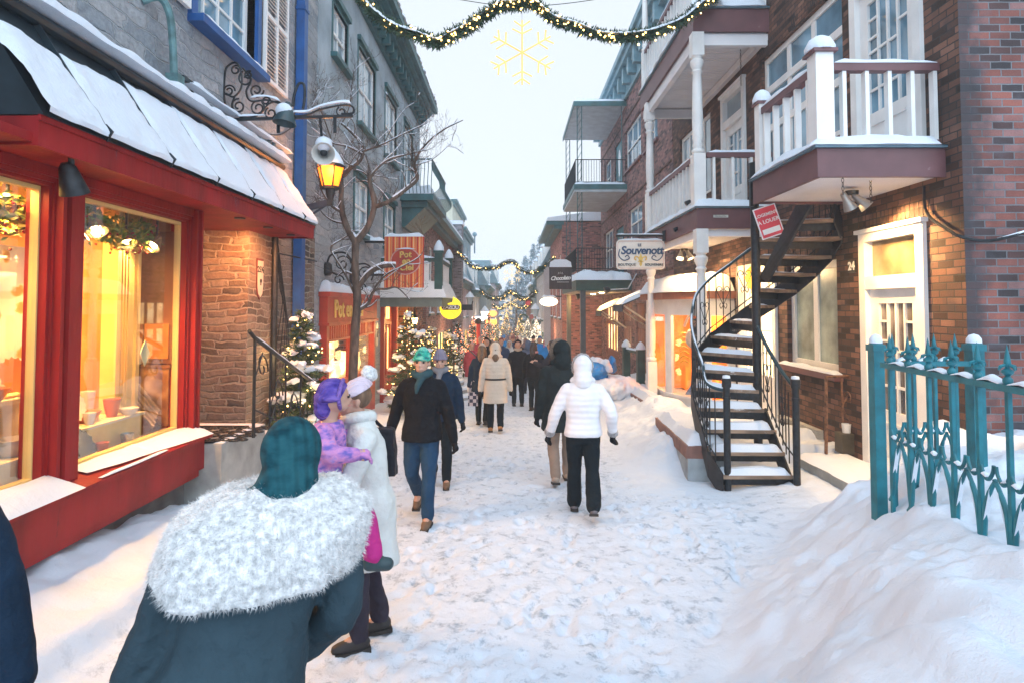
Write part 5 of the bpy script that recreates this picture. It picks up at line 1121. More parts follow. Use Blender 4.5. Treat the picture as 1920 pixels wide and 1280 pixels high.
# chains and twin spot lamps below it
CHAIN = mat('chain_steel', (.10, .09, .08), .5, metal=.6)
def chain(p, n, t):
    m = MB()
    for k in range(n): c = V(p)-V((0, 0, .045*k)); ax = (1, 0, 0) if k % 2 else (0, 1, 0); m.tube([c+V(ax)*.013*math.cos(a)+V((0, 0, .026*math.sin(a))) for a in [q*.785 for q in range(9)]], .004, 4, False)
    part(t, 'chain', m, CHAIN)
def spotpair(c, lab, energy, aim1, aim2, spread=150, col=(1, .58, .22)):
    t = thing('twin_spotlight', c, lab, 'spotlight'); m = MB(); m.lathe(c, [(.07, -.02), (.075, .02)], 12); part(t, 'mount', m, mat('bronze', (.12, .09, .06), .4, metal=.7))
    for i, (dx, aim) in enumerate(((-.07, aim1), (.08, aim2))):
        d = V(aim).normalized(); e = c+V((dx, 0, -.08)); q = d.to_track_quat('-Z', 'Y').to_matrix()
        h = part(t, 'lamp_head', MB().lathe(e, [(.025, .09), (.035, .07), (.04, 0), (.082, -.13), (.076, -.13), (.035, -.03)], 18, M=q), mat('brushed_lamp', (.45, .42, .38), .35, metal=.7), True)
        part(h, 'bulb', MB().ball(e+d*.085, .048, 10, 8), BULB, True)
        lamp(e+d*.19, 'SPOT', energy, col, .05, d, spread, parent=t)
c = P(1597, 352, 7.0); spotpair(V((c.x, c.y, 3.28)), 'twin spotlights on chains glowing under the near balcony above the door', 230, (.6, .15, -1), (.9, -.25, -1), 118)
chain(P(1580, 331, 6.45), 5, NB); chain(P(1632, 331, 6.6), 7, NB)
# ---- two-storey porch with turned columns
g2 = 'porch balconies with turned white columns'
LB = balcony('porch_balcony', 'lower maroon and white porch balcony behind the spiral stair with small plate on it', 10.4, 14.5, 3.24, 3.30, 3.66, seed=5, group=g2, snow_t=.14)
UB = balcony('porch_balcony', 'upper maroon and white porch balcony touched by the fir garland end', 10.5, 14.9, 3.24, 6.85, 7.27, seed=6, group=g2, snow_t=.2)
m = MB(); c = P(1352, 406, 10.38); m.box(c.x-.13, c.x+.13, 10.39, 10.398, c.z-.02, c.z+.025); part(LB, 'name_plate', m, mat('plate_grey', (.5, .5, .45), .5)); part(LB, 'lettering', text_mb('Entrée privée', .035, V((c.x, 10.387, c.z+.003)), (1, 0, 0), (0, 0, 1), .002), BLK)
def column(t, x, y, z0, z1, r=.10):
    h = z1-z0; m = MB(); m.box(x-r*1.05, x+r*1.05, y-r*1.05, y+r*1.05, z1-.42, z1); m.box(x-r*1.05, x+r*1.05, y-r*1.05, y+r*1.05, z0, z0+min(1.0, h*.32)); zb_ = z0+min(1.0, h*.32); zt_ = z1-.42
    pr = [(r*.8, 0), (r*1.15, .03), (r*1.15, .07), (r*.75, .10), (r*.95, .16), (r*.75, .22), (r*.92, .3), (r*.98, .6)]; top = [(r*.82, -.5), (r*.75, -.32), (r*1.0, -.28), (r*.75, -.24), (r*1.15, -.14), (r*1.2, -.08), (r*.8, -.04), (r*1.05, 0)]
    m.lathe(V((x, y, 0)), [(a, zb_+b) for a, b in pr]+[(a, zt_+b) for a, b in top], 16); part(t, 'column', m, DW, True)
tz = lambda x, y: gz(x, y)
column(LB, 3.33, 10.5, gz(3.33, 10.5)-.1, 3.3); column(LB, 3.33, 14.3, gz(3.33, 14.3)-.1, 3.3); column(UB, 3.33, 10.6, 3.66, 6.85); column(UB, 3.33, 14.3, 3.66, 6.85); column(UB, 3.33, 14.7, 7.3, 10.4, .08)
rail_run(LB, (3.33, 10.62), (3.33, 14.2), 4.62, 3.72, .22, .07, 7); rail_run(LB, (3.45, 10.5), (4.6, 10.5), 4.62, 3.72, .22, .08, 8); rail_run(UB, (3.33, 10.7), (3.33, 14.6), 8.25, 7.3, .22, .07, 9); rail_run(UB, (3.45, 10.6), (4.6, 10.6), 8.25, 7.3, .2, .07, 9)
m = MB(); m.box(3.29, 3.4, 10.56, 14.8, 6.62, 6.84); m.box(3.4, 4.6, 10.56, 10.66, 6.63, 6.84); m.box(3.4, 4.6, 14.7, 14.8, 6.63, 6.84); m.box(4.5, 4.598, 10.66, 14.7, 6.7, 6.84); part(UB, 'beam', m, BOARD)
m = MB(); m.box(3.29, 3.4, 10.46, 14.4, 3.16, 3.295); m.box(3.4, 4.6, 10.46, 10.56, 3.17, 3.295); part(LB, 'beam', m, BOARD)
chain(P(1388, 68, 11.3), 22, UB)
for px_, py_ in ((1290, 380), (1268, 430)):
    c = PX(px_, py_, 3.22); part(LB, 'small_spotlight', MB().lathe(c, [(.03, .05), (.045, -.05), (.03, -.05)], 10, M=Matrix.Rotation(R(60), 3, 'Y')), IRON, True)
c = P(1283, 462, 12.4); spotpair(V((c.x, 12.4, 3.12)), 'twin spotlights shining under the lower porch balcony beside the souvenir sign', 110, (-.3, -.35, -.9), (.35, -.3, -.9))
lamp(V((3.95, 12.9, 3.0)), 'AREA', 80, (1, .60, .26), .8, (0, 0, -1), parent=LB, name='porch_light'); lamp(V((4.0, 10.9, 2.6)), 'AREA', 40, (1, .64, .30), .5, (.3, -.3, -1), parent=LB, name='porch_light')
# ---- souvenir shop bay window
t = thing('souvenir_bay', V((3.9, 13.5, -.2)), 'white angled bay window of the souvenir shop with a deep cap of snow', 'bay window')
bx0, bxc, by0, by1 = 4.6, 3.62, 12.35, 16.2; z0b, z1b = -.75, 2.1
plan = [(4.6, 12.35), (3.95, 12.35), (3.50, 13.5), (3.50, 15.6), (3.95, 16.2), (4.6, 16.2)]
bm_ = MB(); glb = MB()
for i in range(1, len(plan)-1) if False else range(0, 5):
    (x0, y0), (x1, y1) = plan[i], plan[i+1]; F_ = lambda s_, d_, z, x0=x0, y0=y0, x1=x1, y1=y1: V((x0+(x1-x0)*s_, y0+(y1-y0)*s_, z))+V((-(y1-y0), (x1-x0), 0)).normalized()*-d_*(-1)
    def Fb(s_, d_, z): v = V((x1-x0, y1-y0, 0)).normalized(); nrm = V((v.y, -v.x, 0)); nrm = -nrm if nrm.x > 0 or (abs(nrm.x) < .01 and nrm.y > 0 and i == 0) else nrm; return V((x0+(x1-x0)*s_, y0+(y1-y0)*s_, z))+nrm*d_
    def bb(s0, s1, d0, d1, za, zc, mb): mb.hexa([Fb(s0, d0, za), Fb(s1, d0, za), Fb(s1, d1, za), Fb(s0, d1, za), Fb(s0, d0, zc), Fb(s1, d0, zc), Fb(s1, d1, zc), Fb(s0, d1, zc)])
    ll = math.hypot(x1-x0, y1-y0); k = .16/ll
    bb(0, 1, -.06, .0, z0b, .02, bm_); bb(0, 1, -.06, .0, 1.75, z1b, bm_); bb(0, k, -.055, .012, .02, 1.75, bm_); bb(1-k, 1, -.055, .012, .02, 1.75, bm_); bb(0, 1, -.05, .05, -.02, .03, bm_)
    if i in (1, 2, 3): bb(k, 1-k, -.04, -.035, .03, 1.75, glb)
part(t, 'frame', bm_, DW); part(t, 'pane', glb, CLEAR)
m = MB(); pr = [V((x+(-.13 if x < 4.5 else 0), y+(-.12 if y < 14 else .12), z1b)) for x, y in plan]; m.prism(pr, (0, 0, .15)); part(t, 'roof_edge', m, mat('rust_red_edge', (.28, .10, .06), .6))
m = MB(); rings = 7; base = [V((4.6, 12.2, 0))]+[V(p) for p in pr[1:-1]]+[V((4.6, 16.35, 0))]; cen = V((4.55, 14.2, 0)); vs = []; outl = []
for i in range(len(base)-1):
    for s_ in range(6): outl.append(base[i].lerp(base[i+1], s_/6))
outl.append(base[-1]); no = len(outl)
for r_ in range(rings+1):
    f_ = r_/rings
    for p in outl: q = p.lerp(cen, f_*.98); hh_ = .42*math.sqrt(1-(1-min(1, f_*2.2+.04))**2)+.06*noise.noise(q*2.5); vs.append(V((q.x-.05*(1-f_)*(1 if f_ < .2 else 0), q.y, z1b+.15+max(.01, hh_)*(1 if r_ else .05))))
m.add(vs, [(r_*no+i, r_*no+i+1, (r_+1)*no+i+1, (r_+1)*no+i) for r_ in range(rings) for i in range(no-1)]); part(t, 'snow', m, SNOW, True)
m = MB(); m.box(3.3, 4.6, 12.2, 16.4, -1.1, -.45); part(t, 'plinth', m, mat('pale_green_stone', (.42, .45, .42), .8)); part(t, 'snow', snow_sheet([V((3.28, 12.15, -.45)), V((4.58, 12.15, -.45)), V((4.58, 16.4, -.45)), V((3.28, 16.4, -.45))], .09, 3), SNOW, True)
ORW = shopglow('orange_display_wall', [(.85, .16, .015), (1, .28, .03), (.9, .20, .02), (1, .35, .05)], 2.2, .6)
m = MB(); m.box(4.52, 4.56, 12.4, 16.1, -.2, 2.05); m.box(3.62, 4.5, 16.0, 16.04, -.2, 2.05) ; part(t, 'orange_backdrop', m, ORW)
lamp(V((4.1, 13.4, 1.9)), 'AREA', 90, (1, .56, .20), .5, (0, 0, -1), parent=t, name='shop_light')
t = thing('souvenir_display', V((4.2, 13.3, 0)), 'white and yellow souvenir figures crowded behind the angled bay pane', 'display'); m = MB()
m.ball(V((3.95, 13.1, 1.25)), (.16, .16, .22), 12, 8); m.ball(V((4.05, 13.0, .75)), (.14, .14, .12), 12, 8); m.ball(V((4.05, 13.15, 1.55)), (.1, .12, .12), 10, 8); m.tube(bez([V((3.8, 13.2, 1.5)), V((3.9, 13.1, 1.75)), V((4.2, 13.1, 1.7))], 5), .03, 6); part(t, 'plush_figure', m, mat('white_plush', (.8, .76, .7), .9), True)
m = MB(); m.box(3.92, 4.2, 12.75, 12.78, .35, .7); m.box(4.0, 4.3, 12.9, 12.93, .85, 1.0); part(t, 'card', m, mat('white_paper', (.8, .8, .78), .6, na=.02))
m = MB()
for k in range(7): m.tube(bez([V((3.72, 13.3, 1.3-.1*k)), V((3.8, 13.25, 1.36-.1*k)), V((3.9, 13.2, 1.3-.1*k))], 4), .02, 5)
part(t, 'stripes', m, mat('yellow_ribbon', (.8, .5, .06), .5), True)
m = MB(); m.add([V((3.75, 13.0, .05)), V((4.1, 12.8, .05)), V((3.95, 12.9, .42)), V((3.95, 12.93, .42)), V((4.1, 12.83, .05)), V((3.75, 13.03, .05))], [(0, 1, 2), (3, 4, 5), (0, 2, 3, 5), (1, 4, 3, 2), (0, 5, 4, 1)]); part(t, 'blue_pennant', m, mat('blue_cloth', (.05, .15, .4), .7))

# ---- hanging sign of the souvenir shop
Ys = 12.6; c = P(1201, 478, Ys); t = thing('hanging_sign', c, 'cream hanging sign with blue script, a golden fleur-de-lis and snow on top', 'sign'); hw, hh = .51, .31
pts = []
for sx, sz in ((-1, -1), (1, -1), (1, 1), (-1, 1)):
    cx, cz = c.x+sx*(hw-.07), c.z+sz*(hh-.07); a0 = {(-1, -1): 180, (1, -1): 270, (1, 1): 0, (-1, 1): 90}[(sx, sz)]; pts += [V((cx+.07*math.cos(R(a0+q)), Ys, cz+.07*math.sin(R(a0+q)))) for q in (0, 30, 60, 90)]
part(t, 'board', MB().prism(pts, (0, .05, 0)), mat('cream_sign', (.72, .68, .62), .5, na=.03))
m = MB(); q_ = [V((c.x+(p.x-c.x)*.94, Ys-.004, c.z+(p.z-c.z)*.92)) for p in pts]; m.tube(q_+[q_[0]], .004, 4); part(t, 'border_line', m, mat('pink_rim', (.6, .3, .26), .5))
NAVY = mat('navy_lettering', (.02, .06, .14), .5, na=.1)
X_, Z_ = V((1, 0, 0)), V((0, 0, 1)); o_ = V((c.x, Ys-.008, c.z))
part(t, 'lettering', text_mb('LE', .075, o_+V((-.02, 0, .20)), X_, Z_, .006, .003), NAVY); part(t, 'lettering', text_mb('Souvenott', .235, o_+V((.03, 0, .085)), X_, Z_, .008, .006, shear=.15, space=.92), NAVY)
part(t, 'lettering', text_mb('BOUTIQUE', .075, o_+V((-.29, 0, -.215)), X_, Z_, .005, .001), BLK); part(t, 'lettering', text_mb('SOUVENIRS', .075, o_+V((.285, 0, -.215)), X_, Z_, .005, .001), BLK)
m = MB()
for s_ in (-1, 1): m.tube(bez([o_+V((s_*.44, 0, .12)), o_+V((s_*.46, 0, -.02)), o_+V((s_*.36, 0, -.12)), o_+V((s_*.24, 0, -.08)), o_+V((s_*.28, 0, -.01)), o_+V((s_*.33, 0, -.05))], 6), .011, 5)
part(t, 'flourish', m, NAVY, True)
m = MB(); m.prism([o_+V((x, 0, z-.12)) for x, z in ((0, .16), (.035, .06), (.02, -.02), (.03, -.09), (0, -.13), (-.03, -.09), (-.02, -.02), (-.035, .06))], (0, -.008, 0))
for s_ in (-1, 1): m.tube(bez([o_+V((s_*.02, 0, -.14)), o_+V((s_*.05, 0, -.06)), o_+V((s_*.11, 0, -.04)), o_+V((s_*.12, 0, -.10)), o_+V((s_*.09, 0, -.11))], 5), .014, 5)
m.box(o_.x-.06, o_.x+.06, Ys-.016, Ys-.008, c.z-.155, c.z-.135); part(t, 'fleur_de_lis', m, GOLD)
a_ = P(1155, 442, Ys); b_ = P(1246, 442, Ys); m = MB(); m.tube([a_, b_], .028, 8); m.tube([b_+V((0, 0, .1)), b_+V((0, 0, -.12))], .05, 8)
for x in (-.35, .35): m.tube([V((c.x+x, Ys+.02, c.z+hh)), V((c.x+x, Ys+.02, a_.z))], .012, 5)
part(t, 'bracket', m, IRON, True); m = snow_tube([a_+Z_*.02, b_+Z_*.02], .025, .03, 2); snow_tube([V((c.x-hw+.04, Ys+.02, c.z+hh)), V((c.x+hw-.04, Ys+.02, c.z+hh))], .035, .05, 4, m); part(t, 'snow', m, SNOW, True)

# ---- winding stair
t = stair = thing('spiral_stair', V((3.0, 7.5, -.35)), 'black iron winding stair with snowy wooden treads climbing to the near balcony', 'staircase')
def XY(px, Y): return (px-960)/FPX*Y*1.0
PO = V((3.39, 8.3, 0)); RI = .231
E = [((XY(1481, 7.4), 7.4), (XY(1352, 7.4), 7.4)), ((XY(1467, 7.6), 7.6), (XY(1325, 7.6), 7.62)), ((XY(1452, 7.82), 7.82), (XY(1314, 7.9), 7.88)), ((XY(1433, 8.05), 8.05), (XY(1302, 8.2), 8.18)),
     ((3.37, 8.2), (XY(1296, 8.5), 8.5)), ((3.37, 8.25), (XY(1298, 8.8), 8.8)), ((3.37, 8.28), (XY(1306, 9.05), 9.05)), ((3.38, 8.3), (XY(1330, 9.28), 9.28)), ((3.39, 8.32), (XY(1367, 9.4), 9.4)), ((3.41, 8.33), (3.72, 9.38)),
     ((3.42, 8.32), (4.02, 9.22)), ((3.43, 8.31), (4.26, 8.98)), ((3.43, 8.3), (4.40, 8.68)), ((3.43, 8.29), (4.47, 8.36)), ((3.43, 8.27), (4.46, 8.06)), ((3.42, 8.22), (4.3, 7.95))]
TW = WOOD; KN = []
for k in range(15):
    z = -.12+RI*k; (i0, o0), (i1, o1) = E[k], E[k+1]; i0, o0, i1, o1 = [V((*p, z)) for p in (i0, o0, i1, o1)]; d = (i1+o1-i0-o0)*.5; ext = .10; i1 = i1+(i1-i0)*ext; o1 = o1+(o1-o0)*ext; T_ = V((0, 0, .045))
    m = MB().hexa([i0-T_, i1-T_, o1-T_, o0-T_, i0, i1, o1, o0]); tr_ = part(t, 'tread', m, TW)
    m = MB(); e0, e1 = i0.lerp(i1, .12), o0.lerp(o1, .12); m.hexa([e0-T_*3.2, e0.lerp(i1, .1)-T_*3.2, e1.lerp(o1, .1)-T_*3.2, e1-T_*2.6, e0-T_, e0.lerp(i1, .1)-T_, e1.lerp(o1, .1)-T_, e1-T_]) if k > 2 else m.bar(i0.lerp(i1, .4)-T_*2, o0.lerp(o1, .4)-T_*2, .04, .09); part(tr_, 'bracket', m, IRON)
    c4 = [i0.lerp(o0, .03), o0.lerp(i0, .03), o1.lerp(i1, .06)+(o0-o1)*.2, i1.lerp(o1, .06)+(i0-i1)*.2]
    if k not in (): part(tr_, 'snow', snow_sheet(c4, .085 if k < 7 else (.04 if k < 10 else .025), k, step=.05, edge=.07, over=.0), SNOW, True)
m = MB(); m.tube([V((3.39, 8.3, -.45)), V((3.39, 8.3, 3.95))], .058, 14); part(t, 'centre_pole', m, IRON, True)
def outer(k, dz=0): k = max(0, min(15, k)); i = int(k); f = k-i; p = V((*E[i][1], 0)).lerp(V((*E[min(i+1, 15)][1], 0)), f); return V((p.x, p.y, -.12+RI*k+dz))
def inner(k, dz=0): k = max(0, min(15, k)); i = int(k); f = k-i; p = V((*E[i][0], 0)).lerp(V((*E[min(i+1, 15)][0], 0)), f); return V((p.x, p.y, -.12+RI*k+dz))
m = MB(); st = [outer(q*.5) for q in range(0, 31)]; cc = V((3.39, 8.3, 0))
for i in range(30):
    a_, b_ = st[i], st[i+1]; r0, r1 = [(V((p.x-3.39, p.y-8.3, 0)).normalized()*.02) for p in (a_, b_)]; lo = V((0, 0, .30)); hi = V((0, 0, .02))
    m.hexa([a_-lo, b_-lo, b_-lo+r1, a_-lo+r0, a_+hi, b_+hi, b_+hi+r1, a_+hi+r0])
part(t, 'outer_stringer', m, mat('peeling_black_plate', (.02, .02, .022), .55, ns=9, na=.3, wear=((.38, .28, .24), 4.5, .64)))
m = MB(); m.bar(inner(0, -.22), inner(3.5, -.16), .025, .2); part(t, 'inner_stringer', m, IRON)
# newels and rails
nl = V((XY(1357, 7.5), 7.45, 0)); nr = V((XY(1484, 7.42), 7.36, 0))
for c in (nl, nr):
    m = MB().tube([V((c.x, c.y, -.5)), V((c.x, c.y, 1.0))], .042, 14); m.lathe(V((c.x, c.y, .95)), [(.055, 0), (.058, .1), (.04, .11), (.03, .12)], 14); m.lathe(V((c.x, c.y, .80)), [(.05, 0), (.05, .03)], 14); nw = part(t, 'newel', m, IRON, True); part(nw, 'snow', MB().lathe(V((c.x, c.y, 1.06)), [(.05, 0), (.045, .03), (.001, .04)], 10), SNOW, True)
hr = [V((nl.x, nl.y, .90))]+[outer(k, .86) for k in (1, 2, 3, 4, 5, 6, 7, 8, 9, 10, 11, 12, 13, 14, 14.9)]
hp = bez(hr, 6); m = MB().tube(hp, .024, 8); part(t, 'outer_handrail', m, mat('handrail_dark_teal', (.02, .05, .065), .4, metal=.3), True)
m = snow_tube([p+V((0, 0, .02)) for p in hp[:60]], .015, .012, 2); part(t, 'snow', m, SNOW, True)
ir = [V((nr.x, nr.y, .93)), inner(1.6, .92), inner(3, .88), inner(4.3, .80)]; m = MB().tube(bez(ir, 6), .024, 8); part(t, 'inner_handrail', m, mat('handrail_dark_teal', (.02, .05, .065), .4), True)
def heart(p, q, z0, z1, mb):   # scroll heart between two balusters
    d = (q-p); mid = p.lerp(q, .5); u = d.normalized(); w_ = d.length*.46; Z = V((0, 0, 1)); h = z1-z0
    for s_ in (-1, 1):
        mb.tube(bez([mid+Z*z0, mid+u*s_*w_*.45+Z*(z0+h*.35), mid+u*s_*w_*.95+Z*(z0+h*.75), mid+u*s_*w_*.75+Z*(z0+h*.97), mid+u*s_*w_*.3+Z*(z0+h*.93), mid+u*s_*w_*.2+Z*(z0+h*.8), mid+u*s_*w_*.45+Z*(z0+h*.76)], 4), .0065, 4)
        mb.tube(bez([mid+Z*(z0+.01), mid+u*s_*w_*.35+Z*(z0-.05), mid+u*s_*w_*.55+Z*z0, mid+u*s_*w_*.4+Z*(z0+.03)], 4), .0065, 4)
hm_ = MB(); bl = []
ks = [i*.36+.5 for i in range(40)]
for j, k in enumerate(ks):
    if k > 14.4: break
    b_ = outer(k, .02); tp = outer(k, .86)
    if k < 1: tp = V((b_.x, b_.y, b_.z+.86))
    bl.append((b_, tp)); part(t, 'baluster', MB().tube([b_, tp], .0085, 6), IRON)
for j in range(1, len(bl)-2, 3):
    p, q = bl[j][0].copy(), bl[j+2][0].copy(); zz = (p.z+q.z)/2; p.z = q.z = 0; heart(p, q, zz+.28, zz+.58, hm_)
part(t, 'heart_scrolls', hm_, IRON)
m = MB(); m.tube([outer(k*.5, .10) for k in range(1, 29)], .010, 5); part(t, 'lower_rail', m, IRON)
hm_ = MB(); bl = []
for k in (.45, .85, 1.25, 1.65, 2.05, 2.45, 2.85, 3.3, 3.8): b_ = inner(k, .02); tp = inner(k, .90); bl.append((b_, tp)); part(t, 'baluster', MB().tube([b_, tp], .0085, 6), IRON)
for j in (1, 5): p, q = bl[j][0].copy(), bl[j+2][0].copy(); zz = (p.z+q.z)/2; p.z = q.z = 0; heart(p, q, zz+.3, zz+.62, hm_)
part(t, 'heart_scrolls', hm_, IRON); m = MB(); m.tube([V((nr.x, nr.y, .08)), inner(1, .1), inner(3.8, .12)], .010, 5); part(t, 'lower_rail', m, IRON)
m = MB(); m.box(3.36, 4.6, 7.98, 8.25, 3.5, 3.6); m.bar(V((3.27, 8.1, 3.3)), V((3.27, 8.1, 3.9)), .05); m.prism([PX(1492, 385, 3.5), PX(1520, 385, 3.5), PX(1438, 530, 3.42), PX(1424, 520, 3.4)], (.03, 0, 0)); part(t, 'top_landing', m, IRON)
# red to-let sign on the pole
c = P(1441, 416, 7.86); t = thing('to_let_sign', c, 'small red and white to let sign tied to the top of the stair pole', 'sign'); rt = V((1, .0, .33)).normalized(); up = V((-.05, 0, 1)).normalized(); up = (up-rt*up.dot(rt)).normalized(); nn = rt.cross(up)
def rect(w_, h_, d0, d1, dz=0): return MB().prism([c+rt*x+up*(z+dz)+nn*d0 for x, z in ((-w_, -h_), (w_, -h_), (w_, h_), (-w_, h_))], nn*(d1-d0))
part(t, 'board', rect(.155, .21, -.004, .004), mat('white_plastic', (.75, .73, .74), .5, na=.02)); part(t, 'red_face', rect(.14, .195, .0045, .006), mat('sign_red', (.62, .05, .07), .5, na=.04)); wl = mat('white_lettering', (.8, .8, .76), .4, na=.02)
part(t, 'lettering', text_mb('LOGEMENT', .058, c+up*.10+nn*.008, rt, up, .002, .001), wl); part(t, 'lettering', text_mb('A LOUER', .072, c+up*.01+nn*.008, rt, up, .002, .001), wl); part(t, 'phone_strip', rect(.12, .035, .0065, .008, -.12), wl)
m = MB(); m.box(-.1, .1, -.03, .03, 0, .12); 
# ---- teal fence
t = thing('teal_fence', V((2.6, 4.3, .4)), 'teal painted iron fence with spear tips and snow rising from the snowbank', 'fence')
def fpost(x, y, z0, z1, w_):
    m = MB(); m.box(x-w_/2, x+w_/2, y-w_/2, y+w_/2, z0, z1-.07); m.box(x-w_*.62, x+w_*.62, y-w_*.62, y+w_*.62, z1-.075, z1-.03); m.lathe(V((x, y, z1-.03)), [(w_*.62, 0), (w_*.5, .015)], 12); p = part(t, 'post', m, TEAL); part(p, 'snow', MB().lathe(V((x, y, z1-.02)), [(w_*.58, 0), (w_*.55, .03), (w_*.35, .055), (.001, .065)], 14), SNOW, True)
P1 = V((2.61, 4.3, 0)); P2 = V((3.33, 4.3, 0)); fpost(P1.x, P1.y, .2, 1.70, .075); fpost(P2.x, P2.y+.02, .2, 1.70, .085)
ZR = 1.535; F1 = V((2.60, 4.2, 0)); F2 = V((2.40, 2.2, 0))
def spear(c, z, t):
    q = V((c.x, c.y, 0)); m = MB().lathe(q, [(.012, z-.02), (.022, z), (.022, z+.015), (.010, z+.03), (.026, z+.045), (.026, z+.058), (.010, z+.07), (.016, z+.085), (.0155, z+.10), (.009, z+.14), (.001, z+.185)], 10)
    for s_ in range(4): a = s_*math.pi/2; m.tube([q+V((.012*math.cos(a), .012*math.sin(a), z+.085)), q+V((.038*math.cos(a), .038*math.sin(a), z+.078)), q+V((.046*math.cos(a), .046*math.sin(a), z+.06))], [.008, .008, .003], 5)
    part(t, 'spear_tip', m, TEAL, True)
def frun(A, B, n, zlow, seed):
    Z = V((0, 0, 1)); d = (B-A).normalized(); L_ = (B-A).length; m = MB(); m.bar(A+Z*ZR, B+Z*ZR, .045, .035); part(t, 'top_rail', m, TEAL)
    sn = MB(); cs = []
    for k in range(n): cs.append(A+d*(L_*(k+.38)/n))
    for k, c in enumerate(cs):
        m = MB(); m.bar(c+Z*(zlow), c+Z*(ZR-.01), .022, .022); part(t, 'picket', m, TEAL); spear(c, ZR+.03, t)
        if k < n-1:
            q = cs[k+1]; snow_tube([c+d*.03+Z*(ZR+.018), c.lerp(q, .5)+Z*(ZR+.03), q-d*.03+Z*(ZR+.018)], .03, .045, seed+k, sn, 9)
    m = MB(); h0 = 1.02; per = d*(L_/n)
    for k, c in enumerate(cs[:-1]):
        q = cs[k+1]; mid = c.lerp(q, .5); dx = per.length
        # pointed loops: from each picket up, over and down to the base between
        for s_, a in ((1, c), (-1, q)):
            m.tube(bez([a+Z*(h0+.09), a+d*s_*dx*.14+Z*(h0+.03), a+d*s_*dx*.28+Z*(h0+.02), a+d*s_*dx*.42+Z*(h0+.06), a+d*s_*dx*.46+Z*(h0+.10)], 4), .010, 6)
            m.tube(bez([mid+d*s_*dx*.03+Z*(h0+.03), mid+d*s_*dx*-.16+Z*(h0-.03), mid+d*s_*dx*-.34+Z*(h0-.12), mid+d*s_*dx*-.40+Z*(h0-.22), a+d*s_*dx*.05+Z*(h0-.32), a+d*s_*dx*-.04+Z*(h0-.37), a+d*s_*dx*-.16+Z*(h0-.40)], 5), [.011]*6+[.013]*25, 6)
        for s_, a in ((1, c), (-1, q)): snow_tube(bez([a+d*s_*.02+Z*(h0+.04), a+d*s_*dx*.25+Z*(h0+.03)], 3), .016, .035, seed+k*3, sn, 7); snow_tube([mid+d*s_*dx*-.14+Z*(h0-.03), a+d*s_*dx*.14+Z*(h0-.2)], .014, .04, seed+k*5, sn, 7)
    part(t, 'loop_panel', m, TEAL, True); part(t, 'snow', sn, SNOW, True)
frun(F1, F2, 9, .3, 3); frun(P1+V((.06, 0, 0)), P2+V((-.06, 0, 0)), 4, .3, 40)

# ---- kerb boxes
GRAN = mat('rusty_plank', (.23, .115, .09), .8, ns=6, na=.2, bs=30, bd=.002); BOXC = mat('bluish_concrete', (.33, .37, .39), .9, ns=5, na=.15, bs=30, bd=.004)
def kerb(lab, a, b, w_, g):
    a, b = V(a), V(b); d = (b-a).normalized(); s_ = V((d.y, -d.x, 0)); t = thing('planter_wall', (a.x, a.y, min(a.z, b.z)-.5), lab, 'planter', g); Z = V((0, 0, 1))
    def hx(z0, z1, x0, x1): m = MB(); m.hexa([a+s_*x0+Z*z0, b+s_*x0+Z*z0, b+s_*x1+Z*z0, a+s_*x1+Z*z0, a+s_*x0+Z*z1, b+s_*x0+Z*z1, b+s_*x1+Z*z1, a+s_*x1+Z*z1]); return m
    part(t, 'concrete_base', hx(-.75, -.17, .02, w_), BOXC); part(t, 'timber_edge', hx(-.17, 0, 0, .10), GRAN)
    m = MB(); m.hexa([a+s_*.1+Z*-.17, a+d*.1+s_*.1+Z*-.17, a+d*.1+s_*w_+Z*-.17, a+s_*w_+Z*-.17, a+s_*.1, a+d*.1+s_*.1, a+d*.1+s_*w_, a+s_*w_]); part(t, 'end_timber', m, GRAN)
    n = int((b-a).length/1.2)
    part(t, 'snow', snow_sheet([a+s_*.03+d*.03, a+s_*(w_-.02)+d*.03, b+s_*(w_-.02), b+s_*.03], .13, a.y, rough=.45), SNOW, True)
g_ = 'timber edged planter walls along the right side'
kerb('near timber edged planter wall filled with snow left of the spiral stair', (2.28, 7.9, .13), (2.50, 10.5, .02), .55, g_)
kerb('far timber edged planter wall filled with snow beneath the souvenir sign', (2.80, 12.0, -.05), (3.15, 20, -.42), .5, g_)
# ---- green posts, tarp
c1, c2 = P(1174, 650, 19.0), P(1201, 655, 17.8); t = thing('post_railing', V((c1.x, 18.4, -.4)), 'two dark green posts capped with snow joined by a rail', 'railing')
for c in (c1, c2): m = MB(); m.box(c.x-.11, c.x+.11, c.y-.11, c.y+.11, c.z-1.2, c.z); p = part(t, 'post', m, DGREEN); part(p, 'snow', MB().lathe(V((c.x, c.y, c.z)), [(.15, 0), (.14, .08), (.06, .2), (.001, .24)], 10), SNOW, True)
m = MB(); m.bar(c1+V((0, 0, -.1)), c2+V((0, 0, -.1)), .06, .08); part(t, 'rail', m, DGREEN); part(t, 'snow', snow_tube([c1+V((0, 0, -.06)), c2+V((0, 0, -.06))], .05, .08, 2), SNOW, True)
c = P(1128, 690, 15.5); gzz = gz(c.x, 15.5)
def heap(*bs):
    m = MB()
    for dx, dy, dz, rx, ry, rz in bs: m.ball(V((c.x+dx, c.y+dy, dz)), (rx, ry, rz), 16, 10)
    return m
me = remesh(heap((-.2, -.1, .28, .36, .34, .26), (.28, .05, .45, .10, .2, .22), (-.1, .1, -.1, .4, .4, .4)), .035, 2, wr=.05, wrs=6); t = link(me, 'blue_tarpaulin', mat('blue_tarp', (.01, .19, .52), .4, ns=6, na=.2)); tag(t, 'bright blue tarpaulin heap half buried in snow behind the two walkers', 'tarpaulin')
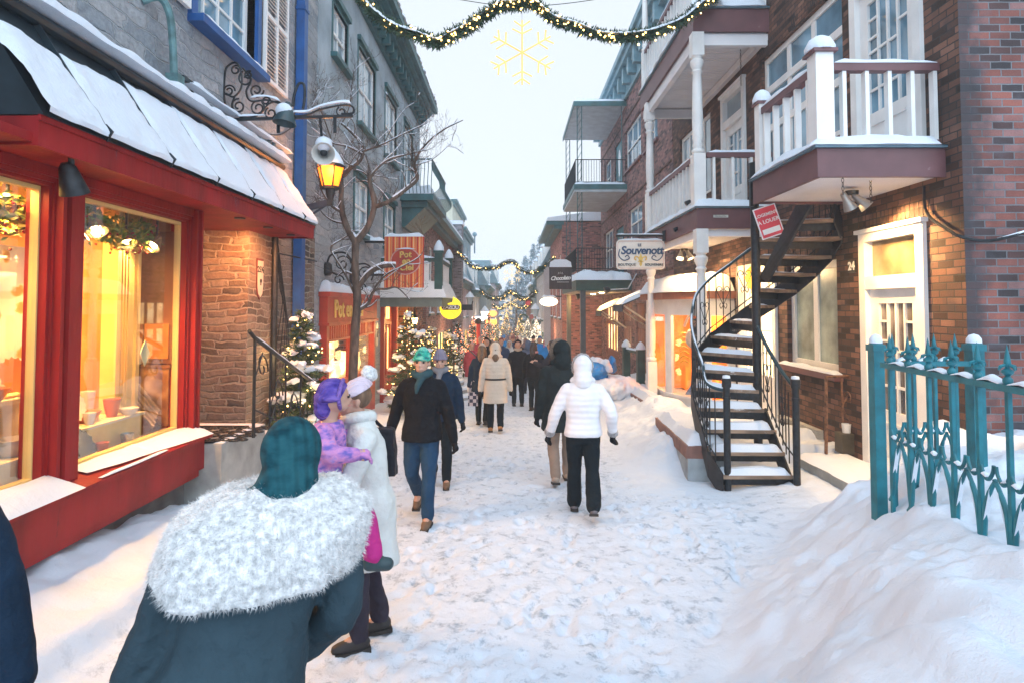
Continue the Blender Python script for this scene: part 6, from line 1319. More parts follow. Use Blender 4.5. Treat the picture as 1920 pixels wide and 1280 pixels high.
me2 = remesh(heap((-.2, .08, .52, .34, .3, .11), (.12, -.15, .42, .12, .16, .2), (.1, -.4, -.1, .5, .45, .25), (.4, -.1, -.2, .6, .6, .36), (-.5, -.1, -.4, .4, .6, .3)), .04, 3, wr=.08, wrs=6); link(me2, 'snow', SNOW, t)
# ================================================================== FURTHER DOWN THE STREET
t = thing('long_brick_house', Rt(0, 17, -1), 'long red brick house with blue grey cornice and black iron balconies', 'house')
wb = [(18.6, 20.4, 7.25, 8.95), (21.0, 24.0, 7.3, 8.97), (20.9, 23.4, 4.5, 5.7), (26.9, 29.6, 3.7, 5.55), (27.4, 29.3, 7.3, 8.9)]; TD = (24.6, 26.4, 6.75, 9.0); TD2 = (24.4, 26.2, 3.2, 5.3)
lit = [(18.0, 20.0, -.1, 2.05), (20.7, 22.0, -.3, 2.05), (22.9, 24.6, -.3, 2.05), (26, 29, -.3, 2.0)]
m = MB(); wall(m, Rt, .02, 16.9, 30.6, -2.4, 10.9, wb+[TD, TD2]+lit, .2); block(m, Rt, .02, 16.9, 30.6, -2.4, 10.9, 8); part(t, 'wall', m, BRB)
for i, h in enumerate(wb): window(t, Rt, h, DW, BLUEGLASS, inset=.1, nx=3 if i in (1, 3) else 2, nz=2, fw=.08, mw=.06, sill=MAROON, snow=False, so=.1, sash=True)
for h in (TD, TD2):
    a0, a1, z0, z1 = h; d = part(t, 'teal_door', MB().box(-.12, -.05, a0, a1, z0, z1, Rt), TEAL); part(d, 'oval_pane', MB().prism([Rt(-.05, (a0+a1)/2+.3*math.cos(q*.5236), z0+1.35+.6*math.sin(q*.5236)) for q in range(12)], Rt.n*.02), PALEGLASS)
for h in lit:
    a0, a1, z0, z1 = h; m = MB(); m.box(-.1, .0, a0, a0+.08, z0, z1, Rt); m.box(-.1, .0, a1-.08, a1, z0, z1, Rt)
    n = 4
    for k in range(1, n): m.box(-.1, -.01, a0+(a1-a0)*k/n-.03, a0+(a1-a0)*k/n+.03, z0, z1, Rt)
    m.box(-.1, -.012, a0, a1, z0+(z1-z0)*.62, z0+(z1-z0)*.70, Rt); m.box(-.1, -.012, a0, a1, z0, z0+.3, Rt)
    f = part(t, 'shop_window', m, MAROON); part(f, 'lit_pane', MB().box(-.09, -.08, a0, a1, z0, z1, Rt), GLOW2)
c = MB()
for o_, z0, z1 in ((.12, 10.2, 10.35), (.10, 10.35, 10.8), (.3, 10.8, 11.0), (.5, 11.0, 11.2), (.62, 11.2, 11.42)): c.box(0, o_, 16.9, 30.7, z0, z1, Rt)
for i in range(14): a = 17.3+i; c.box(.1, .4, a, a+.25, 10.4, 10.99, Rt)
part(t, 'cornice', c, mat('blue_grey_cornice', (.19, .33, .39), .5, ns=3, na=.15)); part(t, 'snow', snow_tube([Rt(.3, 17, 11.42), Rt(.3, 30.6, 11.42)], .3, .2, 4), SNOW, True)
m = MB()
for z in (9.35, 6.1, 3.0): m.box(.02, .05, 16.95, 30.5, z, z+.06, Rt)
part(t, 'string_course', m, BRD)
GREYP = mat('grey_painted_board', (.42, .48, .52), .6, ns=3, na=.1)
t = thing('iron_balcony_tower', V((3.5, 23.6, -1)), 'three tiered black iron and grey balconies with a flat snowy roof', 'balcony')
x0, y0, y1 = 2.49, 23.6, 28.7
for z0, z1 in ((10.0, 10.14), (6.5, 6.8)):
    m = MB(); m.box(x0, 4.57, y0, y1, z0+.001, z1-.03); part(t, 'slab', m, GREYP); m = MB(); m.box(x0-.03, x0, y0-.03, y1+.03, z1-.2, z1); m.box(x0, 4.58, y0-.03, y0, z1-.2, z1-.002); part(t, 'dark_edge', m, DTEAL)
    part(t, 'snow', snow_sheet([V((x0, y0, z1)), V((4.55, y0, z1)), V((4.55, y1, z1)), V((x0, y1, z1))], .16, 3, edge=.3), SNOW, True)
m = MB()
for x, y in ((x0+.12, y0+.1), (x0+.12, y1-.1)):
    for dx in (0, .18):
        m.tube([V((x+dx, y, 3.2)), V((x+dx, y, 10.0))], .022, 5)
    z = 3.2
    while z < 9.9: m.tube([V((x, y, z)), V((x+.18, y, z+.33))], .010, 4); z += .33
m.tube([V((4.4, y0+.1, 6.7)), V((4.4, y0+.1, 10))], .02, 5); part(t, 'lattice_post', m, DTEAL)
for zf_ in (6.8, 3.25):
    m = MB(); m.tube([V((4.56, y0+.06, zf_+1)), V((x0+.05, y0+.06, zf_+1)), V((x0+.05, y1-.06, zf_+1)), V((4.56, y1-.06, zf_+1))], .02, 5); m.tube([V((4.56, y0+.06, zf_+.1)), V((x0+.05, y0+.06, zf_+.1)), V((x0+.05, y1-.06, zf_+.1))], .015, 5); part(t, 'rail', m, IRON)
    m = MB()
    for k in range(20): x = x0+.05+2.0*k/19; m.tube([V((x, y0+.06, zf_+.1)), V((x, y0+.06, zf_+1))], .009, 4)
    for k in range(40): y = y0+.1+4.9*k/39; m.tube([V((x0+.05, y, zf_+.1)), V((x0+.05, y, zf_+1))], .009, 4)
    part(t, 'bars', m, IRON)
t = thing('shop_canopy', V((3.5, 22.9, -1)), 'dark timber posted canopy with deep snow and warm lamps under it', 'canopy')
m = MB(); m.box(2.45, 4.57, 22.8, 29, 2.55, 2.95); part(t, 'beam', m, DGREEN); part(t, 'ceiling', MB().box(2.5, 4.55, 22.9, 28.9, 2.5, 2.549), mat('canopy_boards', (.42, .36, .28), .6))
part(t, 'snow', snow_sheet([V((2.4, 22.7, 2.95)), V((4.57, 22.7, 2.95)), V((4.57, 29.1, 2.95)), V((2.4, 29.1, 2.95))], .33, 6, edge=.5, rough=.5), SNOW, True)
for y in (22.95, 28.6): part(t, 'post', MB().box(2.62, 2.82, y-.1, y+.1, -1.6, 2.55), mat('dark_grey_post', (.06, .075, .085), .5))
for y in (24, 26.5): part(t, 'downlight', MB().lathe(V((3.6, y, 2.48)), [(.1, 0), (.1, .02)], 10), BULB)
lamp(V((3.6, 24.3, 2.4)), 'AREA', 60, (1, .55, .2), .8, (0, 0, -1), parent=t, name='canopy_light'); lamp(V((3.2, 28.0, 2.3)), 'AREA', 70, (1, .5, .16), .6, (-.2, .5, -1), parent=t, name='canopy_light')
lamp(V((3.7, 20.0, 2.4)), 'AREA', 25, (1, .58, .22), .6, (.8, 0, -1), parent=t, name='canopy_light')
# awnings with snow
for px_, py_, Y_, w_, lab in ((1128, 575, 24.5, 1.5, 'snow loaded fold-out awning on pale arms beyond the dark canopy post'), (1185, 562, 20.0, 1.7, 'dark blue snow topped awning left of the souvenir bay')):
    a = 4.55; c = PX(px_+20, py_-12, a-.02) if False else V((4.55, Y_, 1.94+(575-py_)/1120*Y_+.25)); t = thing('awning', c, lab, 'awning'); m = MB(); o1 = 1.0
    m.hexa([c+V((-o1, -w_/2, -.45)), c+V((0, -w_/2, -.02)), c+V((0, w_/2, -.02)), c+V((-o1, w_/2, -.45)), c+V((-o1, -w_/2, -.42)), c+V((0, -w_/2, .02)), c+V((0, w_/2, .02)), c+V((-o1, w_/2, -.42))]); m.box(c.x-o1-.02, c.x-o1, c.y-w_/2, c.y+w_/2, c.z-.65, c.z-.42); part(t, 'cloth', m, mat('navy_awning', (.015, .04, .075), .7))
    part(t, 'snow', snow_sheet([c+V((-o1, -w_/2, -.41)), c+V((0, -w_/2, .03)), c+V((0, w_/2, .03)), c+V((-o1, w_/2, -.41))], .12, 3, step=.15), SNOW, True)
    for y in (-w_/2+.1, w_/2-.1): part(t, 'arm', MB().tube([c+V((-o1+.05, y, -.45)), c+V((0, y, -1.1))], .03, 6), mat('pale_pipe', (.6, .5, .38), .5))
for px_, py_, Y_, lab in ((1152, 540, 21.5, 'black spotlight on a long pale arm beneath the souvenir sign'), (1098, 552, 26, 'small black spotlight on an arm beside the dark canopy post')):
    c = P(px_-14, py_+4, Y_); t = thing('arm_spotlight', c, lab, 'spotlight'); part(t, 'lamp_head', MB().lathe(c, [(.05, .12), (.1, .06), (.13, -.08), (.11, -.08)], 12, M=Matrix.Rotation(R(70), 3, 'Y')), IRON, True); part(t, 'arm', MB().tube([c, c+V((.8, .2, .05)), V((4.55, c.y+.3, c.z+.6))], .025, 6), mat('pale_pipe2', (.45, .47, .5), .5))
# ---- Chocolato sign
c = P(1051, 522, 20.0); t = thing('hanging_sign', c, 'dark brown hanging sign with white script reading Chocolato and a rounded snow cap', 'sign'); hw, hh = .375, .37
part(t, 'board', MB().box(c.x-hw, c.x+hw, c.y, c.y+.1, c.z-hh, c.z+hh), mat('choc_board', (.035, .022, .022), .5, ns=3, na=.3, stretch=(8, 1, .5)))
part(t, 'lettering', text_mb('Chocolato', .185, V((c.x, c.y-.006, c.z+.0)), (1, 0, .05), (0, 0, 1), .01, .006, shear=.25, space=.84), wl); m = MB(); m.tube([V((c.x-.12, c.y-.01, c.z-.13)), V((c.x+.28, c.y-.01, c.z-.13))], .006, 4); m.tube([c+V((-.08, -.01, .13)), c+V((-.06, -.01, .2)), c+V((-.02, -.01, .14)), c+V((0, -.01, .21)), c+V((.02, -.01, .14)), c+V((.06, -.01, .2)), c+V((.08, -.01, .13))], .007, 4); part(t, 'crown_mark', m, wl)
m = MB(); m.tube(bez([V((c.x-hw, c.y+.05, c.z+hh)), V((c.x-hw+.03, c.y+.05, c.z+hh+.15)), V((c.x, c.y+.05, c.z+hh+.2)), V((c.x+hw-.03, c.y+.05, c.z+hh+.15)), V((c.x+hw, c.y+.05, c.z+hh))], 5), .02, 6); m.bar(c+V((hw, .05, hh-.05)), V((4.4, c.y+.05, c.z+hh-.05)), .03); part(t, 'frame', m, IRON)
m = MB(); pr = [V((c.x-hw, c.y-.03, c.z+hh)), V((c.x-hw+.03, c.y-.03, c.z+hh+.17)), V((c.x-hw*.5, c.y-.03, c.z+hh+.26)), V((c.x+hw*.5, c.y-.03, c.z+hh+.26)), V((c.x+hw-.03, c.y-.03, c.z+hh+.17)), V((c.x+hw, c.y-.03, c.z+hh))]; m.prism(pr, (0, .16, 0)); part(t, 'snow', m, SNOW, True)
# ---- house rows
PINK = brick('pinkish_brick', (.36, .19, .17), (.28, .15, .14), (.34, .30, .30), .8); GREYB = brick('grey_brick', (.24, .22, .24), (.18, .17, .19), (.32, .32, .34), .8)
PALE = mat('pale_grey_render', (.42, .43, .46), .9, ns=1, na=.1); LILAC = mat('lilac_render', (.36, .33, .38), .9, ns=1, na=.12); BEIGE = mat('beige_render', (.50, .48, .38), .9, ns=1, na=.08); BGREY = mat('blue_grey_render', (.20, .27, .31), .9, ns=1, na=.1); TIN = mat('blue_tin_roof', (.16, .27, .33), .5, ns=2, na=.15)
def row_house(lab, F, o, a0, a1, z1, wm, roof='gable', nfl=2, ncol=2, lit=None, rise=1.6, trim=DTEAL, gm=None, zs=None, shop=True, back=5, cor=.35):
    zg = min(gz(0, a0), gz(0, a1))-.3; t = thing('row_house', F(o, (a0+a1)/2, zg), lab, 'house', None); m = MB(); hs = []; lits = []
    W = a1-a0; fh = (z1-(zg+3.1))/max(1, nfl)
    for fl in range(nfl):
        for k in range(ncol): c = a0+W*(k+.5)/ncol; z = zg+3.3+fl*fh; hs.append((c-W/ncol*.2, c+W/ncol*.2, z, min(z+fh*.66, z1-.25)))
    if shop: n = max(1, int(W/3)); lits = [(a0+W*(k+.15)/n, a0+W*(k+.85)/n, zg+.8, zg+2.5) for k in range(n)]
    wall(m, F, o, a0, a1, zg, z1, hs+lits, .18); block(m, F, o, a0, a1, zg, z1, back); part(t, 'wall', m, wm)
    for h in hs: window(t, F, h, DW, gm or PALEGLASS, o=o, inset=.08, nx=2, nz=2, fw=.07, mw=.05, sill=trim, snow=True, so=.08)
    for h in lits:
        f = part(t, 'shop_window', MB().box(o-.12, o-.02, h[0], h[0]+.1, h[2], h[3], F).box(o-.12, o-.02, h[1]-.1, h[1], h[2], h[3], F).box(o-.12, o-.021, h[0], h[1], h[3]-.1, h[3], F).box(o-.12, o-.022, (h[0]+h[1])/2-.05, (h[0]+h[1])/2+.05, h[2], h[3], F), trim); part(f, 'lit_pane', MB().box(o-.11, o-.1, h[0], h[1], h[2], h[3], F), lit or GLOW)
    c = MB(); c.box(o, o+cor*.5, a0, a1, z1-.35, z1-.15, F); c.box(o-.1, o+cor, a0-.05, a1+.05, z1-.15, z1+.05, F); part(t, 'cornice', c, trim)
    m = MB()
    if roof == 'gable': m.hexa([F(o+cor, a0-.1, z1+.05), F(-back, a0-.1, z1+.05), F(-back, a1+.1, z1+.05), F(o+cor, a1+.1, z1+.05), F(o+cor-.05, a0-.1, z1+.22), F(-back, a0-.1, z1+.2+rise*1.6), F(-back, a1+.1, z1+.2+rise*1.6), F(o+cor-.05, a1+.1, z1+.22)]); part(t, 'snowy_roof', m, SNOW)
    elif roof == 'mansard':
        m.hexa([F(o+cor*.6, a0, z1+.05), F(-back, a0, z1+.05), F(-back, a1, z1+.05), F(o+cor*.6, a1, z1+.05), F(o-.7, a0, z1+rise), F(-back, a0, z1+rise), F(-back, a1, z1+rise), F(o-.7, a1, z1+rise)]); part(t, 'tin_roof', m, TIN)
        n = max(1, int(W/3.2))
        for k in range(n):
            c_ = a0+W*(k+.5)/n; d = part(t, 'dormer', MB().box(o-1.2, o-.02, c_-.5, c_+.5, z1+.2, z1+rise*.85, F), DW); part(d, 'pane', MB().box(o-.02, o-.005, c_-.35, c_+.35, z1+.35, z1+rise*.75, F), BLUEGLASS); part(d, 'snow', snow_tube([F(o-1.2, c_, z1+rise*.85), F(o+.08, c_, z1+rise*.85)], .6, .3, k), SNOW, True)
        part(t, 'snow', snow_sheet([F(o-.55, a0, z1+rise), F(-back, a0, z1+rise), F(-back, a1, z1+rise), F(o-.55, a1, z1+rise)], .2, 2, step=.6), SNOW, True); part(t, 'eave_snow', snow_tube([F(o+cor*.6, a0, z1+.06), F(o+cor*.6, a1, z1+.06)], .22, .15, 4), SNOW, True)
    else: part(t, 'snow', snow_sheet([F(o+cor, a0, z1+.05), F(-back, a0, z1+.05), F(-back, a1, z1+.05), F(o+cor, a1, z1+.05)], .22, 2, step=.6, edge=.3), SNOW, True)
    return t
S = 1
row_house('pink brick house with a heavy teal cornice just past the iron balcony', L, .28, 21.9, 31.5, 5.35, PINK, 'gable', 1, 4, cor=.55)
t = thing('chimney_stack', L(.2, 32, 0), 'tall narrow grey brick end wall with chimney past the pink house', 'chimney'); part(t, 'stack', MB().box(-1.5, .75, 31.6, 32.6, -1.8, 6.3, L), GREYB); part(t, 'cap', MB().box(-1.6, .8, 31.55, 32.7, 6.3, 6.5, L), SNOW)
row_house('lilac grey house with a steep snowy tin roof and rope trimmed eave', L, .45, 32.7, 40.5, 3.4, LILAC, 'mansard', 1, 3, rise=2.0)
row_house('low pale shop house with glowing white windows beyond the lilac one', L, .75, 40.6, 48.5, 3.0, PALE, 'mansard', 1, 3, lit=GLOW2, rise=2.2)
row_house('blue grey tall flat roofed house rising behind the low shops', L, -.2, 42.5, 52, 7.6, BGREY, 'flat', 2, 3, shop=False, back=9)
row_house('beige topped flat building the highest at the left end of the street', L, -1.2, 46, 56, 10.2, BEIGE, 'flat', 2, 2, shop=False, back=10)
row_house('dim blue house with bay roof near the left end of the street', L, 1.3, 49, 60, 3.6, BGREY, 'mansard', 1, 3, rise=1.8)
row_house('far left stone house with steep roof close to the crowd', L, 1.8, 60.2, 74, 4.2, LILAC, 'mansard', 1, 3, rise=2.4)
t = row_house('plain red brick house with overhanging eave behind the chocolate sign', Rt, 2.02, 30.7, 40, 6.3, brick('clean_red_brick', (.42, .15, .12), (.30, .11, .10), (.33, .28, .28), .85, .22, .08), 'gable', 1, 3, cor=.8, rise=.5, shop=False, back=3)
row_house('white and grey rendered house with tall pale pilasters on the right', Rt, 2.45, 40.2, 52, 4.6, PALE, 'mansard', 1, 4, rise=1.8, lit=GLOW2)
row_house('blue green shuttered house with bright icicle lights on the right', Rt, 2.6, 52.2, 62, 3.8, BGREY, 'mansard', 1, 3, rise=2.6)
row_house('low pinkish house at the far right end of the street', Rt, 2.8, 62.2, 76, 2.6, PINK, 'mansard', 1, 3, rise=2.0)
row_house('low blue roofed house closing the far end of the street', Frame(-6, 92, R(90), 1), 0, 0, 14, .6, BGREY, 'mansard', 1, 5, rise=2.2, lit=GLOW, shop=True)
t = thing('roof_vent', P(890, 440, 50), 'small round metal ventilator on top of the tall beige building', 'vent'); c = P(890, 440, 50); part(t, 'cowl', MB().ball(c, .2, 10, 8), TIN, True); part(t, 'pipe', MB().tube([c+V((0, 0, -1.6)), c], .06, 6), TIN)
# smaller hanging signs, lanterns, wreath down the street
def small_sign(px_, py_, Y_, w_, h_, mt, lab, nm='hanging_sign', rnd=True, wallx=None, cat='sign'):
    c = P(px_, py_, Y_); w_, h_ = w_*Y_/FPX/2, h_*Y_/FPX/2; t = thing(nm, c, lab, cat)
    pts = [V((c.x+w_*math.cos(q*.3927), c.y, c.z+h_*math.sin(q*.3927))) for q in range(16)] if rnd else [V((c.x-w_, c.y, c.z-h_)), V((c.x+w_, c.y, c.z-h_)), V((c.x+w_, c.y, c.z+h_)), V((c.x-w_, c.y, c.z+h_))]
    part(t, 'board', MB().prism(pts, (0, .1, 0)), mt); wx = wallx if wallx is not None else (1.9 if c.x > 0 else -2.2)
    part(t, 'bracket', MB().tube([V((c.x, c.y+.05, c.z+h_*1.15)), V((wx, c.y+.05, c.z+h_*1.15))], .04, 5).tube([V((c.x, c.y+.05, c.z+h_)), V((c.x, c.y+.05, c.z+h_*1.2))], .03, 5), IRON); part(t, 'snow', snow_tube([V((c.x-w_*.8, c.y+.05, c.z+h_*.95)), V((c.x+w_*.8, c.y+.05, c.z+h_*.95))], .08, h_*.35+.05, 2), SNOW, True); return t, c
tt, c = small_sign(1006, 605, 44, 17, 12, DTEAL, 'small oval dark teal hanging sign far down on the right')
part(tt, 'lettering', text_mb('Artisans', .12, c+V((0, -.01, 0)), (1, 0, 0), (0, 0, 1), .01, .004), wl) if False else None
small_sign(1029, 566, 30, 34, 17, emit('glowing_sign', (1, .78, .5), 2.2), 'brightly glowing cloud shaped shop sign under the chocolate sign', rnd=True, wallx=2.5)
small_sign(998, 594, 55, 10, 9, mat('rose_sign', (.45, .1, .12), .6), 'small rose coloured round sign far down on the right')
small_sign(921, 603, 46, 20, 8, emit('amber_sign', (1, .45, .05), 1.3), 'glowing amber shop board far down on the left', rnd=False)
small_sign(924, 588, 50, 16, 12, emit('orange_sign', (1, .32, .08), 1.2), 'glowing orange shop board above the amber one on the left')
small_sign(896, 598, 38, 22, 8, emit('white_sign', (1, .93, .85), 1.6), 'long white lit shop sign on the left behind the red post', rnd=False)
small_sign(990, 566, 48, 9, 14, mat('red_flag', (.5, .04, .05), .8), 'small red and white banner hanging on the right side', nm='banner', rnd=False, cat='banner')
for px_, py_, Y_, lab, mt in ((881, 563, 26, 'white snow capped street lantern mounted on the left beside the yellow sign', PALEGLASS), (1004, 585, 42, 'snow capped street lantern on the right above the oval teal sign', PALEGLASS), (909, 590, 44, 'glowing white street lantern further down on the left', emit('white_lantern', (1, .9, .75), 3))):
    c = P(px_, py_, Y_); k = Y_/26; t = thing('street_lantern', c, lab, 'lantern'); part(t, 'glass_body', MB().lathe(c, [(.09*k, -.2*k), (.17*k, .12*k)], 6), mt); part(t, 'cap', MB().lathe(c, [(.22*k, .12*k), (.1*k, .28*k), (.02, .38*k)], 8), SNOW); part(t, 'bracket', MB().tube([c+V((0, 0, -.2*k)), c+V((0, 0, -.4*k)), c+V(((-1 if c.x < 0 else 1)*.7*k, 0, -.4*k))], .03*k, 5), IRON)
c = P(982, 597, 46); t = thing('wreath', c, 'round dark fir wreath hanging far down on the right', 'wreath'); part(t, 'ring', MB().tube([c+V((.28*math.cos(q*.4), 0, .28*math.sin(q*.4))) for q in range(17)], .08, 6), NEEDLE[0], True)
t = thing('red_post', P(897, 660, 30), 'tall red post with a black ball top on the left side of the street', 'post'); a_, b_ = P(897, 665, 30), P(897, 607, 30); part(t, 'shaft', MB().tube([a_+V((0, 0, -.3)), b_], .10, 10), mat('post_red', (.55, .03, .03), .4), True); part(t, 'ball', MB().ball(b_+V((0, 0, .12)), .17, 12, 8), IRON, True)
# shop glow low down on both sides: lamps of the shop fronts
for x, y, e, co in ((-2.3, 27, 60, (1, .5, .25)), (-2.2, 34, 130, (1, .42, .25)), (-1.6, 43, 110, (1, .6, .3)), (1.9, 36, 90, (1, .62, .32)), (1.6, 46, 90, (.9, .85, .8)), (1.2, 56, 120, (1, .7, .4)), (-1.2, 55, 120, (1, .7, .4))):
    lamp(V((x, y, gz(x, y)+2.0)), 'POINT', e, co, .3, name='shop_front_light')
# ---- decorated small trees in the distance
g_ = 'decorated trees far down the street'
FL2 = emit('fairy_pink', (1, .25, .10), 4, False); FL3 = emit('fairy_white', (1, .78, .52), 3.5, False)
def far_tree(x, y, h, r, mt, lab, needle=NEEDLE[0], n=160, seed=1, frost=.3):
    random.seed(seed); b_ = V((x, y, gz(x, y)-.05)); t = thing('lit_christmas_tree', b_, lab, 'christmas tree', g_); part(t, 'trunk', MB().tube([b_, b_+V((0, 0, h*.9))], [.06, .01], 6), BARK); g1, sn, li = MB(), MB(), MB()
    for i in range(int(900)):
        f = random.random()**.8; z = h*(.05+.93*f); rr = r*(1-f)**.8*random.uniform(.3, 1.1); a = random.uniform(0, 6.28); leafball(b_+V((rr*math.cos(a), rr*math.sin(a), z)), .16*(1.1-.5*f), sn if random.random() < frost else g1)
    for i in range(int(n*.65)): f = random.random(); z = h*(.08+.9*f); rr = r*(1-f)**.8*random.uniform(.8, 1.15); a = random.uniform(0, 6.28); li.ball(b_+V((rr*math.cos(a), rr*math.sin(a), z)), .018, 5, 3)
    part(t, 'crown', g1, needle, recalc=False); part(t, 'snow', sn, SNOW, recalc=False); part(t, 'light_string', li, mt)
far_tree(-1.95, 30.5, 2.8, .7, FL2, 'red glowing decorated tree on the left behind the red post', seed=3, n=240)
far_tree(-2.3, 25.5, 2.4, .6, FL2, 'pinkish lit tree against the pink brick house', seed=4)
far_tree(-1.5, 38, 3.2, .8, FL2, 'large orange lit tree further along the left side', seed=5, n=240)
far_tree(-1.3, 47, 3.0, .8, FAIRY, 'golden lit tree near the far left shops', seed=6, n=200)
far_tree(1.5, 37, 2.8, .7, FL3, 'snowy white lit tree on the right below the oval teal sign', seed=7, frost=.7, n=220)
far_tree(1.15, 44, 3.0, .7, FL3, 'slender white lit tree further on the right side', seed=8, frost=.6)
far_tree(.8, 55, 3.4, .8, FAIRY, 'golden lit tree at the far right behind the crowd', seed=9, n=200)
far_tree(-.6, 62, 3.6, .9, FAIRY, 'golden lit tree at the far left end of the crowd', seed=10, n=200)
# ---- trees and hill behind the end of the street
FROST = mat('frosted_fir', (.16, .26, .30), .9, ns=6, na=.3)
def back_tree(x, y, z0, h, r, lab, seed, bare=False):
    random.seed(seed); b_ = V((x, y, z0)); t = thing('frosted_tree', b_, lab, 'tree', 'frosted trees behind the far roofs'); part(t, 'trunk', MB().tube([b_, b_+V((0, 0, h*.95))], [.25, .03], 6), BARK); g1, sn = MB(), MB()
    if bare:
        def br(p, d, L_, r_, g):
            q = p+d*L_; g1.tube([p, p.lerp(q, .5)+V((random.gauss(0, .1), 0, random.gauss(0, .1))), q], [r_, r_*.8, r_*.6], 5)
            if g < 5:
                for _ in range(3): e = (d+V((random.gauss(0, .5), random.gauss(0, .5), random.gauss(.1, .35)))).normalized(); br(q, e, L_*.72, r_*.6, g+1)
        br(b_+V((0, 0, h*.3)), V((0, 0, 1)), h*.22, .16, 1); part(t, 'crown', g1, mat('frosted_twigs', (.24, .30, .34), .9), recalc=False); return
    for i in range(1500):
        f = random.random()**.75; lay = int(f*14)/14; z = h*(.08+.9*f); rr = r*(1-f)**.85*random.uniform(.2, 1.1)*(.75+.4*((f*14) % 1)); a = random.uniform(0, 6.28); leafball(b_+V((rr*math.cos(a), rr*math.sin(a), z-rr*.15)), .7*(1.15-.7*f), sn if random.random() < .3 else g1)
    part(t, 'crown', g1, FROST, recalc=False); part(t, 'snow', sn, SNOW, recalc=False)
for i, (px_, ty, Y_, r, br_) in enumerate(((1000, 455, 88, 3.2, 0), (985, 478, 92, 3.5, 0), (1012, 440, 95, 3.4, 0), (972, 500, 84, 2.8, 0), (1022, 470, 82, 3, 0), (955, 525, 98, 3, 0), (940, 545, 96, 2.6, 0), (995, 490, 80, 2.5, 1), (968, 520, 78, 2, 1), (1030, 430, 100, 4, 0))):
    c = P(px_, ty, Y_); z0 = -3; lab = ['tall frosted fir above the right hand roofs', 'frosted fir left of the tallest one', 'tallest frosted fir above the right hand roofs', 'smaller frosted fir nearer the middle', 'frosted fir touching the white right house roof', 'low frosted fir near the street end', 'lowest frosted fir left of the street end', 'bare frosted tree in front of the firs', 'small bare frosted tree near the middle', 'frosted fir farthest behind the red brick eave'][i]
    back_tree(c.x, Y_, z0, c.z-z0, r, lab, 50+i, bool(br_))
# ---- garlands across the street
def garland(lab, pts, r, nl, seed, Y_, ns=1.0, mat_l=FAIRY, leaf=.075, dens=1.0, lr=.016):
    random.seed(seed); p = bez(pts, 24); t = thing('fir_garland', p[len(p)//2], lab, 'garland'); g1, sn, li = MB(), MB(), MB(); L_ = sum((p[i+1]-p[i]).length for i in range(len(p)-1)); n = int(L_*520*dens)
    for i in range(n):
        s_ = random.random()*(len(p)-1); k = int(s_); c = p[k].lerp(p[k+1], s_-k); a = random.uniform(0, 6.28); tuft = 1+.5*math.sin(s_*2.3)+.3*noise.noise(c*7); d = V((math.cos(a)*.8, math.cos(a)*.3+math.sin(a)*.7, math.sin(a))); q = c+d*r*random.uniform(.1, .7)*tuft; nd = (d+V((random.gauss(0, .6), random.gauss(0, .6), random.gauss(0, .6)))).normalized(); e = nd.orthogonal().normalized()*leaf*.2; g1.add([q-e, q+e, q+nd*leaf, q+nd*leaf-e*.4], [(0, 1, 2, 3)])
    for i in range(nl): s_ = random.random()*(len(p)-1); k = int(s_); c = p[k].lerp(p[k+1], s_-k)+V((random.gauss(0, r*.5), -r*random.uniform(.2, .9), random.gauss(-r*.25, r*.5))); li.ball(c, lr*random.uniform(.7, 1.2), 6, 4)
    part(t, 'greenery', g1, NEEDLE[0], recalc=False)
    for i in range(0, len(p)-8, 7):
        if noise.noise(p[i]*1.3+V((seed, 0, 0))) > -.22: snow_tube([q+V((0, 0, r*.42)) for q in p[i:i+9]], r*.55, r*.42, i, sn)
    part(t, 'snow', sn, SNOW, True); part(t, 'light_string', li, mat_l, True); m = MB().tube(p, .008, 4); part(t, 'wire', m, IRON); return t
Yg = 9.0
GP = [P(672, -12, 9.6), P(700, 22, 9.4), P(740, 52, 9.2), P(785, 68, Yg), P(818, 80, Yg), P(845, 68, Yg), P(880, 50, Yg), P(905, 32, Yg), P(935, 12, Yg), P(960, 10, Yg), P(990, 6, Yg), P(1010, 14, Yg), P(1040, 38, Yg), P(1080, 50, Yg), P(1120, 66, Yg), P(1160, 70, Yg), P(1205, 66, Yg), P(1240, 56, 9.3), P(1280, 38, 9.8), P(1312, 12, 10.2), P(1345, -8, 10.4)]
garland('big fir garland with warm lights and snow strung across the street overhead', GP, .105, 150, 4, Yg, dens=1.8, leaf=.10)
m = MB(); m.tube(bez([P(560, -40, 10), P(820, -6, 9.5), P(975, 12, 9.4), P(1150, -6, 9.5), P(1400, -60, 10)], 8), .006, 4); solo('steel_wire', m, IRON, 'thin steel wire stretched across the sky above the big garland', 'wire')
def snowflake(c, rad, lab, w_, mt):
    t = thing('snowflake_light', c, lab, 'light', None); m = MB()
    for k in range(6):
        a = R(90+60*k); d = V((math.cos(a), 0, math.sin(a))); s_ = V((-math.sin(a), 0, math.cos(a))); m.tube([c, c+d*rad], w_, 6)
        for f, ln in ((.62, .30), (.86, .24)):
            for sg in (-1, 1): m.tube([c+d*rad*f*.94, c+d*rad*(f+.12)+s_*sg*rad*ln], w_*.95, 6)
    part(t, 'lit_tubes', m, mt, True); return t
SF = emit('snowflake_glow', (.50, .29, .10), 1.0); c = P(979, 99, Yg); t = snowflake(c, .50, 'large warm white snowflake light hanging below the big garland', .013, SF); part(t, 'cord', MB().tube([c+V((0, 0, .5)), P(978, 14, Yg)], .004, 4), wl)
def pts_of(l, Y_): return [P(x, y, Y_) for x, y in l]
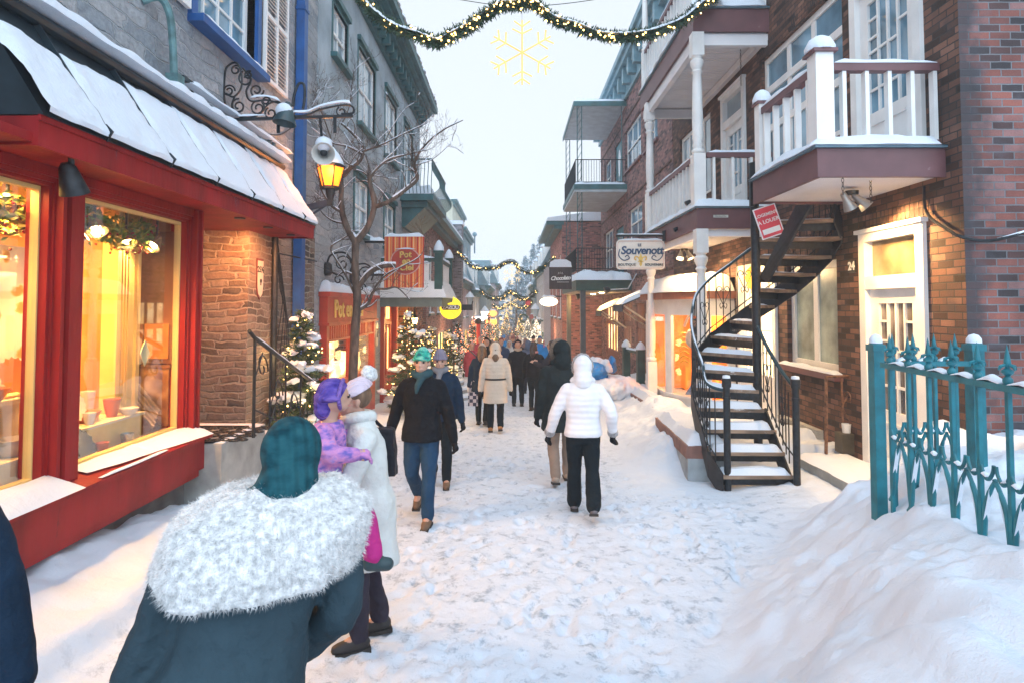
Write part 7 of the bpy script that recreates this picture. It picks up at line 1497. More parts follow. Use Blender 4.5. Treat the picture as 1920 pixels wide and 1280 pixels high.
garland('second garland sagging between the left chimney and the red brick house', pts_of([(858, 472), (868, 482), (880, 495), (895, 503), (915, 504), (935, 501), (945, 494), (955, 491), (965, 493), (975, 504), (990, 511), (1005, 510), (1020, 500), (1040, 482)], 27), .075, 50, 5, 27, leaf=.11, dens=.7, lr=.018, mat_l=FAIRY)
garland('third garland forming a peak over the distant crowd', pts_of([(900, 545), (915, 556), (930, 560), (942, 558), (955, 548), (965, 551), (978, 560), (992, 558), (1005, 546)], 42), .10, 40, 6, 42, leaf=.2, dens=.5, lr=.024, mat_l=FAIRY)
garland('fourth garland lowest and farthest over the street', pts_of([(925, 572), (938, 578), (950, 572), (962, 569), (975, 577), (988, 574), (997, 566)], 56), .16, 30, 7, 56, leaf=.2, dens=.4, lr=.03, mat_l=FAIRY)
SF2 = emit('snowflake_far', (.50, .36, .17), 1.0)
snowflake(P(960, 517, 27), .42, 'lit snowflake under the second garland', .011, SF2); snowflake(P(957, 568, 42), .5, 'lit snowflake under the third garland', .016, SF2); snowflake(P(950, 583, 56), .6, 'lit snowflake under the farthest garland', .022, SF2)
# ================================================================== PEOPLE
HAIRB = mat('brown_hair', (.14, .08, .045), .5, ns=40, na=.3, stretch=(1, 1, .2))
SKIN = mat('skin', (.52, .30, .22), .5, ns=14, na=.06)
def cloth(name, col, rough=.85, quilt=0, rib=0, sheen=.0, na=.1, mottled=None):
    if name in MATS: return MATS[name]
    q = NT(name); c = q.coord('Object'); n = q.n('TexNoise'); n.inputs['Scale'].default_value = 5; n.inputs['Detail'].default_value = 6; q.l(c, n.inputs['Vector'])
    if mottled:
        n.inputs['Scale'].default_value = 13; mp = q.n('Mapping'); mp.inputs['Scale'].default_value = (1, 1, 2.2); q.l(c, mp.inputs[0]); q.l(mp.outputs[0], n.inputs['Vector'])
        col_ = q.ramp(n.outputs['Fac'], [(.34+.32*i/(len(mottled)-1), k) for i, k in enumerate(mottled)])
    else: col_ = q.ramp(n.outputs['Fac'], [(.3, tuple(x*(1-na*2) for x in col)), (.7, tuple(min(1, x*(1+na*2)) for x in col))])
    q.l(col_, q.b.inputs['Base Color']); q.b.inputs['Roughness'].default_value = rough; q.b.inputs['Specular IOR Level'].default_value = .15
    n2 = q.n('TexNoise'); n2.inputs['Scale'].default_value = 16; n2.inputs['Detail'].default_value = 7; q.l(c, n2.inputs['Vector'])
    if quilt or rib:
        w_ = q.n('TexWave', wave_type='BANDS', bands_direction='Z' if quilt else 'X', wave_profile='SIN'); w_.inputs['Scale'].default_value = (quilt or rib); w_.inputs['Distortion'].default_value = 1.8; w_.inputs['Detail'].default_value = 1; q.l(c, w_.inputs['Vector'])
        ad = q.n('Math', operation='MULTIPLY_ADD'); q.l(n2.outputs['Fac'], ad.inputs[0]); ad.inputs[1].default_value = .6; q.l(w_.outputs['Fac'], ad.inputs[2]); q.bump(ad.outputs[0], .0035 if quilt else .006)
    else: q.bump(n2.outputs['Fac'], .022)
    MATS[name] = q.m; return q.m
def furmat(name, col): return mat(name, col, .95, ns=45, na=.25, bs=90, bd=.01, sheen=.3)
def ring_loft(mb, rings, n=20):        # rings: (centre, rx, ry[, forward tilt])
    vs = []
    for r_ in rings:
        c, rx, ry = V(r_[0]), r_[1], r_[2]; tl = r_[3] if len(r_) > 3 else 0
        for j in range(n): a = 2*math.pi*j/n; ca, sa = math.cos(a), math.sin(a); vs.append(c+V((rx*abs(ca)**.85*(1 if ca > 0 else -1), ry*abs(sa)**.85*(1 if sa > 0 else -1), tl*sa*ry)))
    k = len(rings); fs = [(i*n+j, i*n+(j+1) % n, (i+1)*n+(j+1) % n, (i+1)*n+j) for i in range(k-1) for j in range(n)]; fs += [tuple(range(n-1, -1, -1)), tuple((k-1)*n+j for j in range(n))]
    return mb.add(vs, fs)
def seg(mb, pts, rs, n=12):
    p = bez(pts, 4); m = len(pts)-1; r = [rs[min(int(i/4), m)]*(1-(i/4 % 1))+rs[min(int(i/4)+1, m)]*(i/4 % 1) for i in range(len(p))]
    mb.tube(p, r, n); mb.ball(p[0], r[0]*.98, 10, 6); mb.ball(p[-1], r[-1]*.98, 10, 6)
def ik(a, b, l1, l2, pole):
    a, b = V(a), V(b); d = b-a; L_ = min(d.length, (l1+l2)*.998); u = d.normalized(); x = (l1*l1-l2*l2+L_*L_)/(2*L_); h = math.sqrt(max(0, l1*l1-x*x)); p = V(pole); p = (p-u*p.dot(u)).normalized(); return a+u*x+p*h, a+u*L_
def fingers(mb, w, d, side, r=.0088, curl=.6, palm=.088):
    d = V(d).normalized(); s_ = V(side); s_ = (s_-d*s_.dot(d)).normalized(); n_ = d.cross(s_); w = V(w)
    ring = [(w, .026), (w+d*palm*.5, .034), (w+d*palm, .036)]
    for c, r_ in ring: mb.ball(c, (r_, r_, r_), 10, 6)
    mb.tube([w-d*.02, w+d*palm*.5, w+d*palm*.95], [.027, .033, .03], 12, flat=.8)
    for i, (off, ln) in enumerate(((-.030, .072), (-.010, .082), (.011, .076), (.030, .060))):
        b_ = w+d*palm*.92+s_*off; a1 = d*math.cos(curl*.4)+n_*math.sin(curl*.4); a2 = d*math.cos(curl*1.2)+n_*math.sin(curl*1.2); a3 = d*math.cos(curl*2)+n_*math.sin(curl*2); p1 = b_+a1*ln*.4; p2 = p1+a2*ln*.33; mb.tube([b_-d*.02, b_, p1, p2, p2+a3*ln*.27], [r*1.15, r*1.15, r*1.08, r, r*.8], 8); mb.ball(p2+a3*ln*.27, r*.82, 8, 5)
    t0 = w+d*palm*.35-s_*.030; t1 = t0-s_*.024+d*.026+n_*.01; t2 = t1+d*.03-s_*.004+n_*.012; mb.tube([t0+s_*.012, t0, t1, t2], [r*1.5, r*1.5, r*1.25, r*.95], 8); mb.ball(t2, r*.97, 8, 5)
def person(loc, yaw, h, lab, *, coat=None, trousers=None, boots=None, hat=None, hood=None, fur=None, hair=None, gloves=None, scarf=None, hem=.46, belt=None, skirt=1.1, bulk=1.0, L_foot=(0, 0), R_foot=(0, 0), L_hand=(-.17, .02, .47), R_hand=(.17, .02, .47), lean=0, head_turn=0, head_tilt=0, vox=.014, group=None, seed=0, pom=None, lside=0, cuff=None, collar=None, hatshape='beanie', lean_side=0, coat2=None, wr=.008, bodyvox=None, flare=0):
    """local frame: +y is where the person faces, x to the right, units of body height h"""
    t = thing('person', loc, lab, 'person', group, yaw); S_ = lambda x, y, z: V((x*h, y*h, z*h))
    la = math.radians(lean); ls = math.radians(lean_side)
    def tors(x, y, z):                 # upper body leaned about the hips
        zz = z-.53; return S_(x+math.sin(ls)*zz, y*math.cos(la)+math.sin(la)*zz, .53+zz*math.cos(la)*math.cos(ls)-y*math.sin(la)*.3)
    hipL, hipR = S_(-.052, 0, .52), S_(.052, 0, .52)
    feet = []
    for sgn, hp, ft in ((-1, hipL, L_foot), (1, hipR, R_foot)):
        lift = ft[1]; ank = S_(sgn*.055, ft[0], .045+lift); kn, ank = ik(hp, ank, .245*h, .237*h, (sgn*.05, 1, 0)); feet.append((hp, kn, ank, ft))
    shL, shR = tors(-.100*bulk, 0, .79), tors(.100*bulk, 0, .79); arms = []
    for sgn, sh, hd in ((-1, shL, L_hand), (1, shR, R_hand)):
        el, wr_ = ik(sh, S_(*hd), .172*h, .150*h, (sgn*.5, -1, -.2)); arms.append((sh, el, wr_))
    hc = tors(0, .018, .925); HM = (Matrix.Rotation(R(head_turn), 3, 'Z') @ Matrix.Rotation(-R(head_tilt), 3, 'X'))
    def H_(x, y, z): return hc+HM @ V((x*h, y*h, z*h))
    bv = bodyvox or vox
    # ---- body: one continuous surface
    mb = MB(); ring_loft(mb, [(tors(0, 0, .47), .085*h, .065*h), (tors(0, 0, .54), .088*h, .062*h), (tors(0, 0, .62), .074*h, .054*h), (tors(0, 0, .72), .090*h, .062*h), (tors(0, 0, .80), .098*h, .055*h), (tors(0, 0, .835), .05*h, .04*h)])
    for hp, kn, ank, ft in feet: seg(mb, [hp, hp.lerp(kn, .5), kn, kn.lerp(ank, .35), ank], [.052*h, .047*h, .033*h, .034*h, .022*h])
    for sh, el, wr_ in arms: seg(mb, [sh, sh.lerp(el, .5), el, el.lerp(wr_, .4), wr_], [.030*h, .028*h, .023*h, .022*h, .016*h])
    seg(mb, [tors(0, 0, .82), tors(0, .008, .87), H_(0, -.008, -.03)], [.034*h, .031*h, .033*h])
    mb.ball(H_(0, -.006, .018), (.043*h, .053*h, .052*h), 16, 12, HM); mb.ball(H_(0, .012, -.022), (.034*h, .038*h, .042*h), 14, 10, HM); mb.ball(H_(0, .026, -.052), (.014*h, .014*h, .012*h), 8, 6)
    mb.tube([H_(0, .046, .006), H_(0, .058, -.014)], [.006*h, .010*h], 8); mb.ball(H_(0, .059, -.016), .009*h, 8, 6)
    for s_ in (-1, 1): mb.ball(H_(s_*.046, -.002, -.004), (.006*h, .011*h, .018*h), 8, 6, HM); mb.ball(H_(s_*.020, .041, -.010), (.012*h, .01*h, .011*h), 8, 6)
    mb.tube([H_(-.014, .046, -.036), H_(0, .0505, -.037), H_(.014, .046, -.036)], .005*h, 6)
    for sgn, (sh, el, wr_) in zip((-1, 1), arms):
        d = (wr_-el).normalized()
        if vox < .02 and gloves is None: fingers(mb, wr_, d, (0, 1, 0) if abs(d.y) < .8 else (1, 0, 0), .0088, .5)
        else: mb.ball(wr_+d*.03*h, .016*h, 8, 6)
    for hp, kn, ank, ft in feet: seg(mb, [ank, ank+V((0, .05*h, -.02*h))], [.022*h, .02*h], 8)
    body = link(remesh(mb, max(.0075 if (vox < .02 and gloves is None) else .011, bv*.75) if vox < .02 else bv, 1), 'body', SKIN, t)
    if vox < .02:
        for s_ in (-1, 1):
            e = MB().ball(H_(s_*.0195, .0445, .004), .0072*h, 10, 8); me = e.mesh('eye'); finish(me, True); link(me, 'eye', mat('eye_dark', (.03, .02, .02), .2), t)
            e = MB().tube([H_(s_*.010, .0505, .015), H_(s_*.020, .0505, .018), H_(s_*.031, .044, .014)], .0026*h, 6); me = e.mesh('eyebrow'); finish(me, True); link(me, 'eyebrow', HAIRB, t)
    def wear(name, mb, m_, v=None, sm=2, w_=wr, parent=None): return link(remesh(mb, v or vox, sm, wr=w_, wrs=9, seed=seed), name, m_, parent or t)
    # ---- trousers
    if trousers:
        mb = MB(); ring_loft(mb, [(S_(0, 0, .455), .086*h, .066*h), (S_(0, 0, .50), .094*h, .072*h), (S_(0, 0, .57), .088*h, .066*h), (S_(0, 0, .60), .07*h, .05*h)])
        for hp, kn, ank, ft in feet: seg(mb, [hp+V((0, 0, -.01*h)), hp.lerp(kn, .5), kn, kn.lerp(ank, .5), ank+V((0, 0, .005*h))], [.060*h, .055*h, (.043+flare*.2)*h, (.040+flare*.7)*h, (.036+flare)*h])
        wear('trousers', mb, trousers)
    # ---- boots
    for i, (hp, kn, ank, ft) in enumerate(feet):
        mb = MB(); pitch = ft[1]*5.5 if ft[0] < 0 else -ft[1]*2; pitch = max(-.5, min(1.15, pitch)); f_ = V((0, math.cos(pitch), -math.sin(pitch))); dn = V((0, -math.sin(pitch), -math.cos(pitch)))
        up_ = (kn-ank).normalized(); seg(mb, [ank+up_*.07*h, ank, ank+dn*.02*h], [.032*h, .030*h, .030*h]); seg(mb, [ank+dn*.022*h-f_*.018*h, ank+dn*.025*h+f_*.04*h, ank+dn*.030*h+f_*.085*h], [.026*h, .027*h, .020*h]); 
        b_ = wear('boot', mb, boots or mat('boot_black', (.02, .018, .018), .6), sm=1, w_=0)
        s_ = MB(); s_.hexa([ank+dn*.052*h-f_*.042*h+V((-.026*h, 0, 0)), ank+dn*.052*h-f_*.042*h+V((.026*h, 0, 0)), ank+dn*.055*h+f_*.10*h+V((.024*h, 0, 0)), ank+dn*.055*h+f_*.10*h+V((-.024*h, 0, 0)), ank+dn*.036*h-f_*.042*h+V((-.026*h, 0, 0)), ank+dn*.036*h-f_*.042*h+V((.026*h, 0, 0)), ank+dn*.042*h+f_*.10*h+V((.024*h, 0, 0)), ank+dn*.042*h+f_*.10*h+V((-.024*h, 0, 0))])
        me = s_.mesh('sole'); finish(me, False); link(me, 'sole', mat('sole_rubber', (.03, .025, .022), .8), b_)
    # ---- coat with sleeves
    mb = MB(); k = bulk; rg = []
    zs = [hem, hem+.02]+[z for z in (.42, .48, .54, .60, .66, .72, .77) if z > hem+.05]
    for z in zs:
        if z < .56: rx, ry = (.112+(.56-z)*.10*skirt)*k, (.088+(.56-z)*.12*skirt)*k
        else: rx = {.60: .100, .66: .102, .72: .106, .77: .106}.get(z, .105)*k; ry = {.60: .078, .66: .080, .72: .082, .77: .076}.get(z, .08)*k
        c = tors(0, 0, z) if z > .5 else S_(math.sin(ls)*(z-.53), math.sin(la)*(z-.53)*.3, z); rg.append((c, rx*h, ry*h))
    rg += [(tors(0, 0, .805), .098*h*k, .064*h*k), (tors(0, 0, .83), .078*h*k, .055*h*k), (tors(0, 0, .85), .056*h*k, .05*h*k), (tors(0, .004, .868), .045*h, .044*h)]
    ring_loft(mb, rg, 28)
    for sgn, (sh, el, wr_) in zip((-1, 1), arms): seg(mb, [sh+V((-sgn*.01*h, 0, .0)), sh.lerp(el, .5), el, el.lerp(wr_, .5), wr_], [.043*h*k, .042*h*k, .037*h*k, .033*h*k, .028*h*k])
    co = wear('coat', mb, coat, sm=3)
    if belt:
        m = MB(); c = tors(0, 0, .60); m.tube([c+V((.106*h*k*math.cos(a), .084*h*k*math.sin(a), 0)) for a in [q*.3927 for q in range(17)]], .010*h, 6, False); me = m.mesh('belt'); finish(me, True); link(me, 'belt', belt, co)
    # ---- gloves or bare hands
    if gloves:
        for sgn, (sh, el, wr_) in zip((-1, 1), arms):
            m = MB(); d = (wr_-el).normalized()
            if vox < .02: fingers(m, wr_, d, (0, 1, 0) if abs(d.y) < .8 else (1, 0, 0), .0112, .75, .09); m.tube([wr_-d*.05, wr_+d*.01], [.034, .032], 10)
            else: m.ball(wr_+d*.03*h, (.024*h, .030*h, .034*h), 8, 6)
            wear('glove', m, gloves, v=.008 if vox < .02 else vox, sm=1, w_=0)
    if cuff:
        for sgn, (sh, el, wr_) in zip((-1, 1), arms): m = MB(); d = (wr_-el).normalized(); m.tube([wr_-d*.03*h, wr_+d*.008*h], .036*h, 12); wear('fur_cuff', m, cuff, w_=.008)
    # ---- head wear
    if hair:
        m = MB(); m.ball(H_(0, -.014, .022), (.050*h, .055*h, .055*h), 14, 10, HM)
        if hair[1]:
            seg(m, [H_(0, -.035, .01), H_(0, -.045, -.04), tors(0, -.055, .84), tors(0, -.06, .84-hair[1])], [.045*h, .048*h, .045*h, .03*h])
            for s_ in (-1, 1): seg(m, [H_(s_*.042, -.005, .01), H_(s_*.046, -.002, -.04), tors(s_*.05, .0, .83)], [.016*h, .018*h, .014*h])
        wear('hair', m, hair[0], w_=.006)
    if hat:
        m = MB()
        if hatshape == 'beanie':
            m.ball(H_(0, -.010, .034), (.052*h, .058*h, .056*h), 16, 12, HM); m.ball(H_(0, -.022, .062), (.038*h, .042*h, .04*h), 12, 8, HM); m.tube([H_(.053*math.cos(a), -.008+.060*math.sin(a), .018+.006*math.sin(a)) for a in [q*.3927 for q in range(17)]], .011*h, 8, False)
            cut = H_(0, .03, -.02)
        o = wear('hat', m, hat, w_=.003)
        # keep the face clear of the hat's lower half
        bm = bmesh.new(); bm.from_mesh(o.data); up_ = HM @ V((0, .75, 1)).normalized(); bmesh.ops.bisect_plane(bm, geom=bm.verts[:]+bm.edges[:]+bm.faces[:], plane_co=H_(0, .03, .012)*(1/1), plane_no=up_, clear_inner=True); bmesh.ops.holes_fill(bm, edges=bm.edges, sides=0); bm.to_mesh(o.data); bm.free()
        if pom: pm_ = MB().ball(H_(0, -.035, .112), .034*h, 14, 10); me = remesh(pm_, vox, 1, wr=.012, wrs=30); link(me, 'pompom', pom, o)
    if hood:
        m = MB(); m.ball(H_(0, -.014, .016), (.062*h, .068*h, .074*h), 18, 14, HM); seg(m, [H_(0, -.03, -.02), tors(0, -.025, .85)], [.058*h, .066*h]); seg(m, [H_(0, -.03, .04), H_(0, -.045, .055)], [.045*h, .03*h])
        for s_ in (-1, 1): m.ball(tors(s_*.045, .0, .85), (.04*h, .04*h, .03*h), 10, 8)
        o = wear('hood', m, hood, w_=.004); bm = bmesh.new(); bm.from_mesh(o.data); nf = HM @ V((0, 1, .12)).normalized(); bmesh.ops.bisect_plane(bm, geom=bm.verts[:]+bm.edges[:]+bm.faces[:], plane_co=H_(0, .034, 0), plane_no=nf, clear_outer=True); bm.to_mesh(o.data); bm.free()
        if fur:
            m = MB(); m.tube([H_(.056*math.cos(a), .036-.012*math.sin(a), .012+.072*math.sin(a)) for a in [q*.3142 for q in range(21)]], .017*h, 8, False); fo = link(remesh(m, min(vox, .012), 1, wr=.012, wrs=34), 'fur_trim', fur, o)
            m = MB(); random.seed(seed+5)
            for q in range(260 if vox < .02 else 40): a = random.uniform(0, 6.28); c = H_(.058*math.cos(a), .036-.012*math.sin(a), .012+.074*math.sin(a)); d = ((c-H_(0, .03, .01)).normalized()+V((random.gauss(0, .5), random.gauss(.2, .5), random.gauss(0, .5)))).normalized(); e = d.orthogonal().normalized()*.0022; m.add([c-e, c+e, c+d*random.uniform(.025, .05)], [(0, 1, 2)])
            me = m.mesh('fur_hairs'); link(me, 'fur_hairs', fur, fo)
    if scarf: m = MB(); m.tube([tors(.045*math.cos(a), .008+.050*math.sin(a), .862+.006*math.cos(2*a)) for a in [q*.3927 for q in range(17)]], .024*h, 10, False); seg(m, [tors(-.01, .055, .85), tors(.01, .085, .80), tors(.015, .09, .76)], [.022*h, .02*h, .012*h]); wear('scarf', m, scarf, w_=.008)
    if collar: 
        m = MB(); ring_loft(m, [(tors(0, 0, .705), .142*h*k, .112*h*k), (tors(0, 0, .735), .154*h*k, .118*h*k), (tors(0, 0, .785), .156*h*k, .118*h*k), (tors(0, 0, .825), .152*h*k, .112*h*k), (tors(0, 0, .865), .105*h*k, .088*h*k), (tors(0, 0, .885), .05*h, .05*h)], 24); o = wear('fur_collar', m, collar, w_=.022); m = MB(); random.seed(3)
        for v in [q for q in o.data.vertices for _ in (0, 1, 2)]:
            d = (v.normal*.6+V((random.gauss(0, .4), random.gauss(0, .4), random.gauss(-.5, .35)))).normalized(); e = d.orthogonal().normalized()*.001; m.add([v.co-e, v.co+e, v.co+d*random.uniform(.008, .024)], [(0, 1, 2)])
        link(m.mesh('fur_hairs'), 'fur_hairs', collar, o)
    t['_w'] = 1; del t['_w']
    return t, arms, tors, H_
BLKC = cloth('black_parka', (.007, .0085, .012)); JEAN = cloth('blue_jeans', (.014, .048, .10), .8); BLKT = cloth('black_trousers', (.007, .013, .018)); TAN = cloth('tan_trousers', (.30, .22, .17)); NAVYC = cloth('navy_jacket', (.008, .024, .05)); WHT = cloth('white_quilted', (.78, .77, .80), .6, quilt=5.2, na=.02); BEI = cloth('beige_quilted', (.62, .52, .42), .65, quilt=4.6, na=.03); OLIVE = cloth('dark_olive_parka', (.018, .024, .025)); CREAM = cloth('cream_wool_coat', (.62, .64, .62), .8, na=.04)
BLKG = cloth('black_glove', (.012, .013, .016)); TEALHAT = cloth('teal_knit_hat', (.05, .32, .27), .85, rib=14, mottled=[(.02, .12, .14), (.04, .40, .30), (.25, .55, .45)]); GREYHAT = cloth('grey_purple_knit', (.20, .18, .24), .85, rib=14); PINKHAT = cloth('pale_pink_knit', (.62, .52, .60), .85, rib=14); PURPHAT = cloth('purple_knit', (.10, .07, .34), .85, rib=22, mottled=[(.05, .03, .22), (.11, .07, .36), (.20, .12, .42)]); MOTT = cloth('mottled_purple_snowsuit', (.4, .2, .5), .7, mottled=[(.16, .12, .42), (.42, .20, .50), (.62, .26, .50), (.34, .24, .60)]); MAG = cloth('magenta_trousers', (.50, .03, .22), .7); BROWNB = mat('brown_boot', (.16, .09, .05), .7, ns=12, na=.2); TANB = mat('tan_boot', (.42, .20, .07), .7, ns=12, na=.2)
FURB = furmat('brown_fur', (.18, .12, .08)); FURG = furmat('grey_fur', (.34, .32, .32)); FURW = furmat('white_fur', (.80, .81, .82)); HAIRD = (mat('dark_hair', (.03, .02, .018), .5, ns=40, na=.3, stretch=(1, 1, .2)), .0); pass
def at(px, Y): x = (px-960)/FPX*Y; return V((x, Y, gz(x, Y)+.01))
# white jacket walker
person(at(1092, 6.45), R(-4), 1.66, 'person in a white quilted hooded jacket and black trousers walking away', coat=WHT, trousers=BLKT, boots=mat('grey_boot', (.16, .14, .15), .7), hood=WHT, fur=FURG, gloves=BLKG, cuff=FURG, hem=.50, skirt=.5, L_foot=(.09, 0), R_foot=(-.17, .055), L_hand=(-.215, .06, .50), R_hand=(.19, .02, .51), bulk=1.08, seed=1, flare=.012, wr=.007)
person(at(1052, 7.75), R(3), 1.80, 'person in dark green fur hooded parka and tan trousers beside the white jacket', coat=OLIVE, trousers=TAN, boots=mat('beige_boot', (.36, .28, .22), .7), hood=OLIVE, fur=FURB, gloves=BLKG, hem=.38, L_foot=(-.10, .03), R_foot=(.10, 0), bulk=1.12, seed=2, head_turn=25)
# man with teal hat
person(at(793, 6.25), R(176), 1.74, 'person in a teal knit hat, black jacket and jeans striding towards the camera', coat=BLKC, trousers=JEAN, boots=BROWNB, hat=TEALHAT, gloves=BLKG, scarf=cloth('dark_teal_scarf', (.03, .07, .085)), hem=.47, skirt=.4, L_foot=(.10, 0), R_foot=(-.16, .06), L_hand=(-.20, .04, .47), R_hand=(.205, -.03, .49), bulk=1.06, seed=3, head_tilt=-6, hair=(HAIRB, 0))
person(at(826, 7.75), R(184), 1.68, 'person in a grey knit hat and navy jacket walking behind the teal hat', coat=NAVYC, trousers=BLKT, boots=BROWNB, hat=GREYHAT, gloves=BLKG, scarf=cloth('grey_scarf', (.2, .2, .22)), hem=.48, skirt=.4, L_foot=(.08, 0), R_foot=(-.1, .03), bulk=1.05, seed=4, hair=(HAIRB, 0))
# beige coat and companion
BELT = mat('black_belt', (.015, .014, .014), .4)
person(at(929, 11.7), R(2), 1.71, 'person in a long beige belted hooded coat and tan boots walking away', coat=BEI, trousers=BLKT, boots=TANB, hood=BEI, fur=FURB, gloves=BLKG, hem=.335, skirt=.5, belt=BELT, L_foot=(.05, 0), R_foot=(-.10, .04), bulk=1.13, seed=5, hair=(HAIRB, .02))
p6, a6, _, _ = person(at(904, 12.6), R(-8), 1.66, 'person in a dark navy coat and cream hat left of the beige coat', coat=NAVYC, trousers=BLKT, hat=cloth('cream_knit', (.55, .46, .40), rib=14), gloves=cloth('white_mitten', (.6, .6, .6)), hem=.40, L_foot=(.06, 0), R_foot=(-.06, .02), bulk=1.05, seed=6, vox=.018, hair=(HAIRB, .03))
person(at(971, 15.8), R(6), 1.70, 'person in a black coat and dark hat with beige collar right of the beige coat', coat=BLKC, trousers=BLKT, hat=cloth('black_knit', (.02, .02, .022), rib=14), gloves=BLKG, hem=.44, L_foot=(.05, 0), R_foot=(-.05, .01), bulk=1.05, seed=7, vox=.02, scarf=cloth('beige_scarf', (.45, .36, .28)))
person(at(1001, 14.9), R(-20), 1.66, 'person in a short black coat with a pink hood lining standing sideways', coat=BLKC, trousers=BLKT, gloves=BLKG, hem=.50, skirt=.3, L_foot=(.03, 0), R_foot=(-.04, .0), R_hand=(.14, .20, .58), bulk=1.08, seed=8, vox=.02, hair=(HAIRD[0], .04), scarf=cloth('pink_lining', (.6, .32, .32)), head_turn=-20)
person(at(1036, 14.0), R(70), 1.74, 'person with long dark hair in a black coat holding up a red phone', coat=cloth('charcoal_coat', (.022, .022, .03)), trousers=BLKT, gloves=None, hem=.42, L_foot=(.03, 0), R_foot=(-.04, .0), L_hand=(-.10, .22, .70), R_hand=(.10, .23, .70), bulk=1.02, seed=9, vox=.019, hair=(HAIRD[0], .08))
c = P(1020, 645, 14.0); solo('mobile_phone', MB().box(c.x-.008, c.x+.008, c.y-.05, c.y+.05, c.z-.07, c.z+.09), mat('phone_red', (.4, .02, .04), .3), 'red phone held up by the person with long dark hair', 'phone')
c = P(887, 738, 12.5); m = MB().box(c.x-.10, c.x+.10, c.y-.05, c.y+.05, c.z-.24, c.z+.05); m.tube(bez([c+V((-.06, 0, .05)), c+V((-.03, 0, .25)), c+V((.03, 0, .25)), c+V((.06, 0, .05))], 5), .008, 5)
chk = NT('checked_bag'); cc_ = chk.coord('Object'); ck = chk.n('TexChecker'); ck.inputs['Scale'].default_value = 14; chk.l(cc_, ck.inputs[0]); ck.inputs[1].default_value = (.02, .02, .05, 1); ck.inputs[2].default_value = (.55, .5, .52, 1); chk.l(ck.outputs[0], chk.b.inputs['Base Color']); solo('tote_bag', m, chk.m, 'dark and white checked tote bag held left of the beige coat', 'bag')
# mother with the child
MX = at(700, 3.85)
mo, ma, mt_, mH = person(MX, R(112), 1.63, 'person in a cream coat and pale pink bobble hat carrying a small child', coat=CREAM, trousers=cloth('dark_plum_trousers', (.035, .03, .045)), boots=mat('boot_black', (.02, .018, .018), .6), hat=PINKHAT, pom=FURW, gloves=None, hem=.30, skirt=.25, L_foot=(.05, 0), R_foot=(-.05, .0), L_hand=(-.14, .25, .59), R_hand=(.06, .27, .60), lean=8, bulk=1.0, seed=12, head_turn=12, head_tilt=-14, hair=(HAIRB, .0), collar=None, wr=.013, scarf=CREAM)
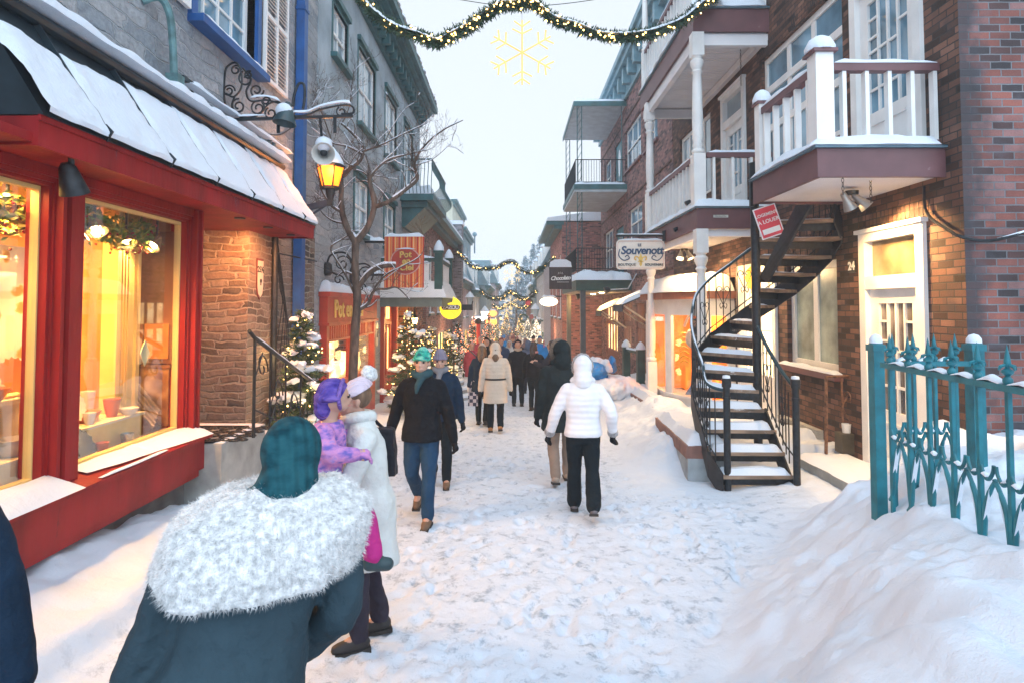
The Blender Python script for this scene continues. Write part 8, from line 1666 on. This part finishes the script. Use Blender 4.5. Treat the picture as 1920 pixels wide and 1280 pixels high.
# child (local frame faces the mother)
def child():
    h = .98; base = P(596, 985, 3.55); t = thing('person', V((base.x, 3.55, .55)), 'small child in purple hat and mottled purple snowsuit, carried in arms', 'person', None, R(-78)); Sx = lambda x, y, z: V((x, y, z))
    # seated on the arm: hips at z .34 above the thing's base, legs hanging round the mother's side
    hip = Sx(0, 0, .34); ch = Sx(0, .04, .62); nk = Sx(0, .06, .72); hd = Sx(0, .085, .86)
    kL, kR = Sx(-.15, .17, .30), Sx(.20, .24, .25); fL, fR = Sx(-.17, .13, .06), Sx(.25, .32, .02)
    aL, aR = [Sx(-.13, .04, .67), Sx(-.20, .10, .58), Sx(-.20, .24, .60)], [Sx(.13, .04, .67), Sx(.20, .08, .57), Sx(.16, .22, .55)]
    mb = MB(); ring_loft(mb, [(hip+V((0, 0, -.07)), .09, .08), (hip, .11, .09), (ch, .11, .085), (nk, .05, .05)], 16); mb.ball(hd, (.075, .085, .09), 14, 10); mb.ball(hd+V((0, .03, -.045)), (.06, .06, .045), 10, 8); mb.ball(hd+V((0, .09, -.02)), .014, 8, 6); seg(mb, [nk, hd+V((0, -.01, -.06))], [.04, .042])
    for k, f in ((kL, fL), (kR, fR)): seg(mb, [hip+V((k.x*.5, 0, -.02)), k, f], [.06, .05, .035])
    for a in (aL, aR): seg(mb, a, [.04, .035, .022]); fingers(mb, a[2], (a[2]-a[1]), (1, 0, 0), .006, .6, .045)
    link(remesh(mb, .009, 1), 'body', SKIN, t)
    mb = MB(); ring_loft(mb, [(hip+V((0, 0, -.04)), .125, .11), (hip+V((0, 0, .04)), .14, .125), (hip.lerp(ch, .5), .14, .125), (ch, .14, .12), (ch+V((0, .01, .06)), .11, .09), (nk, .07, .07)], 24)
    for a in (aL, aR): seg(mb, a, [.062, .058, .042])
    link(remesh(mb, .012, 3, wr=.010, wrs=11), 'snowsuit_jacket', MOTT, t)
    mb = MB(); mb.ball(hip+V((0, .0, -.06)), (.13, .12, .09), 14, 8)
    for k, f in ((kL, fL), (kR, fR)): seg(mb, [hip+V((k.x*.5, .03, -.04)), k, f], [.085, .072, .058])
    link(remesh(mb, .012, 3, wr=.008, wrs=11), 'trousers', MAG, t)
    for f in (fL, fR): mb = MB(); seg(mb, [f+V((0, 0, .03)), f+V((0, 0, -.04))], [.05, .046]); seg(mb, [f+V((0, -.02, -.05)), f+V((0, .08, -.06))], [.042, .038]); link(remesh(mb, .012, 1), 'boot', mat('child_boot', (.02, .05, .06), .5), t)
    for a in (aL, aR): mb = MB(); d = (a[2]-a[1]).normalized(); fingers(mb, a[2], d, (1, 0, 0), .009, .7, .05); link(remesh(mb, .007, 1), 'mitten', MOTT, t)
    mb = MB(); mb.ball(hd+V((0, -.01, .025)), (.086, .095, .088), 16, 12); mb.tube([hd+V((.09*math.cos(a), -.005+.098*math.sin(a), .0)) for a in [q*.3927 for q in range(17)]], .02, 8, False); seg(mb, [hd+V((0, -.05, .0)), hd+V((0, -.06, -.08))], [.07, .06]); o = link(remesh(mb, .011, 2, wr=.003), 'hat', PURPHAT, t)
    bm = bmesh.new(); bm.from_mesh(o.data); bmesh.ops.bisect_plane(bm, geom=bm.verts[:]+bm.edges[:]+bm.faces[:], plane_co=hd+V((0, .035, -.01)), plane_no=V((0, -1, .55)).normalized(), clear_inner=True); bm.to_mesh(o.data); bm.free()
    mb = MB(); mb.tube([hd+V((.088*math.cos(a), .028-.01*math.sin(a)+.03*max(0, math.sin(a)), .012+.085*math.sin(a))) for a in [q*.3142 for q in range(21)]], .014, 8, False); me = remesh(mb, .009, 1); link(me, 'hat_band', cloth('violet_band', (.24, .14, .46), .85, rib=30), o)
    for s_ in (-1, 1): me = MB().ball(hd+V((s_*.028, .083, .0)), .0085, 8, 6).mesh('eye'); finish(me, True); link(me, 'eye', mat('eye_dark', (.03, .02, .02), .2), t)
    me = MB().tube([hd+V((-.018, .082, -.052)), hd+V((0, .088, -.055)), hd+V((.018, .082, -.052))], .005, 6).mesh('lips'); finish(me, True); link(me, 'lips', mat('lip_pink', (.5, .18, .15), .5), t)
child()
m = MB(); c = P(716, 842, 3.95); s_ = V((.9, .4, 0)).normalized(); me = remesh(MB().hexa([c+V((-.13, -.05, -.17)), c+V((.10, -.05, -.17)), c+V((.10, .06, -.17)), c+V((-.13, .06, -.17)), c+V((-.10, -.04, .14)), c+V((.08, -.04, .14)), c+V((.08, .05, .14)), c+V((-.10, .05, .14))]), .012, 4, wr=.01); bag = link(me, 'shoulder_bag', cloth('black_bag', (.012, .013, .018), .5)); tag(bag, 'black bag hanging behind the cream coat of the person with the child', 'bag')
sh = MX+Matrix.Rotation(R(112), 3, 'Z') @ mt_(.10, -.03, .84); part(bag, 'strap', MB().tube(bez([c+V((-.08, -.02, .13)), c.lerp(sh, .5)+V((.03, -.05, .02)), sh+V((0, 0, .04)), c.lerp(sh, .5)+V((.05, .06, .02)), c+V((.06, .03, .13))], 6), .012, 6), cloth('black_bag', (.012, .013, .018), .5), True)
# near person with the white fur collar, and the one at the left edge
FX = P(424, 1150, 1.85); SL = cloth('slate_wool_coat', (.030, .055, .072), .85)
person(V((FX.x, 1.85, gz(FX.x, 1.85)+.01)), R(30), 1.66, 'person in slate coat with a big white fur collar and dark teal hood, nearest camera', coat=SL, trousers=BLKT, hood=cloth('dark_teal_hood', (.010, .070, .09), rib=9, mottled=[(.005, .04, .055), (.012, .075, .095), (.02, .10, .12)]), gloves=BLKG, hem=.14, skirt=1.5, L_foot=(.12, 0), R_foot=(-.12, .03), L_hand=(-.16, .10, .48), R_hand=(.15, .10, .50), bulk=1.22, seed=21, collar=FURW, lean=13, lean_side=19, vox=.012, wr=.012, head_turn=-10)
EX = P(-215, 1000, 1.9)
person(V((EX.x, 1.95, gz(EX.x, 1.95)+.01)), R(-170), 1.70, 'person in a dark navy coat cut off by the left edge of the picture', coat=NAVYC, trousers=BLKT, hood=NAVYC, gloves=BLKG, hem=.42, L_foot=(.1, 0), R_foot=(-.1, .03), L_hand=(-.24, .06, .48), R_hand=(.2, 0, .47), bulk=1.15, seed=22, vox=.013)
# ---- the crowd: eight kinds, each placed many times
g_ = 'crowd far down the street'; kinds = []
spec = [((.03, .05, .10), (.02, .02, .03), (.25, .1, .1), 'distant pedestrian in a dark blue coat and reddish hat in the crowd', 0), ((.012, .013, .016), (.02, .02, .025), (.02, .02, .02), 'distant pedestrian in black with a black hat in the crowd', 0),
        ((.34, .05, .08), (.03, .03, .05), (.5, .3, .3), 'distant pedestrian in a red coat in the crowd', 0), ((.60, .56, .52), (.02, .02, .03), (.5, .45, .42), 'distant pedestrian in a pale coat in the crowd', 1),
        ((.03, .22, .55), (.02, .03, .05), (.05, .2, .45), 'distant pedestrian in a bright blue coat in the crowd', 0), ((.16, .12, .13), (.05, .04, .05), (.3, .2, .22), 'distant pedestrian in a brown coat with a mauve hat in the crowd', 1),
        ((.08, .14, .12), (.03, .03, .03), (.3, .28, .1), 'distant pedestrian in a dark green coat in the crowd', 0), ((.10, .13, .20), (.02, .025, .04), (.15, .15, .2), 'distant pedestrian in a slate blue coat in the crowd', 1)]
for i, (cc1, cc2, cc3, lab, hd_) in enumerate(spec):
    t, *_ = person(V((0, 0, 0)), 0, 1.70, lab, coat=cloth('crowd_coat_%s' % 'abcdefgh'[i], cc1), trousers=cloth('crowd_trousers_%s' % 'abcdefgh'[i], cc2), hat=None if hd_ else cloth('crowd_hat_%s' % 'abcdefgh'[i], cc3), hood=cloth('crowd_coat_%s' % 'abcdefgh'[i], cc1) if hd_ else None, gloves=BLKG, hem=.44-.05*(i % 3), L_foot=(.08, 0), R_foot=(-.08, .02), seed=30+i, vox=.034, group=g_, bulk=1.1); kinds.append(t)
random.seed(77); slots = [(912, 17.5, 1, 'person in black walking just beyond the navy coat and cream hat'), (885, 19, 2, 'person in a red coat at the left edge of the crowd near the steps'), (940, 18.5, 0, 'person in a dark blue coat right behind the beige hood'), (955, 20.5, 3, 'person in a pale coat between the beige and black coats'), (990, 19, 7, 'person in a slate blue hooded coat beyond the pink lined hood'), (1012, 21, 4, 'person in a bright blue coat on the right side of the crowd'), (925, 22, 5, 'person in a brown coat and mauve hood beyond the beige coat'), (975, 23.5, 1, 'person in black in mid street beyond the two black coats'), (900, 24, 2, 'second person in a red coat on the left beside the red post'), (945, 26, 4, 'second person in a bright blue coat in the middle of the crowd'), (962, 25, 0, 'person in a dark blue coat in the middle of the crowd'), (1000, 26, 1, 'person in black on the right beneath the glowing cloud sign'), (930, 28, 6, 'person in a dark green coat left of the street middle'), (985, 29, 5, 'person in a brown coat on the right near the white trees'), (915, 30, 1, 'person in black on the left before the orange tree'), (955, 31, 7, 'person in a slate blue coat at the start of the far crowd'), (970, 33, 0, 'last person in dark blue before the far crowd thickens')]
for k in range(30): Y_ = random.uniform(33, 78); slots.append((random.uniform(957-900/Y_, 962+700/Y_), Y_, random.randrange(8), None))
used = set()
for px_, Y_, k, lb in slots:
    x = (px_-960)/FPX*Y_; src = kinds[k]
    if k in used: c = dup(src)
    else: c = src; used.add(k)
    c.location = (x, Y_, gz(x, Y_)+.01); c.rotation_euler = (0, 0, R(random.choice((0, 0, 0, 180))+random.uniform(-30, 30))); s_ = random.uniform(.92, 1.05); c.scale = (s_, s_, s_)
    c['label'] = lb or 'tiny '+spec[k][3].replace('distant ', '').replace('in the crowd', 'at the street end').replace(' with a mauve hat', '').replace(' and reddish hat', '').replace(' with a black hat', ''); c['group'] = 'walkers just beyond the two black coats' if lb else 'crowd at the far end of the street'
# ---- snowy evening air
HD = .0028
q = NT('haze_air'); q.t.nodes.remove(q.b); pv = q.n('VolumePrincipled'); pv.inputs['Color'].default_value = (.95, .98, 1, 1); pv.inputs['Density'].default_value = HD; pv.inputs['Anisotropy'].default_value = .2
q.l(pv.outputs[0], q.t.nodes['Material Output'].inputs['Volume'])
o = solo('haze', MB().box(-91, 91, -31, 261, -8, 16), q.m, kind='stuff'); o['label'] = 'pale snowy evening air over the whole street'
bpy.data.scenes.remove(TMP)
